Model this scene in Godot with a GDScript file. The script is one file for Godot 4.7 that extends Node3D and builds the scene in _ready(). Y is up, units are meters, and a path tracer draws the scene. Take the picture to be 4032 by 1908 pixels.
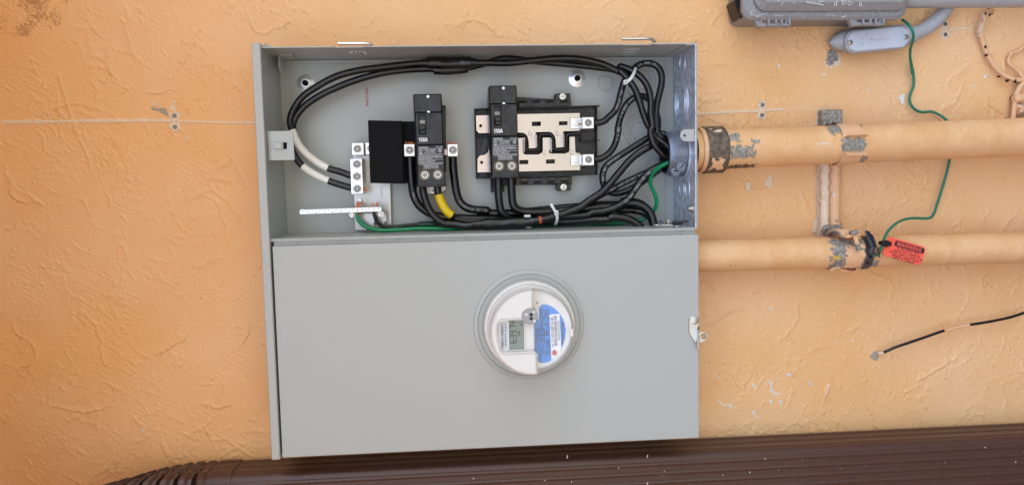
extends Node3D
# An open meter-main panel on a stucco wall. The photograph was taken with the camera on its side, so shapes are
# modelled in "panel axes" (x along the wall DOWNWARD, y along the wall to the RIGHT, z out of the wall) and every thing is
# turned a quarter turn to stand in the world, where y is up.

const H0 := 2.05   # height of the panel's top edge above the ground
var M := {}
var names := {}
var rng := RandomNumberGenerator.new()

class MB:
	var v := PackedVector3Array()
	var n := PackedVector3Array()
	var ix := PackedInt32Array()
	func pt(p: Vector3, q: Vector3) -> int:
		v.append(p); n.append(q); return v.size() - 1
	func idx(a: int, b: int, c: int):
		var g := (v[b] - v[a]).cross(v[c] - v[a])
		if g.dot(n[a] + n[b] + n[c]) > 0.0:
			ix.append_array(PackedInt32Array([a, c, b]))
		else:
			ix.append_array(PackedInt32Array([a, b, c]))
	func tri(a: Vector3, b: Vector3, c: Vector3, q: Vector3):
		idx(pt(a, q), pt(b, q), pt(c, q))
	func quad(a: Vector3, b: Vector3, c: Vector3, d: Vector3, q: Vector3):
		var i := pt(a, q); var j := pt(b, q); var k := pt(c, q); var l := pt(d, q)
		idx(i, j, k); idx(i, k, l)
	# a box with chamfered edges
	func box(c: Vector3, s: Vector3, bev := 0.0006, t := Basis()) -> MB:
		var h := s * 0.5
		var b: float = min(bev, min(h.x, min(h.y, h.z)) * 0.6)
		var ax := [Vector3.RIGHT, Vector3.UP, Vector3.BACK]
		for a in 3:
			for sg in [-1.0, 1.0]:
				var u: Vector3 = ax[(a + 1) % 3]; var w: Vector3 = ax[(a + 2) % 3]; var q: Vector3 = ax[a] * sg
				var hu := h[(a + 1) % 3] - b; var hw := h[(a + 2) % 3] - b
				var o: Vector3 = q * h[a]
				quad(c + t * (o + u * hu + w * hw), c + t * (o - u * hu + w * hw), c + t * (o - u * hu - w * hw), c + t * (o + u * hu - w * hw), t * q)
		for a in 3:   # the twelve chamfers
			var u := (a + 1) % 3; var w := (a + 2) % 3
			for su in [-1.0, 1.0]:
				for sw in [-1.0, 1.0]:
					var e: Vector3 = ax[a] * (h[a] - b)
					var p1: Vector3 = ax[u] * su * h[u] + ax[w] * sw * (h[w] - b)
					var p2: Vector3 = ax[u] * su * (h[u] - b) + ax[w] * sw * h[w]
					var q: Vector3 = (ax[u] * su + ax[w] * sw).normalized()
					quad(c + t * (p1 + e), c + t * (p1 - e), c + t * (p2 - e), c + t * (p2 + e), t * q)
		for sx in [-1.0, 1.0]:
			for sy in [-1.0, 1.0]:
				for sz in [-1.0, 1.0]:
					var q := Vector3(sx, sy, sz)
					tri(c + t * (q * Vector3(h.x, h.y - b, h.z - b)), c + t * (q * Vector3(h.x - b, h.y, h.z - b)), c + t * (q * Vector3(h.x - b, h.y - b, h.z)), t * q.normalized())
		return self
	func frame(axis: Vector3) -> Basis:
		var z := axis.normalized()
		var x := (Vector3.UP if abs(z.y) < 0.9 else Vector3.RIGHT).cross(z).normalized()
		return Basis(x, z.cross(x), z)
	# profile of (radius, height) turned about an axis; each span is smooth round the axis and creased along the profile
	func lathe(prof: Array, c: Vector3, axis := Vector3.BACK, seg := 24, a0 := 0.0, a1 := TAU) -> MB:
		var f := frame(axis)
		for i in prof.size() - 1:
			var p: Vector2 = prof[i]; var q: Vector2 = prof[i + 1]
			var d := q - p
			if d.length() < 1e-7: continue
			var nr := d.y; var nz := -d.x
			var l := sqrt(nr * nr + nz * nz)
			var k0 := v.size()
			for s in seg + 1:
				var a := a0 + (a1 - a0) * s / seg
				var e := f.x * cos(a) + f.y * sin(a)
				var m := e * nr / l + f.z * nz / l
				pt(c + e * p.x + f.z * p.y, m); pt(c + e * q.x + f.z * q.y, m)
			for s in seg:
				var k := k0 + s * 2
				if p.x > 1e-6: idx(k, k + 2, k + 1)
				if q.x > 1e-6: idx(k + 1, k + 2, k + 3)
		return self
	func cyl(a: Vector3, b: Vector3, r: float, seg := 16, bev := 0.0004) -> MB:
		var h := (b - a).length()
		var e: float = min(bev, min(r, h * 0.5) * 0.5)
		return lathe([Vector2(0, 0), Vector2(r - e, 0), Vector2(r, e), Vector2(r, h - e), Vector2(r - e, h), Vector2(0, h)], a, b - a, seg)
	# a round ridge (or an annular groove's lip) lying on a surface
	func ring(c: Vector3, axis: Vector3, r: float, w: float, h: float, seg := 36, a0 := 0.0, a1 := TAU) -> MB:
		return lathe([Vector2(r - w, 0), Vector2(r - w * 0.5, h), Vector2(r + w * 0.5, h), Vector2(r + w, 0)], c, axis, seg, a0, a1)
	static func spline(pts: Array, per := 8) -> Array:
		var o := []
		for i in pts.size() - 1:
			var p0: Vector3 = pts[max(i - 1, 0)]; var p1: Vector3 = pts[i]; var p2: Vector3 = pts[i + 1]; var p3: Vector3 = pts[min(i + 2, pts.size() - 1)]
			# centripetal knots keep unevenly spaced points from overshooting
			var t1: float = max(sqrt(p0.distance_to(p1)), 1e-4); var t2: float = max(sqrt(p1.distance_to(p2)), 1e-4); var t3: float = max(sqrt(p2.distance_to(p3)), 1e-4)
			var m1 := (p2 - p1); var m2 := (p2 - p1)
			if i > 0: m1 = t2 * ((p1 - p0) / t1 - (p2 - p0) / (t1 + t2) + (p2 - p1) / t2)
			if i < pts.size() - 2: m2 = t2 * ((p2 - p1) / t2 - (p3 - p1) / (t2 + t3) + (p3 - p2) / t3)
			for k in per:
				var t := float(k) / per
				var a := 2 * t * t * t - 3 * t * t + 1; var b := t * t * t - 2 * t * t + t; var c2 := -2 * t * t * t + 3 * t * t; var d := t * t * t - t * t
				o.append(p1 * a + m1 * b + p2 * c2 + m2 * d)
		o.append(pts[-1])
		return o
	# a tube along points; rf(k, n) may vary the radius
	func tube(path: Array, r: float, seg := 14, rf = null, caps := true) -> MB:
		var m := path.size()
		var up := Vector3.BACK
		var t0: Vector3 = (path[1] - path[0]).normalized()
		var x := up.cross(t0)
		if x.length() < 0.1: x = Vector3.UP.cross(t0)
		x = x.normalized()
		var k0 := v.size()
		for i in m:
			var t: Vector3 = (path[min(i + 1, m - 1)] - path[max(i - 1, 0)]).normalized()
			x = (x - t * x.dot(t)).normalized()
			var y := t.cross(x)
			for s in seg + 1:
				var a := TAU * s / seg
				var e := x * cos(a) + y * sin(a)
				var rr: float = r * (rf.call(i, s) if rf != null else 1.0)
				pt(path[i] + e * rr, e)
		for i in m - 1:
			for s in seg:
				var k := k0 + i * (seg + 1) + s
				idx(k, k + 1, k + seg + 1); idx(k + 1, k + seg + 2, k + seg + 1)
		if caps:
			for e in [0, m - 1]:
				var t: Vector3 = (path[1] - path[0] if e == 0 else path[m - 1] - path[m - 2]).normalized() * (-1.0 if e == 0 else 1.0)
				var ce := pt(path[e], t)
				var ks := v.size()
				for s in seg + 1: pt(v[k0 + e * (seg + 1) + s], t)
				for s in seg: idx(ce, ks + s, ks + s + 1)
		return self
	static func inset(poly: PackedVector2Array, d: float) -> PackedVector2Array:
		var o := PackedVector2Array()
		var m := poly.size()
		for i in m:
			var a := (poly[i] - poly[(i + m - 1) % m]).normalized(); var b := (poly[(i + 1) % m] - poly[i]).normalized()
			var na := Vector2(-a.y, a.x); var nb := Vector2(-b.y, b.x)
			var bi := na + nb
			if bi.length() < 0.05: o.append(poly[i]); continue
			bi = bi.normalized()
			o.append(poly[i] + bi * d / max(bi.dot(na), 0.4))
		return o
	# a flat shape with thickness (poly in x, y), its front edge chamfered; holes are cut right through
	func prism(poly: PackedVector2Array, z0: float, z1: float, bev := 0.0004, holes := [], zf = null) -> MB:
		if Geometry2D.is_polygon_clockwise(poly): poly.reverse()
		var top := inset(poly, bev)
		var loops := [[poly, top]]
		var flat := top.duplicate()
		for h in holes:
			var hh: PackedVector2Array = h.duplicate()
			if not Geometry2D.is_polygon_clockwise(hh): hh.reverse()
			loops.append([hh, hh])
			var bi := 0; var bj := 0; var best := INF
			for i in flat.size():
				for j in hh.size():
					var d := flat[i].distance_squared_to(hh[j])
					if d < best: best = d; bi = i; bj = j
			var f := PackedVector2Array()
			for i in flat.size():
				f.append(flat[i])
				if i == bi:
					for j in hh.size() + 1: f.append(hh[(bj + j) % hh.size()])
					f.append(flat[i] + Vector2(1e-6, 1e-6))
			flat = f
		var tr := Geometry2D.triangulate_polygon(flat)
		var zz := func(p: Vector2, z: float) -> Vector3: return Vector3(p.x, p.y, z + (zf.call(p) if zf != null else 0.0))
		for i in range(0, tr.size(), 3):
			tri(zz.call(flat[tr[i]], z1), zz.call(flat[tr[i + 1]], z1), zz.call(flat[tr[i + 2]], z1), Vector3.BACK)
			tri(zz.call(flat[tr[i]], z0), zz.call(flat[tr[i + 1]], z0), zz.call(flat[tr[i + 2]], z0), Vector3.FORWARD)
		for l in loops:
			var a: PackedVector2Array = l[0]; var b: PackedVector2Array = l[1]
			var e := bev if a != b else 0.0
			for i in a.size():
				var j := (i + 1) % a.size()
				var d := a[j] - a[i]
				if d.length() < 1e-7: continue
				d = d.normalized()
				var q := Vector3(d.y, -d.x, 0)
				quad(zz.call(a[i], z0), zz.call(a[j], z0), zz.call(a[j], z1 - e), zz.call(a[i], z1 - e), q)
				if e > 0.0: quad(zz.call(a[i], z1 - e), zz.call(a[j], z1 - e), zz.call(b[j], z1), zz.call(b[i], z1), (q + Vector3.BACK).normalized())
		return self
	func moved(t: Transform3D, from := 0) -> MB:
		for i in range(from, v.size()):
			v[i] = t * v[i]; n[i] = (t.basis * n[i]).normalized()
		if t.basis.determinant() < 0.0:
			for i in range(0, ix.size(), 3):
				var k := ix[i]; ix[i] = ix[i + 1]; ix[i + 1] = k
		return self
	func mesh() -> ArrayMesh:
		var a := []
		a.resize(Mesh.ARRAY_MAX)
		a[Mesh.ARRAY_VERTEX] = v; a[Mesh.ARRAY_NORMAL] = n; a[Mesh.ARRAY_INDEX] = ix
		var m := ArrayMesh.new()
		m.add_surface_from_arrays(Mesh.PRIMITIVE_TRIANGLES, a)
		return m

func world(p: Vector3) -> Vector3:
	return Vector3(p.y, H0 - p.x, p.z)

func numbered(called: String) -> String:
	var k: int = names.get(called, 0)
	names[called] = k + 1
	return called if k == 0 else "%s_%03d" % [called, k]

func thing(called: String, label: String, category: String, base: Vector3, group := "", kind := "") -> Node3D:
	var o := Node3D.new()
	o.name = numbered(called)
	add_child(o)
	o.position = world(base)
	o.rotation.z = -PI / 2
	o.set_meta("base", base)
	o.set_meta("label", label); o.set_meta("category", category)
	if group: o.set_meta("group", group)
	if kind: o.set_meta("kind", kind)
	return o

func put(mb: MB, called: String, m: Material, parent: Node3D) -> MeshInstance3D:
	return put_mesh(mb.mesh(), called, m, parent)

func put_mesh(mesh: Mesh, called: String, m: Material, parent: Node3D) -> MeshInstance3D:
	var o := MeshInstance3D.new()
	o.name = called
	o.mesh = mesh
	o.material_override = m
	parent.add_child(o, true)
	if parent.has_meta("base"): o.position = -parent.get_meta("base")
	return o

# lettering: solid thin letters; pos is the middle of the line, ang its direction in panel axes
func text(s: String, h: float, pos: Vector3, ang: float, m: Material, parent: Node3D, w := 0.0, bold := true, called := "lettering") -> MeshInstance3D:
	var t := TextMesh.new()
	var f := SystemFont.new()
	f.font_names = PackedStringArray(["Droid Sans"])
	f.font_weight = 700 if bold else 400
	t.font = f
	t.text = s
	t.font_size = 48
	t.pixel_size = h / (48.0 * 0.72)
	t.depth = 0.0003
	t.curve_step = 3.0
	var o := MeshInstance3D.new()
	o.name = called
	o.mesh = t
	o.material_override = m
	parent.add_child(o, true)
	var k := 1.0
	if w > 0.0: k = w / max(t.get_aabb().size.x, 1e-5)
	o.transform = Transform3D(Basis(Vector3.BACK, ang) * Basis.from_scale(Vector3(k, 1, 1)), pos - (parent.get_meta("base") if parent.has_meta("base") else Vector3.ZERO))
	return o

func circle(c: Vector2, r: float, seg := 20, ry := 0.0, a0 := 0.0) -> PackedVector2Array:
	var o := PackedVector2Array()
	for i in seg:
		var a := a0 + TAU * i / seg
		o.append(c + Vector2(cos(a) * r, sin(a) * (ry if ry > 0.0 else r)))
	return o

func rrect(c: Vector2, s: Vector2, r: float, ang := 0.0, seg := 5) -> PackedVector2Array:
	var o := PackedVector2Array()
	for k in 4:
		var sx := 1.0 if k in [0, 3] else -1.0; var sy := 1.0 if k < 2 else -1.0
		var cc := Vector2(sx * (s.x * 0.5 - r), sy * (s.y * 0.5 - r))
		for i in seg + 1:
			var a := PI / 2 * k + PI / 2 * i / seg
			o.append(c + (cc + Vector2(cos(a), sin(a)) * r).rotated(ang))
	return o

func ragged(c: Vector2, rx: float, ry: float, sd: int, ang := 0.0, seg := 26, amt := 0.28) -> PackedVector2Array:
	var q := RandomNumberGenerator.new(); q.seed = sd
	var o := PackedVector2Array()
	var ph := q.randf() * TAU
	for i in seg:
		var a := TAU * i / seg
		var k := 1.0 + amt * (0.5 * sin(3 * a + ph) + 0.3 * sin(5 * a + ph * 2) + q.randf_range(-0.5, 0.5))
		o.append(c + Vector2(cos(a) * rx * k, sin(a) * ry * k).rotated(ang))
	return o

# ---------------------------------------------------------------- materials
func noise_tex(freq: float, lo: Color, hi: Color, oct := 4, sd := 1, size := 512, kind := FastNoiseLite.TYPE_SIMPLEX_SMOOTH, a := 0.0, b := 1.0) -> NoiseTexture2D:
	var n := FastNoiseLite.new()
	n.noise_type = kind; n.seed = sd; n.frequency = freq; n.fractal_octaves = oct
	var t := NoiseTexture2D.new()
	t.width = size; t.height = size; t.seamless = true; t.noise = n
	var g := Gradient.new()
	g.set_color(0, lo); g.set_offset(0, a); g.set_color(1, hi); g.set_offset(1, b)
	t.color_ramp = g
	return t

func bump_tex(freq: float, strength: float, oct := 4, sd := 1, size := 512) -> NoiseTexture2D:
	var n := FastNoiseLite.new()
	n.seed = sd; n.frequency = freq; n.fractal_octaves = oct; n.noise_type = FastNoiseLite.TYPE_SIMPLEX_SMOOTH
	var t := NoiseTexture2D.new()
	t.width = size; t.height = size; t.seamless = true; t.noise = n; t.as_normal_map = true; t.bump_strength = strength
	return t

func mat(called: String, c: Color, rough: float, metal := 0.0, tex: Texture2D = null, scale := 10.0, nrm: Texture2D = null, nscale := 1.0) -> StandardMaterial3D:
	var m := StandardMaterial3D.new()
	m.resource_name = called
	m.albedo_color = c; m.roughness = rough; m.metallic = metal
	if tex: m.albedo_texture = tex
	if nrm:
		m.normal_enabled = true; m.normal_texture = nrm; m.normal_scale = nscale
	if tex or nrm:
		m.uv1_triplanar = true; m.uv1_scale = Vector3.ONE * scale
	M[called] = m
	return m

func make_materials():
	var fine := bump_tex(0.05, 6.0, 3, 3)
	var coarse := bump_tex(0.02, 10.0, 5, 5)
	mat("stucco", Color.WHITE, 0.56, 0.0, null, 1.0, bump_tex(0.03, 8.0, 5, 21), 0.35)
	M.stucco.uv1_triplanar = true; M.stucco.uv1_scale = Vector3.ONE * 9.0
	M.stucco.vertex_color_use_as_albedo = true
	mat("conduit_paint", Color.WHITE, 0.42, 0.0, noise_tex(0.008, Color(0.835, 0.635, 0.42), Color(0.885, 0.71, 0.52), 5, 8), 4.0, coarse, 0.3)
	mat("peach_paint", Color.WHITE, 0.55, 0.0, noise_tex(0.02, Color(0.85, 0.66, 0.48), Color(0.88, 0.70, 0.53), 4, 9), 9.0, coarse, 0.3)
	mat("caulk", Color.WHITE, 0.6, 0.0, noise_tex(0.03, Color(0.80, 0.66, 0.50), Color(0.93, 0.88, 0.80), 4, 11), 22.0, coarse, 0.8)
	mat("plaster_grey", Color.WHITE, 0.85, 0.0, noise_tex(0.05, Color(0.40, 0.38, 0.33), Color(0.86, 0.80, 0.70), 4, 12), 40.0, coarse, 0.8)
	mat("yellow_stain", Color(0.78, 0.63, 0.30), 0.7)
	mat("enclosure", Color(0.655, 0.665, 0.64), 0.32)
	M.enclosure_inside = M.enclosure
	mat("galvanised", Color.WHITE, 0.40, 0.35, noise_tex(0.012, Color(0.60, 0.64, 0.68), Color(0.90, 0.92, 0.94), 5, 15), 9.0, coarse, 0.3)
	mat("cast_zinc", Color.WHITE, 0.42, 0.55, noise_tex(0.03, Color(0.36, 0.40, 0.45), Color(0.55, 0.58, 0.63), 4, 16), 18.0, coarse, 0.35)
	mat("rough_zinc", Color.WHITE, 0.6, 0.25, noise_tex(0.012, Color(0.40, 0.39, 0.36), Color(0.74, 0.72, 0.66), 5, 17), 20.0, coarse, 0.9)
	mat("rusty_steel", Color.WHITE, 0.6, 0.35, noise_tex(0.012, Color(0.27, 0.22, 0.18), Color(0.52, 0.46, 0.39), 5, 18), 12.0, coarse, 0.5)
	mat("bright_zinc", Color(0.78, 0.78, 0.76), 0.28, 1.0)
	mat("tinned_bus", Color(0.72, 0.695, 0.68), 0.22, 1.0, null, 5.0, bump_tex(0.01, 3.0, 3, 20), 0.12)
	mat("aluminium", Color(0.90, 0.90, 0.89), 0.36, 0.85)
	mat("socket_grey", Color(0.50, 0.49, 0.46), 0.4, 0.8)
	mat("hole_shade", Color(0.03, 0.03, 0.03), 0.8)  # near-black standing in for the shade inside holes and slots
	mat("copper", Color(0.86, 0.50, 0.33), 0.32, 0.9)
	mat("black_plastic", Color(0.055, 0.053, 0.054), 0.40, 0.0, null, 1.0, fine, 0.2)
	mat("black_plastic_smooth", Color(0.06, 0.06, 0.065), 0.22)
	mat("plate_zinc", Color(0.64, 0.64, 0.63), 0.33, 1.0)
	mat("barrier_black", Color(0.035, 0.036, 0.04), 0.75)
	M.barrier_black.metallic_specular = 0.3
	mat("label_black", Color(0.10, 0.097, 0.10), 0.5)
	mat("breaker_print", Color(0.74, 0.74, 0.74), 0.6)
	mat("breaker_white", Color(0.93, 0.93, 0.93), 0.6)
	mat("cable_black", Color(0.042, 0.040, 0.040), 0.28, 0.0, null, 1.0, coarse, 0.25)
	mat("cable_matt", Color(0.05, 0.048, 0.047), 0.38, 0.0, null, 1.0, coarse, 0.2)
	M.cable_black.uv1_scale = Vector3.ONE * 14.0; M.cable_matt.uv1_scale = Vector3.ONE * 20.0
	mat("cable_print", Color(0.62, 0.62, 0.60), 0.7)
	mat("black_tape", Color(0.05, 0.05, 0.052), 0.3, 0.0, null, 1.0, coarse, 0.4)
	mat("white_tape", Color(0.90, 0.88, 0.83), 0.42)
	mat("yellow_tape", Color(0.90, 0.76, 0.06), 0.4)
	mat("orange_tape", Color(0.66, 0.27, 0.13), 0.5)
	mat("green_tape", Color(0.03, 0.22, 0.15), 0.4)
	mat("green_wire", Color(0.0, 0.50, 0.30), 0.3)
	mat("green_wire_outside", Color(0.03, 0.45, 0.34), 0.42)
	mat("nylon", Color(0.88, 0.88, 0.86), 0.4)
	M.nylon.subsurf_scatter_enabled = true; M.nylon.subsurf_scatter_strength = 0.15
	mat("black_nylon", Color(0.03, 0.03, 0.035), 0.35)
	mat("meter_white", Color(0.86, 0.85, 0.82), 0.3)
	mat("meter_label_blue", Color(0.0, 0.49, 0.84), 0.5)
	mat("paper_white", Color(0.90, 0.90, 0.91), 0.5)
	mat("print_black", Color(0.05, 0.05, 0.07), 0.6)
	mat("print_navy", Color(0.03, 0.12, 0.25), 0.6)
	mat("lcd", Color(0.52, 0.56, 0.52), 0.25)
	mat("port_grey", Color(0.60, 0.60, 0.59), 0.45)
	mat("sticker_red", Color(0.86, 0.33, 0.28), 0.5)
	mat("stamp_red", Color(0.62, 0.10, 0.16), 0.6)
	mat("pvc_grey", Color.WHITE, 0.42, 0.0, noise_tex(0.02, Color(0.60, 0.60, 0.60), Color(0.66, 0.66, 0.66), 4, 23), 9.0, coarse, 0.15)
	mat("pvc_cover", Color(0.73, 0.75, 0.78), 0.42, 0.0, null, 1.0, fine, 0.1)
	mat("box_grey", Color.WHITE, 0.5, 0.0, noise_tex(0.02, Color(0.50, 0.495, 0.49), Color(0.60, 0.595, 0.59), 5, 24), 10.0, coarse, 0.3)
	mat("scuff", Color(0.78, 0.78, 0.77), 0.7)
	mat("tag_orange", Color(0.94, 0.36, 0.27), 0.45)
	mat("tag_print", Color(0.10, 0.06, 0.12), 0.6)
	mat("strap_steel", Color(0.33, 0.32, 0.34), 0.45, 0.6)
	mat("bolt_brass", Color(0.50, 0.46, 0.36), 0.35, 0.8)
	mat("downspout_brown", Color.WHITE, 0.36, 0.0, noise_tex(0.014, Color(0.275, 0.178, 0.14), Color(0.30, 0.195, 0.155), 5, 25), 7.0, coarse, 0.12)
	mat("fleck_white", Color(0.86, 0.83, 0.78), 0.7)
	mat("concrete", Color.WHITE, 0.85, 0.0, noise_tex(0.02, Color(0.56, 0.54, 0.50), Color(0.66, 0.64, 0.60), 4, 26), 0.8)
	mat("grass", Color.WHITE, 0.9, 0.0, noise_tex(0.03, Color(0.22, 0.33, 0.12), Color(0.36, 0.45, 0.20), 4, 27), 0.7)
	mat("soffit", Color.WHITE, 0.6, 0.0, noise_tex(0.02, Color(0.86, 0.57, 0.29), Color(0.87, 0.59, 0.31), 4, 28), 1.2)  # orange deepened to warm the light bouncing onto the wall below
	mat("unseen_house_wall", Color(0.73, 0.69, 0.67), 0.5)  # walls of the house out of view, mirrored in the bus bars
	var g := mat("clear_cover", Color(0.97, 0.98, 1.0, 0.015), 0.03)
	g.transparency = BaseMaterial3D.TRANSPARENCY_ALPHA

# ---------------------------------------------------------------- the stucco relief
var nz := {}
func noise(called: String, sd: int, f: float, oct := 1):
	var n := FastNoiseLite.new()
	n.seed = sd; n.frequency = f; n.fractal_octaves = oct; n.noise_type = FastNoiseLite.TYPE_SIMPLEX_SMOOTH
	n.fractal_type = FastNoiseLite.FRACTAL_FBM if oct > 1 else FastNoiseLite.FRACTAL_NONE
	nz[called] = n

func make_noises():
	noise("warp_a", 1, 9.0, 2); noise("warp_b", 2, 9.0, 2); noise("lap", 3, 3.2, 3); noise("lap2", 12, 6.0, 3); noise("lap_mask", 4, 8.0, 2); noise("lap_mask2", 14, 9.0, 2)
	noise("drag", 5, 1.0, 2); noise("drag_mask", 6, 4.5, 2); noise("bump", 7, 75.0, 2); noise("bump_mask", 8, 5.0, 2)
	noise("wave", 9, 5.0, 2); noise("grain", 10, 190.0, 2); noise("tint", 11, 2.6, 4); noise("fleck", 13, 130.0, 1); noise("fleck_mask", 15, 7.0, 2); noise("speck", 16, 260.0, 1); noise("jag", 17, 55.0, 2)

# how far the skip-trowelled coat stands out at a place on the wall: lapped trowel edges, drag marks, crumbs
func wall_h(x: float, y: float) -> float:
	var fine: float = nz.grain.get_noise_2d(x, y)
	var jag: float = 0.004 * nz.jag.get_noise_2d(x, y) + 0.0016 * fine
	var wx: float = x + 0.03 * nz.warp_a.get_noise_2d(x, y) + jag
	var wy: float = y + 0.03 * nz.warp_b.get_noise_2d(x, y) - jag
	var h: float = 0.0014 * nz.wave.get_noise_2d(x, y) + 0.00016 * fine
	# the edge of each pass of the trowel: a slow rise, then a sharp drop, present only here and there
	var m: float = smoothstep(0.04, 0.26, nz.lap_mask.get_noise_2d(x, y))
	if m > 0.0:
		var s: float = nz.lap.get_noise_2d(wx, wy) * 3.6
		var t := s - floorf(s)
		h += 0.0018 * m * t * t * t * clampf(0.55 + 1.5 * nz.jag.get_noise_2d(y + 7.0, x), 0.05, 1.0)
	var m2: float = smoothstep(0.08, 0.3, nz.lap_mask2.get_noise_2d(x, y))
	if m2 > 0.0:
		var s2: float = nz.lap2.get_noise_2d(wy + 3.0, wx * 1.3) * 5.0
		var t2 := s2 - floorf(s2)
		h += 0.0017 * m2 * t2 * t2 * t2 * clampf(0.5 + 1.5 * nz.jag.get_noise_2d(y - 4.0, x), 0.05, 1.0)
	# parallel drag marks in patches
	var d: float = smoothstep(0.12, 0.45, nz.drag_mask.get_noise_2d(x, y))
	if d > 0.0:
		var u := x * 0.86 - y * 0.51; var w := x * 0.51 + y * 0.86
		h += 0.0022 * d * maxf(0.0, nz.drag.get_noise_2d(u * 26.0 + jag * 300.0, w * 100.0) - 0.16)
	var b: float = smoothstep(-0.05, 0.3, nz.bump_mask.get_noise_2d(x, y))
	if b > 0.0: h += 0.0034 * b * maxf(0.0, nz.bump.get_noise_2d(wx, wy) - 0.26)
	var ci := int((x - WX0) / WS); var cj := int((y - WY0) / WS)
	if not laps.is_empty() and ci >= 0 and cj >= 0 and ci < LNX and cj < LNY: h += laps[cj * LNX + ci]
	return h - 0.0045

var laps := PackedFloat32Array()
const LNX := 1052; const LNY := 482
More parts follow.
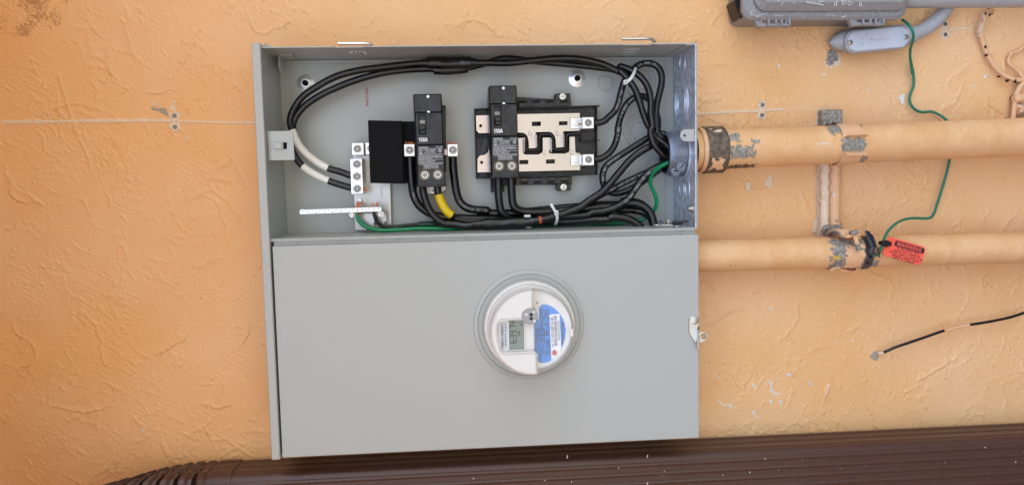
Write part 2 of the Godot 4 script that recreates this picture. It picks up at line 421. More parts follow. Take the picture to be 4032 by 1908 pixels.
# long ragged laps where one pass of the coat ends over another: a step that dies away on its upper side
func make_laps():
	laps.resize(LNX * LNY)
	var q := RandomNumberGenerator.new(); q.seed = 4242
	var lines := [[Vector3(-0.3958, 0.2951, 0), Vector3(-0.3919, 0.2753, 0), Vector3(-0.3873, 0.2501, 0), Vector3(-0.3806, 0.2248, 0), Vector3(-0.375, 0.203, 0), Vector3(-0.3691, 0.1702, 0), Vector3(-0.3608, 0.1518, 0), Vector3(-0.3525, 0.1261, 0), Vector3(-0.3573, 0.0969, 0)], [Vector3(-0.3001, 0.3389, 0), Vector3(-0.3067, 0.3175, 0), Vector3(-0.3023, 0.2923, 0), Vector3(-0.2867, 0.2704, 0)], [Vector3(-0.3991, 0.2467, 0), Vector3(-0.3988, 0.225, 0), Vector3(-0.3845, 0.2031, 0)], [Vector3(-0.497, 0.0999, 0), Vector3(-0.4973, 0.0707, 0), Vector3(-0.4809, 0.0557, 0), Vector3(-0.4601, 0.0515, 0)], [Vector3(-0.4416, 0.1896, 0), Vector3(-0.4291, 0.1677, 0), Vector3(-0.429, 0.144, 0)], [Vector3(-0.3256, 0.0741, 0), Vector3(-0.3197, 0.0555, 0), Vector3(-0.3198, 0.037, 0)], [Vector3(-0.1294, 0.1068, 0), Vector3(-0.1051, 0.1193, 0), Vector3(-0.0822, 0.1392, 0)], [Vector3(-0.3031, -0.0175, 0), Vector3(-0.2954, -0.0452, 0), Vector3(-0.2938, -0.0688, 0)], [Vector3(-0.186, -0.0642, 0), Vector3(-0.1672, -0.0707, 0), Vector3(-0.1396, -0.0576, 0), Vector3(-0.1104, -0.0514, 0)], [Vector3(-0.3061, -0.3447, 0), Vector3(-0.2957, -0.3635, 0), Vector3(-0.2771, -0.3767, 0)], [Vector3(-0.1779, -0.3751, 0), Vector3(-0.1673, -0.3962, 0), Vector3(-0.1606, -0.4171, 0)], [Vector3(-0.4651, -0.3255, 0), Vector3(-0.4279, -0.3352, 0), Vector3(-0.3827, -0.3433, 0), Vector3(-0.3319, -0.3273, 0)], [Vector3(-0.0794, -0.1676, 0), Vector3(-0.0812, -0.2039, 0), Vector3(-0.1105, -0.2433, 0)], [Vector3(0.7974, -0.2178, 0), Vector3(0.8299, -0.2123, 0), Vector3(0.8489, -0.1968, 0), Vector3(0.8761, -0.1911, 0), Vector3(0.9088, -0.1963, 0)], [Vector3(1.237, -0.3621, 0), Vector3(1.268, -0.3467, 0), Vector3(1.2961, -0.3312, 0), Vector3(1.3214, -0.3156, 0), Vector3(1.3123, -0.2958, 0)], [Vector3(1.0831, -0.254, 0), Vector3(1.1163, -0.2362, 0), Vector3(1.1413, -0.2234, 0)], [Vector3(1.0085, -0.2894, 0), Vector3(1.0417, -0.2743, 0), Vector3(1.0722, -0.2659, 0)], [Vector3(1.0488, -0.4093, 0), Vector3(1.0567, -0.3709, 0), Vector3(1.0689, -0.3411, 0)], [Vector3(0.81, -0.0008, 0), Vector3(0.8229, -0.0123, 0), Vector3(0.8357, -0.028, 0)], [Vector3(0.8598, 0.0688, 0), Vector3(0.8827, 0.0586, 0), Vector3(0.9027, 0.0498, 0), Vector3(0.9257, 0.0488, 0), Vector3(0.9443, 0.0545, 0)], [Vector3(1.2872, 0.1999, 0), Vector3(1.3147, 0.21, 0), Vector3(1.3267, 0.2308, 0), Vector3(1.3344, 0.2516, 0)], [Vector3(0.8131, 0.2911, 0), Vector3(0.8394, 0.2934, 0), Vector3(0.8659, 0.288, 0)], [Vector3(0.9029, 0.3283, 0), Vector3(0.9081, 0.3409, 0), Vector3(0.9267, 0.3484, 0)]]
	for i in 110:
		var p := Vector3(q.randf_range(-0.56, 1.5), q.randf_range(-0.46, 0.43), 0)
		var a := q.randf() * TAU
		var l := [p]
		for s in q.randi_range(3, 9):
			a += q.randf_range(-0.7, 0.7)
			p += Vector3(cos(a), sin(a), 0) * q.randf_range(0.008, 0.02)
			l.append(p)
		lines.append(l)
	for li in lines.size():
		var pts := []
		var raw := MB.spline(lines[li], 5)
		for p in raw: pts.append(p + Vector3(q.randf_range(-0.0013, 0.0013), q.randf_range(-0.0013, 0.0013), 0))
		var amp := q.randf_range(0.0012, 0.0024) if li > 22 else q.randf_range(0.0026, 0.0036)
		var wide := q.randf_range(0.008, 0.018)
		var flip := -1.0 if q.randf() < 0.4 else 1.0
		var cells := {}
		for s in pts.size() - 1:
			var a2: Vector3 = pts[s]; var b2: Vector3 = pts[s + 1]
			var d := Vector2(b2.x - a2.x, b2.y - a2.y); var dl := d.length()
			if dl < 1e-5: continue
			d /= dl
			var fade: float = minf(1.0, minf(s + 0.5, pts.size() - 1.5 - s) / 5.0)
			for i in range(int((minf(a2.x, b2.x) - wide - WX0) / WS), int((maxf(a2.x, b2.x) + wide - WX0) / WS) + 2):
				if i < 0 or i >= LNX: continue
				for j in range(int((minf(a2.y, b2.y) - wide - WY0) / WS), int((maxf(a2.y, b2.y) + wide - WY0) / WS) + 2):
					if j < 0 or j >= LNY: continue
					var r := Vector2(WX0 + i * WS - a2.x, WY0 + j * WS - a2.y)
					var u := r.dot(d)
					if u < -0.001 or u > dl + 0.001: continue
					var w := r.cross(d) * flip
					if w < 0.0 or w > wide: continue
					var k := j * LNX + i
					cells[k] = maxf(cells.get(k, 0.0), amp * fade * pow(1.0 - w / wide, 2.0))
		for k in cells: laps[k] += cells[k]

const WX0 := -0.58; const WX1 := 1.52; const WY0 := -0.51; const WY1 := 0.45; const WS := 0.002

func wall_mesh() -> ArrayMesh:
	var nx := int((WX1 - WX0) / WS) + 1; var ny := int((WY1 - WY0) / WS) + 1
	var v := PackedVector3Array(); v.resize(nx * ny)
	var n := PackedVector3Array(); n.resize(nx * ny)
	var c := PackedColorArray(); c.resize(nx * ny)
	var k := 0
	var c0 := Color(0.88, 0.655, 0.40).srgb_to_linear(); var c1 := Color(0.90, 0.735, 0.55).srgb_to_linear()
	var white := Color(0.88, 0.84, 0.78).srgb_to_linear(); var brown := Color(0.34, 0.20, 0.10).srgb_to_linear(); var dirt := Color(0.58, 0.38, 0.20).srgb_to_linear()
	for j in ny:
		var y := WY0 + j * WS
		for i in nx:
			var x := WX0 + i * WS
			var ex: float = minf(minf(i, nx - 1 - i), minf(j, ny - 1 - j)) / 14.0
			v[k] = Vector3(x, y, lerpf(-0.0045, wall_h(x, y), clampf(ex, 0.0, 1.0)))
			var col := c0.lerp(c1, clampf(0.5 + 0.5 * nz.tint.get_noise_2d(x, y), 0.0, 1.0))
			var f: float = nz.fleck.get_noise_2d(x, y)
			var fm: float = nz.fleck_mask.get_noise_2d(x, y)
			if f > 0.93 - 0.16 * maxf(fm, 0.0) and x > 0.6: col = col.lerp(white, 0.8)
			elif nz.speck.get_noise_2d(x, y) < -0.965: col = col.lerp(brown, 0.75)
			# granular dirt by the upper corner
			var dd := Vector2(x + 0.455, (y - 0.408) * 1.6).length()
			var g: float = nz.grain.get_noise_2d(x, y) + 1.1 * nz.bump_mask.get_noise_2d(x * 3.0, y * 3.0)
			if dd < 0.085 and g > 0.06 + dd * 3.0: col = col.lerp(dirt, clampf(0.35 + 1.2 * (g - 0.06 - dd * 3.0), 0.0, 0.6))
			c[k] = col
			k += 1
	for j in ny:
		for i in nx:
			k = j * nx + i
			var l := k - (1 if i > 0 else 0); var r := k + (1 if i < nx - 1 else 0)
			var u := k - (nx if j > 0 else 0); var d := k + (nx if j < ny - 1 else 0)
			n[k] = Vector3(-(v[r].z - v[l].z) / maxf(v[r].x - v[l].x, 1e-6), -(v[d].z - v[u].z) / maxf(v[d].y - v[u].y, 1e-6), 1.0).normalized()
	var ix := PackedInt32Array(); ix.resize((nx - 1) * (ny - 1) * 6)
	var q := 0
	for j in ny - 1:
		for i in nx - 1:
			k = j * nx + i
			ix[q] = k; ix[q + 1] = k + nx; ix[q + 2] = k + 1; ix[q + 3] = k + 1; ix[q + 4] = k + nx; ix[q + 5] = k + nx + 1
			q += 6
	var a := []; a.resize(Mesh.ARRAY_MAX)
	a[Mesh.ARRAY_VERTEX] = v; a[Mesh.ARRAY_NORMAL] = n; a[Mesh.ARRAY_COLOR] = c; a[Mesh.ARRAY_INDEX] = ix
	var m := ArrayMesh.new()
	m.add_surface_from_arrays(Mesh.PRIMITIVE_TRIANGLES, a)
	return m

# a lump of paint, caulk or filler lying on the wall
func blob(c: Vector3, rx: float, ry: float, sd: int, h := 0.0012, ang := 0.0, amt := 0.28) -> MB:
	var p := ragged(Vector2(c.x, c.y), rx, ry, sd, ang, 26, amt)
	var z := wall_h(c.x, c.y)
	return MB.new().prism(p, z - 0.003, z + h, min(rx, ry) * 0.15)

# a ragged bead along the wall
func bead(path: Array, w: float, sd: int, h := 0.0016) -> MB:
	var q := RandomNumberGenerator.new(); q.seed = sd
	var mb := MB.new()
	var pts := MB.spline(path, 12)
	var prev := []
	for i in pts.size():
		var p: Vector3 = pts[i]
		var t: Vector3 = (pts[min(i + 1, pts.size() - 1)] - pts[max(i - 1, 0)]).normalized()
		var s := Vector3(-t.y, t.x, 0)
		var wa := w * (0.5 + q.randf_range(-0.2, 0.2)); var wb := w * (0.5 + q.randf_range(-0.2, 0.2))
		var z := wall_h(p.x, p.y)
		var row := [Vector3(p.x, p.y, z - 0.002) + s * wa, Vector3(p.x, p.y, z + h * q.randf_range(0.6, 1.1)) + s * wa * 0.6, Vector3(p.x, p.y, z + h * q.randf_range(0.6, 1.1)) - s * wb * 0.6, Vector3(p.x, p.y, z - 0.002) - s * wb]
		if i > 0:
			for k in 3: mb.quad(prev[k], prev[k + 1], row[k + 1], row[k], (Vector3.BACK + s * (1.0 - k)).normalized())
		prev = row
	return mb

# a ragged sheet wrapped round a pipe (bare patches, flakes, straps); angle 0 faces out of the wall, +90 degrees faces +y
func wrapped(a: Vector3, b: Vector3, r: float, t0: float, t1: float, a0: float, a1: float, sd: int, rag := 0.25, rough := 0.0004, cell := 0.0022) -> MB:
	var q := FastNoiseLite.new(); q.seed = sd; q.frequency = 1.0; q.fractal_octaves = 3
	var mb := MB.new()
	var l := a.distance_to(b)
	var f := (b - a).normalized()
	var up := (Vector3.UP - f * Vector3.UP.dot(f)).normalized()
	var out := (Vector3.BACK - f * Vector3.BACK.dot(f)).normalized()
	var nu: int = max(2, int((t1 - t0) * l / cell)); var nv: int = max(3, int(deg_to_rad(a1 - a0) * r / cell))
	var grid := []
	for i in nu + 1:
		for j in nv + 1:
			var s := t0 + (t1 - t0) * i / nu; var an := deg_to_rad(a0 + (a1 - a0) * j / nv)
			var e := out * cos(an) + up * sin(an)
			grid.append(mb.pt(a.lerp(b, s) + e * (r + rough * q.get_noise_2d(s * l * 300.0, an * r * 300.0)), e))
	for i in nu:
		for j in nv:
			var edge: float = min(min(i + 0.5, nu - i - 0.5) / nu, min(j + 0.5, nv - j - 0.5) / nv)
			if rag > 0.0 and edge < rag * (0.5 + q.get_noise_2d(i * cell * 90.0 + 50.0, j * cell * 90.0)): continue
			var k: int = i * (nv + 1) + j
			mb.idx(grid[k], grid[k + 1], grid[k + nv + 1]); mb.idx(grid[k + 1], grid[k + nv + 2], grid[k + nv + 1])
	return mb

func screw_head(c: Vector3, r: float, parent: Node3D, m: Material, slot_ang: float, called := "screw", hex := false, h := 0.003):
	var mb := MB.new()
	mb.lathe([Vector2(r * 1.35, 0), Vector2(r * 1.35, h * 0.3), Vector2(r, h * 0.35), Vector2(r * 0.95, h * 0.9), Vector2(r * 0.8, h), Vector2(0, h)], c, Vector3.BACK, 6 if hex else 20)
	var o := put(mb, called, m, parent)
	var s := MB.new().box(c + Vector3(0, 0, h), Vector3(r * 1.5, r * 0.28, 0.0006), 0.0001, Basis(Vector3.BACK, slot_ang))
	put(s, "slot", M.hole_shade, o)  # raised black bar paints the shade of the screw slot
	return o

# a set-screw lug: aluminium block with a countersunk round socket in its face
func socket(c: Vector3, r: float, parent: Node3D):
	var o := put(MB.new().lathe([Vector2(r, 0.0), Vector2(r, 0.0012), Vector2(r * 0.86, 0.0014), Vector2(r * 0.8, 0.0002)], c, Vector3.BACK, 28), "socket_rim", M.aluminium, parent)
	put(MB.new().lathe([Vector2(r * 0.8, 0.0003), Vector2(r * 0.62, -0.0004), Vector2(r * 0.6, 0.0008), Vector2(r * 0.5, 0.0012), Vector2(r * 0.42, 0.0002), Vector2(0, 0.0002)], c, Vector3.BACK, 28), "set_screw", M.socket_grey, o)
	put(MB.new().lathe([Vector2(r * 0.16, 0.0002), Vector2(r * 0.12, 0.0012), Vector2(0, 0.0014)], c, Vector3.BACK, 10), "screw_tip", M.aluminium, o)

func strands(c: Vector3, dir: Vector3, w: float, l: float, parent: Node3D, sd: int):
	var q := RandomNumberGenerator.new(); q.seed = sd
	var mb := MB.new()
	var side := dir.cross(Vector3.BACK).normalized()
	for i in 9:
		var s := c + side * w * q.randf_range(-0.5, 0.5) + Vector3(0, 0, w * q.randf_range(-0.3, 0.3))
		mb.tube([s, s + dir * l * 0.5 + side * w * q.randf_range(-0.08, 0.08), s + dir * l * q.randf_range(0.75, 1.0) + side * w * q.randf_range(-0.2, 0.2)], 0.0007, 6)
	put(mb, "copper_strands", M.copper, parent)

func nearest(p: Array, q: Vector3) -> int:
	var b := 0
	for i in p.size():
		if p[i].distance_squared_to(q) < p[b].distance_squared_to(q): b = i
	return b

# a cable: its sheath, then wrapped tapes between two places along it
func cable(called: String, label: String, cat: String, pts: Array, r: float, m: Material, group := "", tapes := []) -> Node3D:
	var path := MB.spline(pts, 9)
	var t := thing(called, label, cat, pts[0], group)
	put(MB.new().tube(path, r, 16), "sheath", m, t)
	for tp in tapes:   # [from, to, material, name, extra radius, lap]
		var i0 := nearest(path, tp[0]); var i1 := nearest(path, tp[1])
		var sub := []
		for i in range(mini(i0, i1), maxi(i0, i1) + 1): sub.append(path[i])
		var fine := MB.spline(sub, 4)
		var q := FastNoiseLite.new(); q.seed = sub.size() * 7 + int(r * 1e5); q.frequency = 0.35
		var lap: float = tp[5]
		var mb := MB.new().tube(fine, r + tp[4], 18, func(i, s): return 1.0 + lap * (fposmod(i * 0.16 + s * 0.055, 1.0) - 0.5) + lap * 0.8 * q.get_noise_2d(i, s))
		put(mb, tp[3], tp[2], t)
	t.set_meta("base", pts[0])
	return t

# printing along a cable, on the side that faces out of the wall
func cable_print(t: Node3D, pts: Array, from: Vector3, to: Vector3, s: String, h: float, r: float, flip := false):
	var path := MB.spline(pts, 9)
	var i0 := nearest(path, from); var i1 := nearest(path, to)
	var sub := []
	if i0 <= i1:
		for i in range(i0, i1 + 1): sub.append(path[i])
	else:
		for i in range(i0, i1 - 1, -1): sub.append(path[i])
	var n := s.length()
	for k in n:
		if s[k] == " ": continue
		var f := float(k) / maxf(n - 1, 1) * (sub.size() - 1.001)
		var i := int(f)
		var p: Vector3 = sub[i].lerp(sub[i + 1], f - i)
		var d: Vector3 = sub[i + 1] - sub[i]
		text(s[k], h, p + Vector3(0, 0, r + 0.0001), atan2(d.y, d.x), M.cable_print, t, 0.0, false, "print")

func _ready():
	# camera
	var cam := Camera3D.new()
	cam.name = "camera"
	add_child(cam)
	var turn := Basis(Vector3.BACK, -PI / 2)
	var rows := [Vector3(0.996942, -0.021934, 0.075008),Vector3(0.027951, 0.996392, -0.080132),Vector3(-0.072979, 0.081983, 0.993958)]
	cam.transform = Transform3D(turn * Basis(rows[0], rows[1], rows[2]), world(Vector3(0.31847, 0.07678, 1.46322)))
	cam.fov = 35.2782
	cam.near = 0.05
	cam.far = 400.0
	cam.current = true
	# sky, sun, exposure
	var env := Environment.new()
	env.background_mode = Environment.BG_SKY
	var sky := Sky.new()
	var sm := ProceduralSkyMaterial.new()
	sm.sky_top_color = Color(0.63, 0.745, 0.91); sm.sky_horizon_color = Color(0.93, 0.94, 0.93); sm.sky_curve = 0.2
	sm.ground_bottom_color = Color(0.45, 0.43, 0.38); sm.ground_horizon_color = Color(0.75, 0.74, 0.70)
	sm.sun_angle_max = 1.0
	sky.sky_material = sm
	env.sky = sky
	env.background_energy_multiplier = 1.15
	env.tonemap_mode = Environment.TONE_MAPPER_LINEAR
	env.tonemap_exposure = 3.8
	env.sdfgi_enabled = true; env.ssao_enabled = true; env.ssil_enabled = true
	var we := WorldEnvironment.new()
	we.name = "environment"
	we.environment = env
	add_child(we)
	var sun := DirectionalLight3D.new()
	sun.name = "sun"
	add_child(sun)
	sun.light_energy = 1.2
	sun.light_color = Color(1.0, 0.94, 0.85)
	sun.light_angular_distance = 0.6
	sun.shadow_enabled = true
	sun.look_at_from_position(Vector3(-0.35, 1.0, -0.62), Vector3.ZERO)
	make_materials()
	make_noises()
	make_laps()
	build_place()
	build_wall_marks()
	build_enclosure()
	build_meter()
	build_neutral()
	build_breakers()
	build_cables()
	build_ties()
	build_conduits()
	build_grey_boxes()
	build_wall_wires()
	build_downspout()

func build_place():
	var o := MeshInstance3D.new()
	o.name = "ground"
	o.mesh = PlaneMesh.new(); o.mesh.size = Vector2(240, 240)
	o.material_override = M.grass
	add_child(o); o.set_meta("kind", "structure"); o.set_meta("label", "mown lawn in front of the house wall"); o.set_meta("category", "ground")
	var p := MeshInstance3D.new()
	p.name = "path"  # out of view; pale ground that bounces light up the wall
	p.mesh = MB.new().box(Vector3(0, 0.02, 0.8), Vector3(24, 0.05, 1.6), 0.01).mesh()
	p.material_override = M.concrete
	add_child(p); p.set_meta("kind", "structure"); p.set_meta("label", "unseen pale concrete path along the wall foot, out of view, bouncing light up"); p.set_meta("category", "path")
	var dr := MeshInstance3D.new()
	dr.name = "driveway"  # out of view; its pale top throws light onto wall and eave
	dr.mesh = MB.new().box(Vector3(0, 0.01, 4.4), Vector3(60, 0.03, 5.6), 0.01).mesh()
	dr.material_override = M.concrete
	add_child(dr); dr.set_meta("kind", "structure"); dr.set_meta("label", "unseen pale concrete driveway, out of view, bouncing light onto wall and eave"); dr.set_meta("category", "driveway")
	var rd := MeshInstance3D.new()
	rd.name = "road"  # out of view; pale band for the bus bars to mirror
	rd.mesh = MB.new().box(Vector3(0, 0.01, 13.0), Vector3(80, 0.03, 8.0), 0.01).mesh()
	rd.material_override = M.concrete
	add_child(rd); rd.set_meta("kind", "structure"); rd.set_meta("label", "unseen pale concrete road beyond the lawn, out of view, mirrored in the bus bars"); rd.set_meta("category", "road")
	var nb := thing("unseen_neighbour_house", "unseen pale house across the lawn, out of view, mirrored in the bus bars", "house", Vector3(H0, 0, 17.5))  # out of view; pale walls give the bus bars something bright to mirror
	put(MB.new().box(Vector3(H0 - 1.6, 0, 20.0), Vector3(3.2, 26, 5.0), 0.02), "walls", M.unseen_house_wall, nb)
	put(MB.new().prism(PackedVector2Array([Vector2(H0 - 3.2, 17.2), Vector2(H0 - 3.2, 22.8), Vector2(H0 - 4.6, 20.0)]), -13.5, 13.5, 0.01).moved(Transform3D(Basis(Vector3(1, 0, 0), Vector3(0, 0, 1), Vector3(0, 1, 0)), Vector3.ZERO)), "roof", M.downspout_brown, nb)
	var w := thing("stucco_wall", "peach painted stucco house wall with trowelled ridges behind the electrical panel", "wall", Vector3(H0, 0, 0))
	put_mesh(wall_mesh(), "stucco_face", M.stucco, w)
	var plain := mat("plain_stucco", Color.WHITE, 0.62, 0.0, noise_tex(0.015, Color(0.82, 0.575, 0.355), Color(0.85, 0.635, 0.43), 4, 41), 1.5)
	var mb := MB.new()
	var zf := -0.0045
	for r in [[-0.63, WX0, -6.0, 6.0], [WX1, H0, -6.0, 6.0], [WX0, WX1, -6.0, WY0], [WX0, WX1, WY1, 6.0]]:
		mb.quad(Vector3(r[0], r[2], zf), Vector3(r[1], r[2], zf), Vector3(r[1], r[3], zf), Vector3(r[0], r[3], zf), Vector3.BACK)
	put(mb, "stucco_surround", plain, w)
	put(MB.new().box(Vector3((H0 - 0.78) / 2, 0, -0.13), Vector3(H0 + 0.78, 12, 0.22), 0.002), "masonry", M.plaster_grey, w)
	var wing := thing("unseen_house_wing", "unseen stucco side wall left of the panel, out of view, blocking sky light there", "wall", Vector3(H0, -1.5, 1.3))  # out of view; placed to cut sky light from the left
	put(MB.new().box(Vector3((H0 - 0.78) / 2, -1.5, 1.3), Vector3(H0 + 0.78, 0.2, 2.6), 0.004), "stucco_face", plain, wing)
	var e := thing("eave", "unseen orange eave above the panel, out of view, shading and warming the wall", "eave", Vector3(-0.64, 0, 0.6))  # out of view; depth and height set to shade and warm the wall
	put(MB.new().box(Vector3(-0.63, 0, 0.55), Vector3(0.04, 12, 1.60), 0.004), "soffit", M.soffit, e)
	put(MB.new().box(Vector3(-0.76, 0, 1.37), Vector3(0.26, 12, 0.03), 0.004), "fascia", M.downspout_brown, e)
	put(MB.new().box(Vector3(-0.79, 0, -2.35), Vector3(0.2, 12, 7.4), 0.004), "roof_deck", M.concrete, e)

func build_wall_marks():
	var w: Node3D = get_node("stucco_wall")
	put(bead([Vector3(-0.5017, 0.2014, 0), Vector3(-0.4599, 0.2018, 0), Vector3(-0.3864, 0.2017, 0), Vector3(-0.3335, 0.2012, 0), Vector3(-0.2554, 0.2007, 0), Vector3(-0.2019, 0.1998, 0)], 0.0085, 3, 0.002), "caulk_bead", M.caulk, w)
	put(bead([Vector3(-0.1912, 0.1986, 0), Vector3(-0.1481, 0.196, 0), Vector3(-0.1012, 0.1945, 0), Vector3(-0.0431, 0.1932, 0)], 0.0052, 4, 0.002), "caulk_bead", M.caulk, w)
	put(bead([Vector3(-0.5016, 0.2029, 0), Vector3(-0.4388, 0.204, 0), Vector3(-0.3862, 0.2042, 0), Vector3(-0.3757, 0.203, 0)], 0.003, 5, 0.0008), "yellow_glue", M.yellow_stain, w)
	put(bead([Vector3(0.7931, 0.1957, 0), Vector3(0.8209, 0.1971, 0), Vector3(0.8554, 0.1991, 0), Vector3(0.9141, 0.1998, 0), Vector3(0.9328, 0.2013, 0), Vector3(0.965, 0.2026, 0)], 0.0058, 6, 0.002), "caulk_bead", M.caulk, w)
	put(bead([Vector3(0.965, 0.2026, 0), Vector3(1.0027, 0.2036, 0), Vector3(1.0379, 0.2026, 0), Vector3(1.0568, 0.2059, 0), Vector3(1.073, 0.2096, 0)], 0.002, 7, 0.0009), "caulk_bead", M.caulk, w)
	put(bead([Vector3(1.3025, 0.3558, 0), Vector3(1.3164, 0.3536, 0), Vector3(1.3301, 0.3551, 0), Vector3(1.349, 0.3544, 0)], 0.006, 8), "caulk_bead", M.caulk, w)
	put(bead([Vector3(1.0395, 0.0873, 0), Vector3(1.0386, 0.0663, 0), Vector3(1.0376, 0.0496, 0), Vector3(1.0395, 0.0327, 0), Vector3(1.0374, 0.0159, 0), Vector3(1.0394, -0.001, 0), Vector3(1.0366, -0.0179, 0), Vector3(1.0333, -0.0319, 0), Vector3(1.0322, -0.0417, 0)], 0.0095, 9, 0.004), "caulk_bead", M.caulk, w)
	put(bead([Vector3(1.0382, 0.1995, 0), Vector3(1.0372, 0.1858, 0), Vector3(1.0362, 0.1698, 0)], 0.0085, 10, 0.003), "caulk_bead", M.caulk, w)
	# filled screw anchors of a panel that was taken away
	var k := 20
	for a in [[Vector3(-0.1949, 0.2081, 0), 0.010, 0.0085], [Vector3(-0.1954, 0.1876, 0), 0.0105, 0.009], [Vector3(-0.1962, 0.1979, 0), 0.006, 0.012], [Vector3(0.9229, 0.2115, 0), 0.0075, 0.0085], [Vector3(0.9224, 0.1919, 0), 0.008, 0.009], [Vector3(0.9229, 0.2015, 0), 0.006, 0.012], [Vector3(1.2941, 0.3641, 0), 0.007, 0.009], [Vector3(1.2951, 0.3437, 0), 0.011, 0.009], [Vector3(1.2949, 0.3538, 0), 0.009, 0.012]]:
		k += 1
		var c: Vector3 = a[0]
		var o := put(blob(c, a[1], a[2], k, 0.0016), "filler_patch", M.caulk, w)
		if k % 3 != 2 or k > 90:
			put(MB.new().lathe([Vector2(0.0042, 0), Vector2(0.004, 0.001), Vector2(0.0028, 0.001), Vector2(0.0024, 0.0002), Vector2(0, 0.0004)], Vector3(c.x, c.y, wall_h(c.x, c.y) + 0.0014), Vector3.BACK, 14), "anchor_plug", M.socket_grey, o)
	put(blob(Vector3(-0.2187, 0.218, 0), 0.016, 0.0045, 40, 0.0012, -0.4, 0.6), "chipped_patch", M.plaster_grey, w)
	put(blob(Vector3(-0.1962, 0.2238, 0), 0.005, 0.011, 41, 0.001, 0.0, 0.6), "chipped_patch", M.caulk, w)
	put(blob(Vector3(-0.2294, 0.2309, 0), 0.005, 0.003, 42, 0.001, -0.6), "chipped_patch", M.caulk, w)
	put(blob(Vector3(-0.1749, 0.1682, 0), 0.003, 0.004, 43, 0.001), "chipped_patch", M.caulk, w)
	put(blob(Vector3(1.067, 0.2974, 0), 0.016, 0.020, 44, 0.0006, -0.3, 0.2), "chipped_patch", M.caulk, w)
	put(blob(Vector3(1.0637, 0.3013, 0), 0.012, 0.016, 45, 0.0012, -0.3, 0.3), "chipped_patch", M.rough_zinc, w)
	put(blob(Vector3(1.2081, 0.2199, 0), 0.0055, 0.010, 46), "chipped_patch", M.fleck_white, w)
	for b in [Vector3(1.1379, 0.2372, 0), Vector3(0.9564, 0.2883, 0), Vector3(1.3569, 0.2435, 0), Vector3(1.3815, 0.2607, 0), Vector3(1.2305, 0.2646, 0), Vector3(1.0479, 0.2691, 0), Vector3(1.2632, 0.3908, 0), Vector3(0.9438, -0.1916, 0), Vector3(0.946, -0.3579, 0), Vector3(0.9425, -0.3413, 0), Vector3(0.9515, -0.3664, 0), Vector3(0.965, -0.3834, 0), Vector3(0.9442, -0.3811, 0), Vector3(0.9097, -0.4016, 0), Vector3(0.8615, -0.3857, 0), Vector3(0.9826, -0.3285, 0), Vector3(1.0272, -0.349, 0), Vector3(0.9095, -0.3481, 0), Vector3(0.8327, -0.3258, 0), Vector3(-0.286, -0.3824, 0)]:
		k += 1
		put(blob(b, rng_at(k, 0.0015, 0.0035), rng_at(k + 50, 0.0015, 0.005), k, 0.0009, rng_at(k + 90, -0.5, 0.5), 0.55), "paint_fleck", M.fleck_white, w)
	put(blob(Vector3(0.8941, 0.0542, 0), 0.006, 0.010, 71, 0.001), "paint_fleck", M.caulk, w)
	put(blob(Vector3(0.9385, 0.0616, 0), 0.008, 0.012, 72, 0.001), "paint_fleck", M.caulk, w)
	for s in [[[Vector3(0.9414, -0.3372, 0), Vector3(0.9448, -0.3469, 0), Vector3(0.9459, -0.3551, 0), Vector3(0.9515, -0.3631, 0), Vector3(0.9626, -0.3674, 0)], 0.0042], [[Vector3(0.904, -0.3424, 0), Vector3(0.91, -0.3487, 0), Vector3(0.9136, -0.3527, 0)], 0.004], [[Vector3(0.8354, -0.3736, 0), Vector3(0.8464, -0.385, 0), Vector3(0.8601, -0.3856, 0), Vector3(0.8634, -0.3926, 0)], 0.003], [[Vector3(0.9056, -0.4006, 0), Vector3(0.9125, -0.4086, 0), Vector3(0.9186, -0.4144, 0)], 0.003], [[Vector3(0.9649, -0.3779, 0), Vector3(0.9667, -0.389, 0)], 0.005], [[Vector3(1.0601, -0.3711, 0), Vector3(1.0663, -0.3493, 0)], 0.0022], [[Vector3(0.9756, -0.3296, 0), Vector3(0.9867, -0.3267, 0)], 0.004], [[Vector3(1.0229, -0.342, 0), Vector3(1.0328, -0.3528, 0)], 0.003]]:
		k += 1
		put(bead(s[0], s[1], k, 0.0009), "paint_scuff", M.fleck_white, w)
	put(blob(Vector3(1.1622, -0.296, 0), 0.010, 0.0105, 73, 0.0008, 0.0, 0.2), "drill_hole", M.plaster_grey, w)
	put(blob(Vector3(1.3879, 0.3873, 0), 0.009, 0.008, 74, 0.0008, 0.0, 0.2), "drill_hole", M.rusty_steel, w)

func rng_at(sd: int, a: float, b: float) -> float:
	rng.seed = sd * 7919
	return rng.randf_range(a, b)

const W := 0.745
const YT := 0.3064
const YD := -0.0151
const YB := -0.3995
const D := 0.134

func knockout(c: Vector3, axis: Vector3, r: float, m: Material, parent: Node3D, rings := 1):
	var mb := MB.new()
	for i in rings: mb.ring(c, axis, r * (1.0 - 0.24 * i), 0.0013, 0.0015)
	put(mb, "knockout", m, parent)

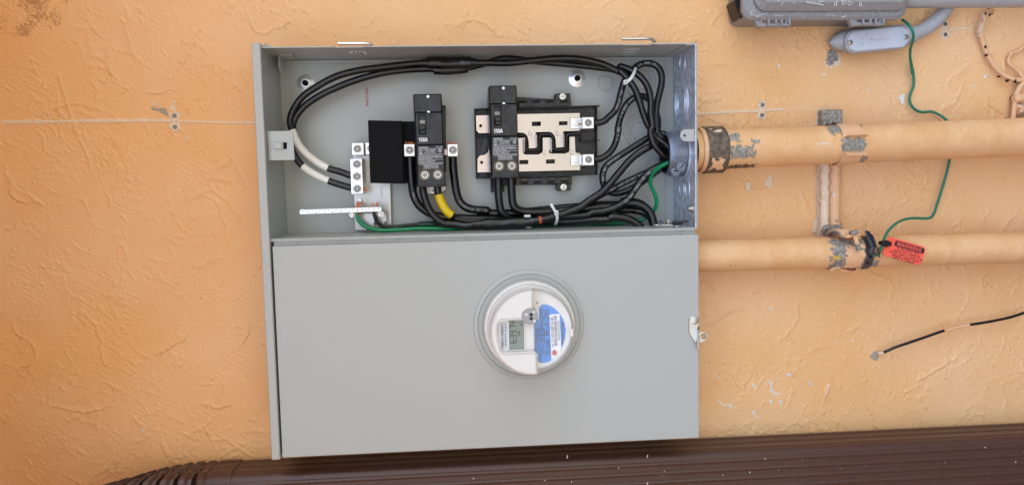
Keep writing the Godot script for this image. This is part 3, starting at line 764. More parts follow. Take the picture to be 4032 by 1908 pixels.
func build_enclosure():
	var e := thing("electrical_panel", "grey steel meter and breaker panel with its upper cover off, screwed to the wall", "electrical panel", Vector3(W, (YT + YB) / 2, 0))
	var g: Material = M.enclosure; var gi: Material = M.enclosure_inside
	var back := put(MB.new().box(Vector3(W / 2, (YT + YB) / 2, -0.001), Vector3(W + 0.002, YT - YB + 0.002, 0.002), 0.0003), "back_panel", gi, e)
	# top side of the photo: a sheet with two finger notches in its front edge
	var prof := PackedVector2Array([Vector2(0, 0), Vector2(W, 0), Vector2(W, D)])
	for nx in [[Vector3(0.67, 0.306, 0.134).x, Vector3(0.6128, 0.3065, 0.134).x], [Vector3(0.1747, 0.3049, 0.134).x, Vector3(0.1177, 0.3054, 0.134).x]]:
		prof.append_array(PackedVector2Array([Vector2(nx[0], D), Vector2(nx[0] - 0.006, D - 0.006), Vector2(nx[1] + 0.006, D - 0.006), Vector2(nx[1], D)]))
	prof.append(Vector2(0, D))
	var side := MB.new().prism(prof, 0, 0.0018, 0.0003)
	side.moved(Transform3D(Basis(Vector3(1, 0, 0), Vector3(0, 0, 1), Vector3(0, 1, 0)), Vector3(0, YT, 0)))
	var sw := put(side, "right_side_wall", gi, e)
	# folded lip along the front edge
	put(MB.new().box(Vector3(W / 2, YT - 0.004, 0.0022), Vector3(W - 0.004, 0.006, 0.002), 0.0004), "folded_seam", gi, sw)
	for px in [Vector3(0.1946, 0.3044, 0.12).x, Vector3(0.1948, 0.3044, 0.12).x + 0.012, Vector3(0.6871, 0.3071, 0.12).x, Vector3(0.7004, 0.307, 0.12).x]:
		put(MB.new().cyl(Vector3(px, YT, 0.123), Vector3(px, YT - 0.0016, 0.123), 0.0022, 10), "rivet", M.bright_zinc, sw)
	knockout(Vector3(Vector3(0.6456, 0.3032, 0.08).x, YT - 0.0002, 0.075), Vector3.DOWN, 0.017, gi, sw)
	knockout(Vector3(Vector3(0.6369, 0.3005, 0.08).x + 0.012, YT - 0.0002, 0.045), Vector3.DOWN, 0.014, gi, sw)
	put(MB.new().box(Vector3(Vector3(0.1544, 0.3008, 0.09).x, YT - 0.0003, 0.078), Vector3(0.030, 0.0004, 0.028), 0.0001), "paper_sticker", M.paper_white, sw)
	var stick := MB.new()
	for i in 3: stick.box(Vector3(Vector3(0.1544, 0.3008, 0.09).x - 0.006 + i * 0.006, YT - 0.0006, 0.080 - i * 0.003), Vector3(0.003, 0.0003, 0.012 + 0.003 * i), 0.0001)
	put(stick, "printed_block", M.print_black, sw)
	# left in the photo: top of the enclosure with its rain hood
	put(MB.new().box(Vector3(-0.001, (YT + YD) / 2, D / 2), Vector3(0.002, YT - YD, D), 0.0002), "inner_top_wall", gi, e)
	var hood := put(MB.new().box(Vector3(-0.0062, -0.0435, 0.071), Vector3(0.0145, 0.7145, 0.142), 0.0012), "rain_hood", g, e)
	var lip := MB.new().prism(PackedVector2Array([Vector2(0.001, 0.0), Vector2(0.001, 0.012), Vector2(0.020, 0.0)]), 0.02, 0.11, 0.0004)
	lip.moved(Transform3D(Basis.IDENTITY, Vector3(0.0, YT + 0.0018, 0)))
	put(lip, "hood_return", g, hood)
	# right in the photo: bottom end wall, bare galvanised inside
	var turn := Transform3D(Basis(Vector3(0, 1, 0), Vector3(0, 0, 1), Vector3(1, 0, 0)), Vector3(W, 0, 0))
	var entry := circle(Vector2(Vector3(0.7236, 0.1181, 0.07).y, 0.069), 0.0335, 32)
	var ew := put(MB.new().prism(PackedVector2Array([Vector2(YD - 0.0015, 0), Vector2(YT + 0.0015, 0), Vector2(YT + 0.0015, D), Vector2(YD - 0.0015, D)]), 0.0, 0.0018, 0.0002, [entry]).moved(turn), "bottom_end_wall", M.galvanised, e)
	put(MB.new().prism(PackedVector2Array([Vector2(YD - 0.002, 0), Vector2(YT + 0.004, 0), Vector2(YT + 0.004, D + 0.0005), Vector2(YD - 0.002, D + 0.0005)]), 0.0021, 0.0038, 0.0002, [entry]).moved(turn), "painted_outer_end", g, ew)
	put(MB.new().box(Vector3(W - 0.0082, (YT + YD) / 2, 0.0007), Vector3(0.016, YT - YD - 0.002, 0.0014), 0.0003), "end_flange", gi, ew)
	put(MB.new().box(Vector3(W - 0.009, YT - 0.0009, D / 2 + 0.003), Vector3(0.0165, 0.0016, D - 0.008), 0.0003), "end_flange", gi, ew)
	for k in [[Vector3(0.746, 0.2838, 0.062), 0.0165, 1], [Vector3(0.7416, 0.2119, 0.055), 0.041, 3], [Vector3(0.7341, 0.0528, 0.055), 0.0135, 1], [Vector3(0.7386, 0.053, 0.09), 0.0135, 1]]:
		knockout(Vector3(W - 0.0001, k[0].y, k[0].z), Vector3.LEFT, k[1], M.galvanised, ew, k[2])
	var hexn := MB.new().lathe([Vector2(0.0085, 0), Vector2(0.0085, 0.0015), Vector2(0.006, 0.0018), Vector2(0.006, 0.0055), Vector2(0.003, 0.006), Vector2(0.003, 0.008), Vector2(0, 0.008)], Vector3(0.7488, 0.0181, 0.118) * Vector3(0, 1, 1) + Vector3(W, 0, 0), Vector3.LEFT, 6)
	put(hexn, "hex_bolt", M.bright_zinc, ew)
	var tabp := PackedVector2Array([Vector2(0.000, 0.0215), Vector2(-0.0195, 0.0215), Vector2(-0.025, 0.017), Vector2(-0.0265, 0.010), Vector2(-0.0265, 0.008), Vector2(-0.021, 0.001), Vector2(-0.014, -0.0002), Vector2(0.000, 0.000)])
	var tb := MB.new().prism(tabp, 0.1265, 0.1285, 0.0004, [circle(Vector2(-0.0185, 0.0105), 0.0024, 12)])
	tb.moved(Transform3D(Basis.IDENTITY, Vector3(Vector3(0.7461, 0.1377, 0.128).x, Vector3(0.7461, 0.1377, 0.128).y, 0)))
	put(tb, "cover_tab", g, ew)
	# shelf between breakers and meter compartment
	var sh := put(MB.new().box(Vector3(W / 2, YD - 0.0010, 0.067), Vector3(W - 0.001, 0.0018, 0.134), 0.0003), "divider_shelf", M.enclosure_inside, e)
	put(MB.new().box(Vector3(W / 2, YD - 0.0035, 0.1335), Vector3(W - 0.001, 0.0026, 0.0012), 0.0004), "shelf_lip", g, sh)
	put(MB.new().box(Vector3(W / 2 + 0.002, YD - 0.0085, 0.126), Vector3(W - 0.004, 0.0135, 0.0016), 0.0003), "shelf_apron", gi, sh)
	for px in [Vector3(0.0461, -0.024, 0.127), Vector3(0.1227, -0.0239, 0.127), Vector3(0.2171, -0.023, 0.127), Vector3(0.3376, -0.0239, 0.127), Vector3(0.4611, -0.0242, 0.127), Vector3(0.5894, -0.0242, 0.127), Vector3(0.7224, -0.0232, 0.127)]:
		put(MB.new().lathe([Vector2(0.0032, 0), Vector2(0.003, 0.0012), Vector2(0.0016, 0.0018), Vector2(0, 0.0018)], Vector3(px.x, YD - 0.0085, 0.1268), Vector3.BACK, 14), "apron_screw", gi, sh)
	# lower compartment
	put(MB.new().box(Vector3(-0.001, (YD + YB) / 2, D / 2), Vector3(0.002, YD - YB, D), 0.0002), "compartment_top", g, e)
	put(MB.new().box(Vector3(W + 0.001, (YD + YB) / 2 - 0.003, D / 2 - 0.004), Vector3(0.002, YD - YB - 0.010, D - 0.006), 0.0002), "compartment_end", g, e)
	put(MB.new().box(Vector3(W / 2, YB + 0.002, D / 2 - 0.002), Vector3(W, 0.002, D - 0.006), 0.0002), "left_side_wall", g, e)
	var cc := Vector2((0.0038 + 0.7505) / 2, (-0.0278 + YB) / 2)
	var cs := Vector2(0.7505 - 0.0038, -0.0278 - YB)
	var cover := put(MB.new().prism(rrect(cc, cs, 0.002, 0.0, 2), 0.1338, 0.1362, 0.0009), "meter_cover", g, e)
	put(MB.new().box(Vector3(cc.x, -0.0287, 0.1275), Vector3(cs.x - 0.004, 0.0016, 0.014), 0.0004), "cover_flange", g, cover)
	put(MB.new().box(Vector3(0.7496, cc.y, 0.1275), Vector3(0.0016, cs.y - 0.004, 0.014), 0.0004), "cover_flange", g, cover)
	put(MB.new().box(Vector3(cc.x, YB + 0.0009, 0.1275), Vector3(cs.x - 0.004, 0.0016, 0.014), 0.0004), "cover_flange", g, cover)
	put(MB.new().ring(Vector3(0.7135, -0.1349, 0.1362), Vector3.BACK, 0.0117233, 0.0008, 0.0004, 40, -0.5, 5.2), "knockout", g, cover)
	put(MB.new().ring(Vector3(0.7134, -0.1644, 0.1362), Vector3.BACK, 0.0058617, 0.0007, 0.0004, 30, 0.3, 6.0), "knockout", g, cover)
	put(MB.new().lathe([Vector2(0.0985, 0), Vector2(0.0975, 0.0026), Vector2(0.0915, 0.0042), Vector2(0.0895, 0.0020), Vector2(0.083, 0.0016), Vector2(0.0815, 0.0060), Vector2(0.078, 0.0060), Vector2(0.078, 0)], Vector3(0.4429, -0.1795, 0.1361), Vector3.BACK, 72), "meter_ring_flange", g, cover)
	# hasp on the cover's edge
	var hx := PackedVector2Array([Vector2(0.7313, -0.1806), Vector2(0.7315, -0.2051), Vector2(0.7429, -0.223), Vector2(0.7452, -0.223), Vector2(0.7494, -0.22), Vector2(0.7497, -0.1825), Vector2(0.7482, -0.178), Vector2(0.7436, -0.1743), Vector2(0.7391, -0.1742), Vector2(0.7341, -0.1762)])
	var hasp := put(MB.new().prism(hx, 0.1364, 0.1388, 0.0007), "hasp_plate", M.bright_zinc, cover)
	put(MB.new().lathe([Vector2(0.0068, 0), Vector2(0.0066, 0.0012), Vector2(0.0048, 0.0016), Vector2(0.0044, 0.001), Vector2(0.0028, 0.0012), Vector2(0.0024, 0.0022), Vector2(0.0008, 0.0024), Vector2(0, 0.0012)], Vector3(0.742, -0.1829, 0.139), Vector3.BACK, 26), "rivet", M.bright_zinc, hasp)
	var hs := Vector3(0.7456, -0.214, 0.142)
	put(MB.new().box(hs + Vector3(-0.001, 0, -0.004), Vector3(0.0028, 0.034, 0.022), 0.0006), "hasp_fold", M.bright_zinc, hasp)
	put(MB.new().box(hs + Vector3(0.0028, 0.004, -0.008), Vector3(0.0026, 0.034, 0.010), 0.0003), "painted_hasp_slot", M.hole_shade, hasp)  # black bar painting the dark inside of the slot
	var eye := PackedVector2Array([Vector2(0.7497, -0.2086), Vector2(0.7556, -0.2071), Vector2(0.7602, -0.2056), Vector2(0.7641, -0.206), Vector2(0.7676, -0.2085), Vector2(0.769, -0.2125), Vector2(0.7681, -0.2167), Vector2(0.7654, -0.2205), Vector2(0.7615, -0.223), Vector2(0.7562, -0.2245), Vector2(0.7499, -0.2253)])
	var eyeh := PackedVector2Array([Vector2(0.7668, -0.2138), Vector2(0.7654, -0.217), Vector2(0.762, -0.2187), Vector2(0.7584, -0.2175), Vector2(0.7561, -0.2143), Vector2(0.7565, -0.2107), Vector2(0.7592, -0.2084), Vector2(0.7626, -0.2083), Vector2(0.7654, -0.2102)])
	var slot := PackedVector2Array([Vector2(0.7513, -0.2126), Vector2(0.7536, -0.2127), Vector2(0.7536, -0.2205), Vector2(0.7513, -0.2204)])
	put(MB.new().prism(eye, 0.128, 0.130, 0.0005, [eyeh, slot]), "padlock_eye", M.bright_zinc, hasp)
	# catch plate at the hood edge
	var cp := Vector3(0.0018, 0.1686, 0.125); var cq := Vector3(0.0457, 0.1186, 0.125)
	var catch_m := MB.new().prism(PackedVector2Array([Vector2(cp.x, cp.y), Vector2(cq.x - 0.0008, cp.y - 0.0004), Vector2(cq.x, cq.y), Vector2(cp.x + 0.001, cq.y)]), 0.1235, 0.1255, 0.0005, [PackedVector2Array([Vector2(0.0273, 0.1492), Vector2(0.0342, 0.1491), Vector2(0.0336, 0.1375), Vector2(0.0267, 0.1376)])])
	var ct := put(catch_m, "catch_plate", gi, e)
	put(MB.new().box(Vector3(cp.x + 0.0045, (cp.y + cq.y) / 2, 0.1258), Vector3(0.0012, cp.y - cq.y, 0.0010), 0.0003), "pressed_rib", gi, ct)
	put(MB.new().box(Vector3(0.0188, 0.1436, 0.127), Vector3(0.0142, 0.0118, 0.0029), 0.0008), "catch_tongue", gi, ct)
	put(MB.new().box(Vector3(0.0275, 0.1432, 0.1288), Vector3(0.0018, 0.0118, 0.0064), 0.0005), "catch_tongue", gi, ct)
	put(MB.new().box(Vector3(0.0276, 0.144, 0.111), Vector3(0.0067, 0.0114, 0.002), 0.0005), "dark_slot_back", M.black_plastic, ct)  # black block behind the slot makes it look dark
	# small angle bracket in the corner
	var br := MB.new()
	br.box(Vector3(0.0279, 0.3049, 0.0525), Vector3(0.0227, 0.0021, 0.045), 0.0006)
	br.box(Vector3(0.0131, 0.2953, 0.04), Vector3(0.0029, 0.0245, 0.04), 0.0006)
	var bk := put(br, "corner_bracket", gi, e)
	put(MB.new().cyl(Vector3(0.0044, 0.2862, 0.002), Vector3(0.0052, 0.2856, 0.006), 0.0052, 6), "bracket_nut", gi, bk)
	# bent wire rods outside the right side wall
	for rod in [[Vector3(0.1287, 0.3124, 0.135), Vector3(0.1553, 0.3121, 0.135), Vector3(0.1743, 0.3118, 0.135), Vector3(0.1822, 0.3108, 0.133), Vector3(0.1857, 0.3078, 0.13)], [Vector3(0.615, 0.3162, 0.135), Vector3(0.6428, 0.3161, 0.135), Vector3(0.6613, 0.3161, 0.135), Vector3(0.6696, 0.3149, 0.133), Vector3(0.6753, 0.3109, 0.13)]]:
		put(MB.new().tube(MB.spline(rod, 6), 0.0029, 14), "hinge_rod", M.bright_zinc, e)
	# knockouts on the back
	for k in [[Vector3(0.6122, 0.2569, 0), 0.0136927, 1], [Vector3(0.6836, 0.2632, 0), 0.0354174, 3], [Vector3(0.6777, 0.1664, 0), 0.031201, 3], [Vector3(0.6483, 0.0977, 0), 0.0134315, 1], [Vector3(0.704, 0.0984, 0), 0.0130584, 1], [Vector3(0.0021, 0.1823, 0), 0.0029343, 1], [Vector3(0.7344, 0.1822, 0.001), 0.0037104, 1]]:
		knockout(k[0] + Vector3(0, 0, 0.0001), Vector3.BACK, k[1], gi, back, k[2])
	text("MAR 27 2020", 0.0048905, Vector3(0.1589, 0.2372, 0) + Vector3(0, 0, 0.0001), PI / 2, M.stamp_red, back, 0.0334182)
	var st := MB.new()
	for i in 5: st.box(Vector3(0.727, 0.3008, 0) + Vector3(0, -i * 0.0135, 0.0006), Vector3(0.0018, 0.004, 0.0012), 0.0003)
	put(st, "spot_weld", gi, back)
	# mounting bolts with wide washers
	for b in [[Vector3(0.0471, 0.264, 0), "mounting bolt on a wide aluminium washer, beside the bend of the cable loop"], [Vector3(0.5576, 0.2667, 0), "mounting bolt on a wide aluminium washer, above the bus bar base near a round knockout"]]:
		var t := thing("mounting_bolt", b[1], "bolt", b[0], "bolts that hold the panel to the wall")
		var r := 0.0163
		put(MB.new().lathe([Vector2(r, 0), Vector2(r, 0.001), Vector2(r * 0.45, 0.0042), Vector2(0, 0.0044)], b[0], Vector3.BACK, 36), "washer", M.aluminium, t)
		var hd := put(MB.new().lathe([Vector2(0.0056, 0.004), Vector2(0.0056, 0.0085), Vector2(0.005, 0.0092), Vector2(0, 0.0092)], b[0], Vector3.BACK, 18), "bolt_head", M.barrier_black, t)
		put(MB.new().box(b[0] + Vector3(0, 0, 0.0091), Vector3(0.0012, 0.009, 0.0008), 0.0001, Basis(Vector3.BACK, -0.3)), "slot", M.hole_shade, hd)
	# spring latch at the end of the shelf
	var lt := thing("spring_latch", "zinc spring latch with a coil spring at the lower right end of the shelf", "latch", Vector3(0.7046, -0.0121, 0.11))
	put(MB.new().tube([Vector3(0.6744, -0.0101, 0.118), Vector3(0.6804, -0.0104, 0.118), Vector3(0.6858, -0.0106, 0.118), Vector3(0.7051, -0.0111, 0.118), Vector3(0.71, -0.0132, 0.12), Vector3(0.7158, -0.0136, 0.122), Vector3(0.7218, -0.0134, 0.122)], 0.0016, 8), "latch_arm", M.bright_zinc, lt)
	for q in [Vector3(0.6797, -0.0099, 0.117), Vector3(0.7155, -0.0134, 0.12)]:
		put(MB.new().lathe([Vector2(0.0085, 0), Vector2(0.0085, 0.001), Vector2(0.005, 0.002), Vector2(0, 0.002)], q, Vector3.UP, 18), "latch_boss", M.bright_zinc, lt)
	put(MB.new().box(Vector3(0.7005, -0.0068, 0.113), Vector3(0.0028, 0.005, 0.01), 0.0008), "latch_post", M.bright_zinc, lt)
	put(MB.new().box(Vector3(0.7006, -0.0027, 0.113), Vector3(0.0069, 0.0031, 0.01), 0.001), "latch_post", M.bright_zinc, lt)
	put(MB.new().box(Vector3(0.7023, -0.0073, 0.0675), Vector3(0.0055, 0.0042, 0.015), 0.001), "hex_nut", M.cast_zinc, lt)
	var hel := []
	var s0 := Vector3(0.7136, -0.0066, 0.095); var s1 := Vector3(0.7426, -0.0066, 0.095)
	for i in 181:
		var a := TAU * i / 12.0
		hel.append(s0.lerp(s1, i / 180.0) + Vector3(0, cos(a), sin(a)) * 0.0022)
	put(MB.new().tube(hel, 0.0006, 5), "coil_spring", M.strap_steel, lt)
	put(MB.new().tube([s1, Vector3(0.7473, -0.0044, 0.095)], 0.0009, 6), "spring_end", M.strap_steel, lt)
	put(MB.new().box(Vector3(0.7214, -0.0103, 0.1015), Vector3(0.0194, 0.0025, 0.013), 0.001), "latch_foot", M.cable_matt, lt)

func build_meter():
	var c := Vector2(0.4429, -0.1795)
	var m := thing("electricity_meter", "round white electricity meter with a blue label and clear cover, on the grey cover", "electricity meter", Vector3(c.x, c.y, 0.137))
	var base := put(MB.new().lathe([Vector2(0.0795, 0), Vector2(0.0800, 0.016), Vector2(0.0785, 0.0185), Vector2(0.0745, 0.0190), Vector2(0.0735, 0.024), Vector2(0.0718, 0.0255), Vector2(0.071, 0.050)], Vector3(c.x, c.y, 0.1365), Vector3.BACK, 80), "meter_base", M.meter_white, m)
	put(MB.new().lathe([Vector2(0.0762, 0), Vector2(0.0756, 0.0012), Vector2(0.0750, 0)], Vector3(c.x, c.y, 0.1552), Vector3.BACK, 80), "rim_bead", M.meter_white, base)
	var zr := 0.178
	put(MB.new().prism(circle(c, 0.0712, 80), 0.150, zr, 0.002), "meter_face", M.meter_white, m)
	# raised shell over the left half (as photographed), notched for the display
	var zl := 0.2145
	var k := 0.0001668; var o := Vector2(c.x - 717.0 * k, c.y + 694.0 * k)
	var px := func(x: float, y: float) -> Vector2: return o + Vector2(x * k, -y * k)
	var r := 0.0712
	var shell := PackedVector2Array()
	var xs: float = px.call(722, 0).x - c.x
	var xl: float = px.call(752, 0).x - c.x
	var a0 := acos(xs / r); var a1 := TAU - acos(xl / r)
	for i in 41:
		var a := a0 + (a1 - a0) * i / 40.0
		shell.append(c + Vector2(cos(a), sin(a)) * r)
	for q in [[752, 925], [742, 895], [715, 880], [430, 880], [400, 868], [384, 845], [356, 690], [362, 600], [378, 568], [400, 554], [700, 547], [722, 545]]: shell.append(px.call(q[0], q[1]))
	put(MB.new().prism(shell, 0.160, zl, 0.0035), "raised_shell", M.meter_white, m)
	var fl := PackedVector2Array()
	for q in [[356, 540], [728, 540], [728, 884], [384, 884], [350, 700]]: fl.append(px.call(q[0], q[1]))
	put(MB.new().prism(fl, 0.160, 0.2015, 0.0005), "display_recess", M.meter_white, m)
	# thin rim round the recess
	var rim := []
	for q in [[722, 540], [700, 541], [405, 549], [374, 564], [356, 600], [350, 690], [378, 845], [396, 874], [430, 886], [712, 886], [740, 902], [750, 930]]:
		var z2: Vector2 = px.call(q[0], q[1]); rim.append(Vector3(z2.x, z2.y, zl + 0.0002))
	put(MB.new().tube(MB.spline(rim, 5), 0.0011, 8), "recess_rim", M.meter_white, m)
	var k2 := 0.0001686
	var p2 := func(x: float, y: float, z: float) -> Vector3: return Vector3(c.x + (x - 706.0) * k2, c.y - (y - 677.0) * k2, z)
	# liquid crystal display
	var lc: Vector3 = p2.call(542, 702, 0.2017)
	var bez := put(MB.new().prism(rrect(Vector2(lc.x, lc.y), Vector2(182, 315) * k2, 0.002), 0.2014, 0.2036, 0.0006, [rrect(Vector2(lc.x, lc.y), Vector2(152, 290) * k2, 0.0006)]), "display_bezel", M.meter_white, m)
	put(MB.new().box(lc, Vector3(156 * k2, 296 * k2, 0.0006), 0.0001), "display_glass", M.lcd, bez)
	var seg := {"6": "acdefg", "3": "abcdg", "9": "abcdfg", "7": "abc", "4": "bcfg"}
	var di := 0
	for ch in "63974":
		var cy := 765.0 - di * 46.5
		di += 1
		var mb := MB.new()
		for s in seg[ch]:
			# digit upright runs towards -x (the meter is photographed on its side): centre (508, cy), height 66, width 30
			var w2 := 30.0; var h2 := 64.0
			var pos := Vector2.ZERO; var hor := true
			match s:
				"a": pos = Vector2(0, h2 / 2)
				"g": pos = Vector2(0, 0)
				"d": pos = Vector2(0, -h2 / 2)
				"b": pos = Vector2(w2 / 2, h2 / 4); hor = false
				"c": pos = Vector2(w2 / 2, -h2 / 4); hor = false
				"e": pos = Vector2(-w2 / 2, -h2 / 4); hor = false
				"f": pos = Vector2(-w2 / 2, h2 / 4); hor = false
			var pc: Vector3 = p2.call(508.0 - pos.y, cy - pos.x, 0.2022)
			mb.box(pc, Vector3(6.5 * k2, 24 * k2, 0.0002) if hor else Vector3(27 * k2, 6.5 * k2, 0.0002), 0.0001)
		put(mb, "digit", M.print_black, bez)
	text("kWh", 15 * k2, p2.call(568, 680, 0.2021), PI / 2, M.print_black, bez, 0.0, false)
	put(MB.new().prism(rrect(Vector2(p2.call(594, 601, 0).x, p2.call(594, 601, 0).y), Vector2(14, 14) * k2, 0.0004), 0.202, 0.2022, 0.0, [rrect(Vector2(p2.call(594, 601, 0).x, p2.call(594, 601, 0).y), Vector2(6, 6) * k2, 0.0002)]), "display_symbol", M.print_black, bez)
	# barcode strip beside the display
	var bs: Vector3 = p2.call(404, 700, 0.2018)
	var strip := put(MB.new().box(bs, Vector3(92 * k2, 268 * k2, 0.0006), 0.0001), "barcode_label", M.paper_white, m)
	put(barcode(bs + Vector3(-0.0006, 0, 0.0004), 26 * k2, 250 * k2, 5), "barcode", M.print_black, strip)
	text("CONTAINS MODEL RPL FPC 4", 8 * k2, bs + Vector3(0.0038, 0, 0.0003), PI / 2, M.print_black, strip, 230 * k2, false)
	text("FCC ID: OWS-NIC511  IC: 5975A-NIC511", 8 * k2, bs + Vector3(0.0058, 0, 0.0003), PI / 2, M.print_black, strip, 250 * k2, false)
	# optical port
	var pc: Vector3 = p2.call(672, 501, 0.2145)
	var port := put(MB.new().lathe([Vector2(0.0136, -0.03), Vector2(0.0136, 0.001), Vector2(0.0128, 0.0018), Vector2(0, 0.0018)], pc, Vector3.BACK, 40), "optical_port", M.port_grey, m)
	for q in [[685, 486], [685, 524]]:
		put(MB.new().lathe([Vector2(0.0027, 0), Vector2(0.0025, 0.0004), Vector2(0.0016, 0), Vector2(0, -0.0002)], p2.call(q[0], q[1], 0.2165), Vector3.BACK, 16), "port_lens", M.print_black, port)
	for q in [[637, 482], [712, 458], [717, 551]]:
		put(MB.new().lathe([Vector2(0.0024, 0), Vector2(0.0022, 0.0009), Vector2(0.0014, 0.0005), Vector2(0, 0.0006)], p2.call(q[0], q[1], 0.2163), Vector3.BACK, 14), "port_pip", M.meter_white, port)
	# blue label on the lower right half
	var k3 := 0.0001717
	var p3 := func(x: float, y: float, z: float) -> Vector3: return Vector3(c.x + (x - 692.0) * k3, c.y - (y - 650.0) * k3, z)
	var blue := PackedVector2Array()
	for q in [[770, 545], [772, 450], [782, 422], [806, 404], [835, 402], [880, 415], [930, 448], [975, 492], [1010, 550], [1032, 615], [1040, 680], [1030, 755], [1005, 830], [965, 900], [915, 955], [860, 988], [800, 998], [764, 990], [752, 975], [740, 900], [722, 870], [722, 585], [745, 562]]:
		var z3: Vector3 = p3.call(q[0], q[1], 0); blue.append(Vector2(z3.x, z3.y))
	var lab := put(MB.new().prism(blue, zr - 0.001, zr + 0.0005, 0.0002), "blue_label", M.meter_label_blue, m)
	var wl := PackedVector2Array()
	for q in [[875, 506], [978, 503], [990, 850], [962, 902], [920, 948], [888, 968]]:
		var z4: Vector3 = p3.call(q[0], q[1], 0); wl.append(Vector2(z4.x, z4.y))
	var z5 := zr + 0.0009
	put(MB.new().prism(wl, zr, z5, 0.0001), "white_label", M.paper_white, lab)
	for t in [["304 012 853", 795, 540, 196, 25, 1], ["Aclara", 776, 905, 128, 24, 0], ["I-210+C", 806, 852, 104, 21, 0], ["CL 200", 846, 806, 84, 16, 1], ["240V", 843, 694, 58, 16, 1], ["3W", 840, 604, 32, 16, 1], ["FM2S", 838, 492, 64, 16, 1], ["02-3.3", 832, 893, 52, 14, 0], ["5Y", 850, 886, 24, 13, 0], ["0617  727X288148", 868, 828, 165, 12, 0], ["60HZ  TA 30  Kh 10.0  Kt 1.0", 862, 585, 258, 11, 0], ["NO-HAN", 1001, 785, 56, 12, 0], ["AMI/SSN", 1006, 668, 172, 24, 1], ["71 427 360", 818, 560, 78, 9, 0]]:
		text(t[0], t[4] * k3, p3.call(t[1], t[2], z5), PI / 2, M.print_navy, lab, t[3] * k3, t[5] == 1)
	for t in [["ACD2853", 906, 748, 178, 27, 0], ["FPL TC-GP", 893, 597, 120, 12, 0], ["405-103-900", 910, 595, 128, 11, 0], ["1NG304012853APGP", 966, 672, 206, 12, 0]]:
		text(t[0], t[4] * k3, p3.call(t[1], t[2], z5 + 0.0003), PI / 2, M.print_black, lab, t[3] * k3, false)
	put(barcode(p3.call(937, 672, z5 + 0.0001), 27 * k3, 304 * k3, 9), "barcode", M.print_black, lab)
	put(MB.new().prism(circle(Vector2(p3.call(920, 895, 0).x, p3.call(920, 895, 0).y), 27 * k3, 28), z5 - 0.0002, z5 + 0.0004, 0.0001), "round_sticker", M.sticker_red, lab)
	text("C/D", 16 * k3, p3.call(921, 895, z5 + 0.0006), PI / 2, M.print_black, lab, 46 * k3)
	var tab := MB.new()
	var tc: Vector3 = p3.call(784, 715, z5)
	for l in [[743, 642, 743, 788], [743, 788, 826, 788], [826, 788, 826, 642], [826, 642, 743, 642]]:
		var a: Vector3 = p3.call(l[0], l[1], z5); var b: Vector3 = p3.call(l[2], l[3], z5)
		tab.box((a + b) / 2, (b - a).abs() + Vector3(0.0005, 0.0005, 0.0002), 0.0)
	put(tab, "table_frame", M.print_navy, lab)
	var ri := 0
	for t in ["• V2 o F2", "o J2 • U2 • N2", "• T2 o K2 • E2", "• R2 • A2 • Q2"]:
		text(t, 11 * k3, p3.call(757 + ri * 19.5, 715 - (16 if ri == 0 else 0), z5), PI / 2, M.print_navy, lab, (92 if ri == 0 else 132) * k3)
		ri += 1
	put(MB.new().lathe([Vector2(10 * k3, 0), Vector2(10 * k3, 0.0002), Vector2(5 * k3, 0.0003), Vector2(5 * k3, 0)], p3.call(762, 818, z5), Vector3.BACK, 20, 0.6, 5.2), "emblem", M.print_navy, lab)
	put(MB.new().prism(circle(Vector2(p3.call(755, 384, 0).x, p3.call(755, 384, 0).y), 0.0014, 12), zr - 0.001, zr + 0.0003, 0.0), "painted_pin_hole", M.hole_shade, m)
	put(MB.new().box(p3.call(1082, 682, zr + 0.0155), Vector3(0.006, 0.013, 0.005), 0.001), "cover_catch", M.meter_white, m)
	# clear polycarbonate cover over the lower half
	var rc := 0.0728
	var ah := acos((px.call(726, 0).x - c.x) / rc)
	var lens := MB.new()
	lens.lathe([Vector2(rc + 0.001, 0.156), Vector2(rc, 0.190), Vector2(rc - 0.0015, 0.1935), Vector2(rc - 0.005, 0.195)], Vector3(c.x, c.y, 0), Vector3.BACK, 48, -ah, ah)
	put(lens, "clear_cover", M.clear_cover, m)
	var fp := PackedVector2Array()
	for i in 41:
		var a := -ah + 2.0 * ah * i / 40.0
		fp.append(c + Vector2(cos(a), sin(a)) * (rc - 0.005))
	put(MB.new().prism(fp, 0.1938, 0.1950, 0.0003), "clear_window", M.clear_cover, m)

func barcode(c: Vector3, w: float, l: float, sd: int) -> MB:
	rng.seed = sd
	var mb := MB.new()
	var y := -l / 2
	while y < l / 2 - 0.0006:
		var b := rng.randf_range(0.0003, 0.0009)
		mb.box(c + Vector3(0, y + b / 2, 0), Vector3(w, b, 0.0002), 0.0)
		y += b + rng.randf_range(0.0004, 0.0010)
	return mb

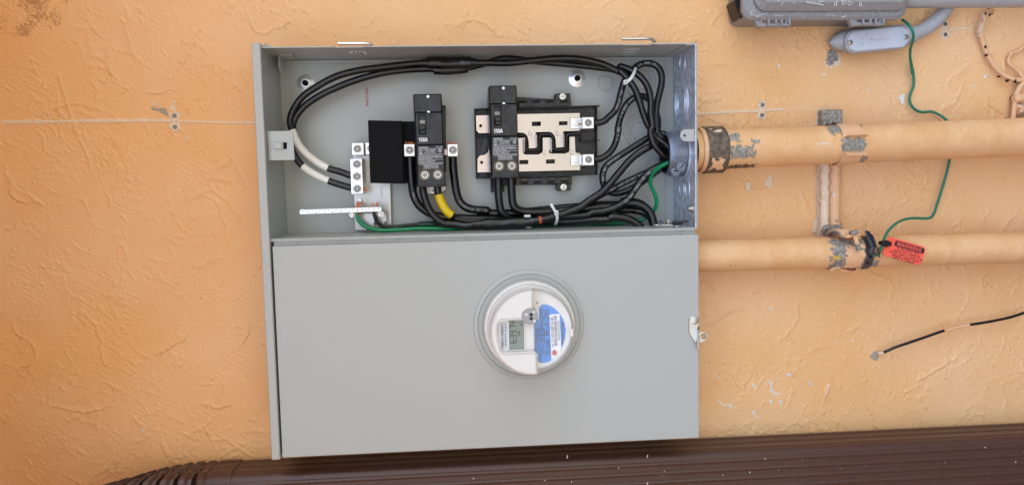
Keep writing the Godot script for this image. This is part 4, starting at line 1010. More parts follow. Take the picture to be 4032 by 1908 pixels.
func build_neutral():
	var n := thing("neutral_bar", "silver neutral and ground terminal bar with a row of screws on a steel plate", "terminal bar", Vector3(0.144, 0.0471, 0))
	put(MB.new().prism(PackedVector2Array([Vector2(0.1305, 0.1472), Vector2(0.1291, 0.0593), Vector2(0.1291, -0.0111), Vector2(0.163, -0.012), Vector2(0.1975, -0.0083), Vector2(0.1978, 0.1509), Vector2(0.1787, 0.1512)]), 0.010, 0.0125, 0.0004), "mounting_plate", M.plate_zinc, n)
	for b in [[Vector3(0.1435, 0.139, 0.0285), Vector3(0.0218, 0.0225, 0.033), Vector3(0.1433, 0.1392, 0.0452)], [Vector3(0.1686, 0.1394, 0.0285), Vector3(0.0222, 0.0222, 0.033), Vector3(0.1683, 0.1394, 0.0452)]]:
		var l := put(MB.new().box(b[0], b[1], 0.0008), "lug_block", M.aluminium, n)
		socket(b[2], 0.0085, l)
	var tb := put(MB.new().box(Vector3(0.1413, 0.0891, 0.035), Vector3(0.0223, 0.0645, 0.046), 0.001), "triple_lug_block", M.aluminium, n)
	for c in [Vector3(0.1428, 0.1111, 0.0582), Vector3(0.1421, 0.089, 0.0582), Vector3(0.1416, 0.0668, 0.0582)]: socket(c, 0.0083, tb)
	strands(Vector3(0.152, 0.0672, 0.045), Vector3(1, 0.2, 0), 0.010, 0.006, n, 4)
	# long screw bar, tilted slightly
	var a := Vector3(0.036, 0.0267, 0.052); var b := Vector3(0.1839, 0.0285, 0.052)
	var mid := (a + b) / 2; var dir := (b - a)
	var ang := atan2(dir.y, dir.x)
	var bar := put(MB.new().box(mid, Vector3(dir.length(), 0.0085744, 0.008), 0.0007, Basis(Vector3.BACK, ang)), "screw_bar", M.aluminium, n)
	rng.seed = 77
	for s in [Vector3(0.0419, 0.0282, 0.056), Vector3(0.0506, 0.0272, 0.056), Vector3(0.0804, 0.0277, 0.056), Vector3(0.1102, 0.0281, 0.056), Vector3(0.14, 0.0283, 0.056), Vector3(0.1698, 0.0287, 0.056)]:
		screw_head(s, 0.0027, bar, M.bright_zinc, rng.randf_range(0.2, 1.3), "bar_screw", false, 0.0012)
	for s in [Vector3(0.0585, 0.0287, 0.056), Vector3(0.0654, 0.0262, 0.056), Vector3(0.0718, 0.029, 0.056), Vector3(0.0886, 0.0291, 0.056), Vector3(0.0955, 0.0265, 0.056), Vector3(0.1011, 0.0292, 0.056), Vector3(0.1184, 0.0291, 0.056), Vector3(0.1254, 0.0269, 0.056), Vector3(0.1318, 0.0291, 0.056), Vector3(0.149, 0.0297, 0.056), Vector3(0.1553, 0.0279, 0.056), Vector3(0.1617, 0.0298, 0.056), Vector3(0.1783, 0.0301, 0.056)]:
		screw_head(s, 0.0020, bar, M.bright_zinc, rng.randf_range(0.2, 2.3), "bar_screw", false, 0.0010)
	# bracket that carries the screw bar
	put(MB.new().prism(PackedVector2Array([Vector2(0.1335, 0.021), Vector2(0.1329, 0.0055), Vector2(0.1364, 0.0046), Vector2(0.1366, -0.0044), Vector2(0.1858, -0.0057), Vector2(0.1864, 0.0041), Vector2(0.1902, 0.0048), Vector2(0.1903, 0.0223), Vector2(0.1738, 0.0227), Vector2(0.1721, 0.02)]), 0.026, 0.0285, 0.0005, [PackedVector2Array([Vector2(0.1513, 0.0018), Vector2(0.1501, -0.0011), Vector2(0.1474, -0.0033), Vector2(0.1439, -0.0029), Vector2(0.1416, -0.0004), Vector2(0.1412, 0.0024), Vector2(0.1429, 0.0056), Vector2(0.1467, 0.0068), Vector2(0.1498, 0.0054)]), PackedVector2Array([Vector2(0.1755, 0.002), Vector2(0.1743, -0.0013), Vector2(0.1713, -0.0037), Vector2(0.1681, -0.0032), Vector2(0.1659, -0.0006), Vector2(0.1657, 0.0024), Vector2(0.1674, 0.0054), Vector2(0.171, 0.0065), Vector2(0.1742, 0.0051)])]), "bar_bracket", M.plate_zinc, n)
	for c in [Vector3(0.1296, 0.02, 0.048), Vector3(0.1819, 0.0194, 0.048)]: screw_head(c, 0.0040, n, M.bright_zinc, 0.0, "bracket_screw", false, 0.003)
	screw_head(Vector3(0.1432, 0.042, 0.0125), 0.0050, n, M.bright_zinc, 0.85, "plate_screw", false, 0.006)
	for i in 3: put(MB.new().lathe([Vector2(0.002, 0), Vector2(0.0015, 0.0008), Vector2(0, 0.001)], Vector3(0.1556, 0.0927, 0.0125) + Vector3(0, -i * 0.0135, 0), Vector3.BACK, 10), "dimple", M.bright_zinc, n)
	text("SIEMENS", 0.0035, Vector3(0.1807, 0.0586, 0.0126), PI / 2, M.socket_grey, n, 0.022, false)
	strands(Vector3(0.1415, 0.0339, 0.05), Vector3(0, 1, 0), 0.012, 0.010, n, 5)
	strands(Vector3(0.1707, 0.0332, 0.05), Vector3(0, 1, 0), 0.012, 0.008, n, 6)
	# bent black sheet between the neutral and the main breaker
	var s := thing("barrier_plate", "bent matt black barrier sheet between the neutral bar and the left breaker", "barrier plate", Vector3(0.1906, 0.1152, 0))
	put(MB.new().prism(PackedVector2Array([Vector2(0.1661, 0.189), Vector2(0.227, 0.1866), Vector2(0.2268, 0.0737), Vector2(0.1662, 0.0765)]), 0.0645, 0.066, 0.0005), "front_fold", M.barrier_black, s)
	put(MB.new().prism(PackedVector2Array([Vector2(0.2256, 0.1875), Vector2(0.2625, 0.1869), Vector2(0.2618, 0.0744), Vector2(0.2255, 0.0744)]), 0.0445, 0.046, 0.0005), "rear_fold", M.barrier_black, s)
	var wx := Vector3(0.2259, 0.1325, 0.066)
	put(MB.new().box(wx + Vector3(-0.0008, 0, -0.010), Vector3(0.0015, 0.1085, 0.022), 0.0004), "step", M.barrier_black, s)

func make_breaker(called: String, label: String, base: Vector3) -> Node3D:
	# local axes: x and y about the middle of the case, z from its back plane
	var t := thing(called, label, "circuit breaker", base, "150 amp breakers in the panel")
	var k := 0.0001718
	var q := func(x: float, y: float, z: float) -> Vector3: return Vector3((x - 385.0) * k, (524.0 - y) * k, z)
	var bx := func(x0: float, y0: float, x1: float, y1: float, z0: float, z1: float, bev: float) -> MB:
		return MB.new().box(q.call((x0 + x1) / 2, (y0 + y1) / 2, (z0 + z1) / 2), Vector3((x1 - x0) * k, (y1 - y0) * k, z1 - z0), bev)
	t.remove_meta("base")
	put(bx.call(236, 50, 528, 1000, 0.0, 0.0465, 0.0015), "case", M.black_plastic, t)
	put(bx.call(235, 49, 527, 240, 0.040, 0.0500, 0.0018), "terminal_cover", M.black_plastic, t)
	var low := put(bx.call(244, 574, 534, 1000, 0.040, 0.0500, 0.0018), "lower_cover", M.black_plastic, t)
	put(bx.call(236, 985, 536, 1006, 0.036, 0.0515, 0.0015), "lower_lip", M.black_plastic, low)
	var px := func(x: float, y: float) -> Vector2: return Vector2((x - 385.0) * k, (524.0 - y) * k)
	var hole := PackedVector2Array([px.call(280, 258), px.call(356, 258), px.call(356, 466), px.call(280, 466)])
	var tog := put(MB.new().prism(rrect(px.call(387, 406), Vector2(278, 330) * k, 0.0035), 0.040, 0.0545, 0.0014, [hole]), "switch_housing", M.black_plastic, t)
	put(bx.call(281, 259, 355, 465, 0.040, 0.0455, 0.0002), "switch_well", M.black_plastic_smooth, tog)
	put(bx.call(286, 312, 350, 352, 0.045, 0.0472, 0.001), "position_window", M.socket_grey, tog)
	put(bx.call(286, 372, 352, 420, 0.044, 0.060, 0.0012), "switch_handle", M.black_plastic_smooth, tog)
	put(bx.call(290, 416, 352, 456, 0.044, 0.0555, 0.0012), "switch_handle", M.black_plastic, tog)
	put(bx.call(362, 252, 406, 416, 0.0535, 0.0552, 0.0006), "trip_plate", M.black_plastic, tog)
	put(MB.new().lathe([Vector2(0.0016, 0), Vector2(0.0014, 0.0004), Vector2(0, 0.0001)], q.call(438, 272, 0.0545), Vector3.BACK, 12), "painted_test_hole", M.hole_shade, tog)
	text("OFF", 16 * k, q.call(388, 437, 0.0545), 0, M.label_black, tog, 36 * k)
	text("ON", 16 * k, q.call(384, 268, 0.0552), 0, M.label_black, tog, 26 * k)
	var st := put(bx.call(268, 488, 376, 548, 0.054, 0.0547, 0.0002), "rating_sticker", M.black_plastic_smooth, tog)
	text("150A", 40 * k, q.call(322, 518, 0.0548), 0, M.breaker_white, st, 92 * k)
	for s in [[388, 77, 0.05], [388, 236, 0.0515]]:
		var c: Vector3 = q.call(s[0], s[1], s[2])
		var o := put(MB.new().lathe([Vector2(0.0046, -0.001), Vector2(0.0044, 0.0006), Vector2(0.0034, 0.0006), Vector2(0.0032, -0.001)], c, Vector3.BACK, 20), "screw_boss", M.black_plastic, t)
		put(MB.new().lathe([Vector2(0.0028, 0), Vector2(0.0025, 0.0010), Vector2(0, 0.0012)], c, Vector3.BACK, 14), "screw", M.bright_zinc, o)
	# printed label
	var lab := put(bx.call(258, 580, 526, 822, 0.049, 0.0504, 0.0002), "printed_label", M.label_black, low)
	var rules := MB.new()
	for y in [612, 668, 691, 723, 757]: rules.box(q.call(392, y, 0.0505), Vector3(262 * k, 2.6 * k, 0.0002), 0.0)
	put(rules, "printed_rules", M.breaker_print, lab)
	for l in [["SIEMENS", 321, 597, 16, 98, 1], ["TYPE QNR", 482, 594, 10, 74, 0], ["CIRCUIT BREAKER", 386, 624, 9, 124, 0], ["2 POLE UNIT", 386, 639, 9, 88, 0], ["ISSUE NO. EY-795", 386, 653, 9, 124, 0], ["120/240V~ 60Hz HACR Type 40°C", 384, 679, 9, 228, 0], ["Interrupting Rating 22,000 Amperes RMS", 388, 699, 9, 246, 0], ["Symmetrical 120/240V~", 336, 713, 9, 140, 0], ["75°C Wire Only, Torque 250 lb-in", 352, 732, 8, 180, 0], ["Wire Range: 1-300kcmil Cu-AL", 346, 746, 8, 166, 0], ["USE ONLY IN LISTED ENCLOSURES", 392, 766, 9, 236, 0], ["SIEMENS INDUSTRY INC.", 390, 780, 9, 160, 0], ["NORCROSS, GA  USA", 392, 794, 9, 140, 0], ["ASSEMBLED IN MEXICO", 392, 808, 9, 160, 0]]:
		text(l[0], l[3] * k, q.call(l[1], l[2], 0.0505), 0, M.breaker_print, lab, l[4] * k, l[5] == 1)
	var ul := put(MB.new().lathe([Vector2(20 * k, 0), Vector2(20 * k, 0.0002), Vector2(16 * k, 0.0002), Vector2(16 * k, 0)], q.call(291, 634, 0.0504), Vector3.BACK, 26), "approval_mark", M.breaker_print, lab)
	text("UL", 15 * k, q.call(291, 634, 0.0505), -0.5, M.breaker_print, ul, 20 * k)
	put(bx.call(272, 656, 310, 663, 0.0502, 0.0506, 0.0), "approval_bar", M.breaker_print, lab)
	var cs := put(MB.new().lathe([Vector2(19 * k, 0), Vector2(19 * k, 0.0002), Vector2(15 * k, 0.0002), Vector2(15 * k, 0)], q.call(491, 633, 0.0504), Vector3.BACK, 26, 0.6, 5.7), "approval_mark", M.breaker_print, lab)
	text("SA", 14 * k, q.call(495, 633, 0.0505), 0, M.breaker_print, cs, 24 * k)
	for x in [325, 458]:
		var c: Vector3 = q.call(x, 880, 0.0502)
		var l := put(MB.new().lathe([Vector2(52 * k, 0), Vector2(51 * k, 0.0008), Vector2(42 * k, 0.0008), Vector2(40 * k, -0.0002)], c, Vector3.BACK, 30), "lug_rim", M.bolt_brass, low)
		put(MB.new().lathe([Vector2(40 * k, 0.0002), Vector2(36 * k, 0.0006), Vector2(27 * k, 0.0006), Vector2(24 * k, 0.0001), Vector2(0, 0.0002)], c, Vector3.BACK, 30), "set_screw", M.socket_grey, l)
		put(MB.new().lathe([Vector2(34 * k, 0.0004), Vector2(32 * k, 0.0012), Vector2(26 * k, 0.0012), Vector2(24 * k, 0.0004)], c, Vector3.BACK, 30), "screw_rim", M.aluminium, l)
	return t

func build_breakers():
	# moulded base with the bus bars
	var o := thing("bus_bar_base", "black moulded breaker base with two tinned bus bars and hook rails", "bus bar base", Vector3(0.4733, 0.1537, 0))
	var bp: Material = M.black_plastic
	var body := put(MB.new().prism(PackedVector2Array([Vector2(0.359, 0.2099), Vector2(0.3901, 0.2103), Vector2(0.3847, 0.2106), Vector2(0.3851, 0.2354), Vector2(0.3884, 0.2355), Vector2(0.5417, 0.224), Vector2(0.5424, 0.2129), Vector2(0.5913, 0.2129), Vector2(0.5896, 0.0831), Vector2(0.5416, 0.0817), Vector2(0.541, 0.0648), Vector2(0.3866, 0.0675), Vector2(0.3869, 0.0794), Vector2(0.3593, 0.0806)]), 0.002, 0.018, 0.0006), "base_tray", bp, o)
	var rimm := MB.new()
	for l in [[Vector3(0.3587, 0.2093, 0.03), Vector3(0.3896, 0.2094, 0.03)], [Vector3(0.3593, 0.209, 0.03), Vector3(0.3593, 0.0807, 0.03)], [Vector3(0.359, 0.0811, 0.03), Vector3(0.3865, 0.0805, 0.03)], [Vector3(0.3592, 0.1584, 0.03), Vector3(0.3884, 0.1586, 0.03)], [Vector3(0.4406, 0.2077, 0.03), Vector3(0.5408, 0.2089, 0.03)], [Vector3(0.5417, 0.2112, 0.03), Vector3(0.5949, 0.212, 0.03)], [Vector3(0.5894, 0.2117, 0.03), Vector3(0.5881, 0.083, 0.03)], [Vector3(0.5406, 0.0822, 0.03), Vector3(0.5933, 0.0834, 0.03)], [Vector3(0.4397, 0.0811, 0.03), Vector3(0.5406, 0.0817, 0.03)], [Vector3(0.5599, 0.1461, 0.03), Vector3(0.5946, 0.1474, 0.03)], [Vector3(0.5582, 0.1599, 0.03), Vector3(0.5589, 0.1452, 0.03)], [Vector3(0.5582, 0.1599, 0.03), Vector3(0.5333, 0.1589, 0.03)]]:
		var d: Vector3 = l[1] - l[0]
		rimm.box((l[0] + l[1]) / 2 + Vector3(0, 0, -0.008), Vector3(d.length() + 0.0012, 0.0014, 0.020), 0.0003, Basis(Vector3.BACK, atan2(d.y, d.x)))
	put(rimm, "tray_ribs", bp, body)
	# raised insulating walls that wind between the two bars
	for w in [[Vector3(0.4405, 0.1598, 0.03), Vector3(0.4495, 0.1593, 0.03), Vector3(0.4535, 0.1542, 0.03), Vector3(0.4543, 0.1417, 0.03), Vector3(0.4556, 0.1337, 0.03), Vector3(0.4624, 0.1312, 0.03), Vector3(0.4733, 0.1317, 0.03), Vector3(0.4785, 0.1359, 0.03), Vector3(0.4795, 0.152, 0.03), Vector3(0.4814, 0.1594, 0.03), Vector3(0.4883, 0.1604, 0.03), Vector3(0.5006, 0.1602, 0.03), Vector3(0.5049, 0.1551, 0.03), Vector3(0.5057, 0.1408, 0.03), Vector3(0.5069, 0.1336, 0.03), Vector3(0.5132, 0.1313, 0.03), Vector3(0.5241, 0.1318, 0.03), Vector3(0.5296, 0.1359, 0.03), Vector3(0.5306, 0.1511, 0.03), Vector3(0.5327, 0.1582, 0.03), Vector3(0.5428, 0.1598, 0.03)]]:
		put(MB.new().tube(MB.spline(w, 5), 0.0034, 8), "winding_wall", bp, body)
	for r in [[Vector3(0.442, 0.2164, 0.026), Vector3(0.541, 0.2169, 0.026), 1.0], [Vector3(0.4335, 0.0732, 0.026), Vector3(0.5402, 0.0739, 0.026), -1.0]]:
		var d: Vector3 = r[1] - r[0]
		put(MB.new().box((r[0] + r[1]) / 2 + Vector3(0, 0, -0.006), Vector3(d.length(), 0.0135, 0.016), 0.0008, Basis(Vector3.BACK, atan2(d.y, d.x))), "hook_rail", bp, o)
	for h in [Vector3(0.4502, 0.2181, 0.028), Vector3(0.4756, 0.2181, 0.028), Vector3(0.5016, 0.218, 0.028), Vector3(0.5273, 0.218, 0.028)]: hook(h, 1.0, o)
	for h in [Vector3(0.4501, 0.0737, 0.028), Vector3(0.4753, 0.0741, 0.028), Vector3(0.5008, 0.0744, 0.028), Vector3(0.5264, 0.0746, 0.028)]: hook(h, -1.0, o)
	for h in [Vector3(0.4628, 0.2118, 0.0282), Vector3(0.5141, 0.2121, 0.0282), Vector3(0.4625, 0.0801, 0.0282), Vector3(0.5135, 0.0799, 0.0282)]:
		put(MB.new().lathe([Vector2(0.0022, 0), Vector2(0.002, 0.0004), Vector2(0, 0.0001)], h, Vector3.BACK, 12), "painted_rail_hole", M.hole_shade, o)
	for e in [[Vector3(0.5261, 0.2295, 0.014), Vector3(0.0292, 0.0135, 0.02), Vector3(0.5257, 0.2305, 0.0242)], [Vector3(0.525, 0.0606, 0.014), Vector3(0.027, 0.0134, 0.02), Vector3(0.5247, 0.0607, 0.0242)], [Vector3(0.3991, 0.0613, 0.013), Vector3(0.0254, 0.0144, 0.018), Vector3(0.3991, 0.0613, 0.0222)]]:
		var ear := put(MB.new().box(e[0], e[1], 0.001), "mounting_ear", bp, o)
		if e[2].x > 0.45: screw_head(e[2], 0.0044, ear, M.bright_zinc, 0.2 if e[2].y > 0.1 else 1.4, "mounting_screw", false, 0.003)
	# bus bars
	var top := PackedVector2Array([Vector2(0.3611, 0.197), Vector2(0.3881, 0.1974), Vector2(0.4408, 0.1984), Vector2(0.5564, 0.1987), Vector2(0.5559, 0.1655), Vector2(0.5247, 0.1647), Vector2(0.5237, 0.158), Vector2(0.5233, 0.1348), Vector2(0.5097, 0.1347), Vector2(0.5093, 0.1493), Vector2(0.5071, 0.1574), Vector2(0.5021, 0.1628), Vector2(0.4967, 0.1642), Vector2(0.4729, 0.1639), Vector2(0.4717, 0.1589), Vector2(0.4718, 0.1344), Vector2(0.4587, 0.1343), Vector2(0.4582, 0.1485), Vector2(0.4561, 0.1574), Vector2(0.4499, 0.1628), Vector2(0.4401, 0.1639), Vector2(0.3882, 0.1639), Vector2(0.3659, 0.1639), Vector2(0.3613, 0.1693)])
	var b1 := put(MB.new().prism(top, 0.0335, 0.036, 0.0004, [PackedVector2Array([Vector2(0.4656, 0.1837), Vector2(0.4823, 0.1839), Vector2(0.4821, 0.1756), Vector2(0.4654, 0.1753)]), PackedVector2Array([Vector2(0.5163, 0.1834), Vector2(0.5324, 0.1836), Vector2(0.5323, 0.1763), Vector2(0.5162, 0.1761)]), PackedVector2Array([Vector2(0.373, 0.1778), Vector2(0.3716, 0.1755), Vector2(0.3696, 0.1746), Vector2(0.3677, 0.1756), Vector2(0.3666, 0.1779), Vector2(0.3678, 0.1801), Vector2(0.3697, 0.181), Vector2(0.3717, 0.1801)])]), "bus_bar", M.tinned_bus, o)
	var bot := PackedVector2Array([Vector2(0.3619, 0.1175), Vector2(0.3667, 0.1232), Vector2(0.3756, 0.1243), Vector2(0.3825, 0.1295), Vector2(0.3849, 0.1534), Vector2(0.388, 0.1537), Vector2(0.4398, 0.1541), Vector2(0.4523, 0.1548), Vector2(0.451, 0.1308), Vector2(0.4482, 0.1252), Vector2(0.4527, 0.1233), Vector2(0.4761, 0.1229), Vector2(0.4825, 0.1258), Vector2(0.4846, 0.1311), Vector2(0.485, 0.1541), Vector2(0.4998, 0.1541), Vector2(0.499, 0.1335), Vector2(0.4964, 0.1261), Vector2(0.5014, 0.1242), Vector2(0.5268, 0.1237), Vector2(0.5331, 0.1261), Vector2(0.535, 0.1319), Vector2(0.5356, 0.1548), Vector2(0.5461, 0.1549), Vector2(0.5468, 0.1263), Vector2(0.5495, 0.1245), Vector2(0.5558, 0.1238), Vector2(0.5553, 0.0916), Vector2(0.4394, 0.0915), Vector2(0.3612, 0.0914)])
	var b2 := put(MB.new().prism(bot, 0.0335, 0.036, 0.0004, [PackedVector2Array([Vector2(0.4404, 0.1131), Vector2(0.4572, 0.1131), Vector2(0.457, 0.1052), Vector2(0.4402, 0.1052)]), PackedVector2Array([Vector2(0.4907, 0.1131), Vector2(0.5074, 0.1133), Vector2(0.5072, 0.1055), Vector2(0.4906, 0.1054)]), PackedVector2Array([Vector2(0.3731, 0.1101), Vector2(0.3716, 0.1079), Vector2(0.3697, 0.107), Vector2(0.3677, 0.1079), Vector2(0.3667, 0.1103), Vector2(0.3678, 0.1126), Vector2(0.3698, 0.1134), Vector2(0.3718, 0.1125)])]), "bus_bar", M.tinned_bus, o)
	for s in [Vector3(0.4621, 0.1616, 0.036), Vector3(0.5129, 0.1617, 0.036)]: stab(s, b1)
	for s in [Vector3(0.4875, 0.1273, 0.036), Vector3(0.5384, 0.127, 0.036), Vector3(0.3855, 0.1268, 0.036)]: stab(s, b2)
	for s in [[Vector3(0.472, 0.1472, 0.043), Vector3(0.002, 0.025, 0.018), b1], [Vector3(0.5226, 0.1471, 0.043), Vector3(0.002, 0.0252, 0.018), b1], [Vector3(0.4486, 0.1404, 0.043), Vector3(0.002, 0.0255, 0.018), b2], [Vector3(0.4992, 0.139, 0.043), Vector3(0.002, 0.0264, 0.018), b2]]:
		var bl := put(MB.new().box(s[0], s[1], 0.0006), "stab_blade", M.tinned_bus, s[2])
		var nub := MB.new()
		for i in 3: nub.box(s[0] + Vector3(0.0012, (i - 1) * 0.007, 0.003), Vector3(0.0025, 0.0042, 0.010), 0.0008)
		put(nub, "spring_contacts", M.bolt_brass, bl)
	put(MB.new().box(Vector3(0.5263, 0.1801, 0.025), Vector3(0.0118, 0.0036, 0.01), 0.0008), "retaining_clip", M.black_plastic_smooth, o)
	put(MB.new().box(Vector3(0.5001, 0.1098, 0.025), Vector3(0.0127, 0.0041, 0.01), 0.0008), "retaining_clip", M.black_plastic_smooth, o)
	# terminal lugs at the right-hand ends
	for l in [[Vector3(0.5463, 0.1796, 0.0372), Vector3(0.0184, 0.0208, 0.0025), Vector3(0.567, 0.1782, 0.045), Vector3(0.0227, 0.0217, 0.03), Vector3(0.5475, 0.18, 0.0385), Vector3(0.5669, 0.1782, 0.0602), Vector3(0.5564, 0.1799, 0.0382), Vector3(0.0061, 0.0191, 0.0045)], [Vector3(0.5458, 0.1105, 0.0372), Vector3(0.0181, 0.0197, 0.0025), Vector3(0.5665, 0.1104, 0.045), Vector3(0.0226, 0.0212, 0.03), Vector3(0.5469, 0.111, 0.0385), Vector3(0.5666, 0.1108, 0.0602), Vector3(0.5558, 0.111, 0.0382), Vector3(0.0069, 0.0182, 0.0045)]]:
		var lg := put(MB.new().box(l[0], l[1], 0.0008), "lug_foot", M.aluminium, o)
		put(MB.new().box(l[6], l[7], 0.0008), "lug_foot", M.aluminium, o)
		put(MB.new().lathe([Vector2(0.0086, 0), Vector2(0.0086, 0.001), Vector2(0.0065, 0.0014), Vector2(0.0062, 0.005), Vector2(0.0036, 0.0056), Vector2(0.0034, 0.0075), Vector2(0, 0.008)], l[4], Vector3.BACK, 6), "hex_nut", M.bright_zinc, lg)
		var bb := put(MB.new().box(l[2], l[3], 0.0012), "lug_block", M.aluminium, o)
		socket(l[5], 0.0078, bb)
	strands(Vector3(0.5564, 0.179, 0.045), Vector3(0, -1, 0), 0.004, 0.004, o, 8)
	var second := make_breaker("circuit_breaker", "black 150 amp breaker seated on the bus bar base, switch in its lower position", Vector3(0.4095, 0.1628, 0.092) + Vector3(0, 0, -0.052))
	var first: Node3D = second.duplicate()
	first.name = numbered("circuit_breaker"); add_child(first)
	first.set_meta("label", "black 150 amp breaker beside the bent barrier sheet, with square lugs on both sides")
	first.position = world((Vector3(0.2522, 0.2326, 0.092) + Vector3(0.2994, 0.0671, 0.092)) / 2 + Vector3(0, 0, -0.052))
	first.rotation.z = -PI / 2 + 0.008
	# line lugs that flank the left breaker, and the steel foot under it
	for l in [["left", Vector3(0.2392, 0.1336, 0.054), Vector3(0.0193, 0.022, 0.048), Vector3(0.2394, 0.1338, 0.0782), Vector3(0.2424, 0.1466, 0.07), "square silver terminal lug left of the left breaker, in front of the barrier sheet"], ["right", Vector3(0.3166, 0.1321, 0.054), Vector3(0.0192, 0.0221, 0.048), Vector3(0.3168, 0.1324, 0.0782), Vector3(0.3175, 0.1453, 0.07), "square silver terminal lug on the right side of the left breaker"]]:
		var t := thing("terminal_lug", l[5], "terminal lug", l[1], "lugs flanking the left breaker")
		var bb := put(MB.new().box(l[1], l[2], 0.001), "lug_block", M.aluminium, t)
		socket(l[3], 0.0086, bb)
		strands(l[4] + Vector3(0, -0.003, 0), Vector3(0, 1, 0), 0.017, 0.006, t, 9)
		var sgn := 1.0 if l[0] == "left" else -1.0
		put(MB.new().box(l[1] + Vector3(sgn * 0.013, -0.002, -0.012), Vector3(0.012, 0.012, 0.004), 0.0008), "connector_bar", M.tinned_bus, t)
	var ft := thing("steel_plate", "zinc foot plate showing below the left breaker", "bracket", Vector3(0.2796, 0.0586, 0))
	put(MB.new().prism(PackedVector2Array([Vector2(0.2491, 0.0938), Vector2(0.2482, 0.0646), Vector2(0.264, 0.0542), Vector2(0.29, 0.0531), Vector2(0.3016, 0.0614), Vector2(0.3025, 0.0927)]), 0.029, 0.0325, 0.0005, [PackedVector2Array([Vector2(0.2791, 0.0597), Vector2(0.2781, 0.0586), Vector2(0.2771, 0.0583), Vector2(0.276, 0.0586), Vector2(0.2752, 0.0598), Vector2(0.2761, 0.061), Vector2(0.2772, 0.0613), Vector2(0.2784, 0.061)])]), "foot_plate", M.plate_zinc, ft)
	put(MB.new().prism(PackedVector2Array([Vector2(0.2513, 0.2178), Vector2(0.2465, 0.0663), Vector2(0.3014, 0.0634), Vector2(0.3058, 0.217)]), 0.002, 0.0292, 0.0008), "support_block", M.black_plastic, ft)

func hook(c: Vector3, s: float, o: Node3D):
	var h := put(MB.new().box(c + Vector3(0, -s * 0.0022, -0.001), Vector3(0.0155, 0.0062, 0.006), 0.0006), "hook", M.black_plastic_smooth, o)
	put(MB.new().box(c + Vector3(0, s * 0.0036, 0.0003), Vector3(0.0145, 0.0044, 0.0008), 0.0003), "painted_hook_slot", M.hole_shade, h)  # thin black plate for the shade in the slot

func stab(c: Vector3, o: Node3D):
	var mb := MB.new()
	mb.lathe([Vector2(0.0058, 0), Vector2(0.0050, 0.0028), Vector2(0.0030, 0.0030), Vector2(0.0026, 0.0012), Vector2(0, 0.0008)], Vector3.ZERO, Vector3.BACK, 20)
	mb.moved(Transform3D(Basis(Vector3.BACK, 0.3) * Basis.from_scale(Vector3(0.6, 1, 1)), c))
	put(mb, "oval_boss", M.tinned_bus, o)

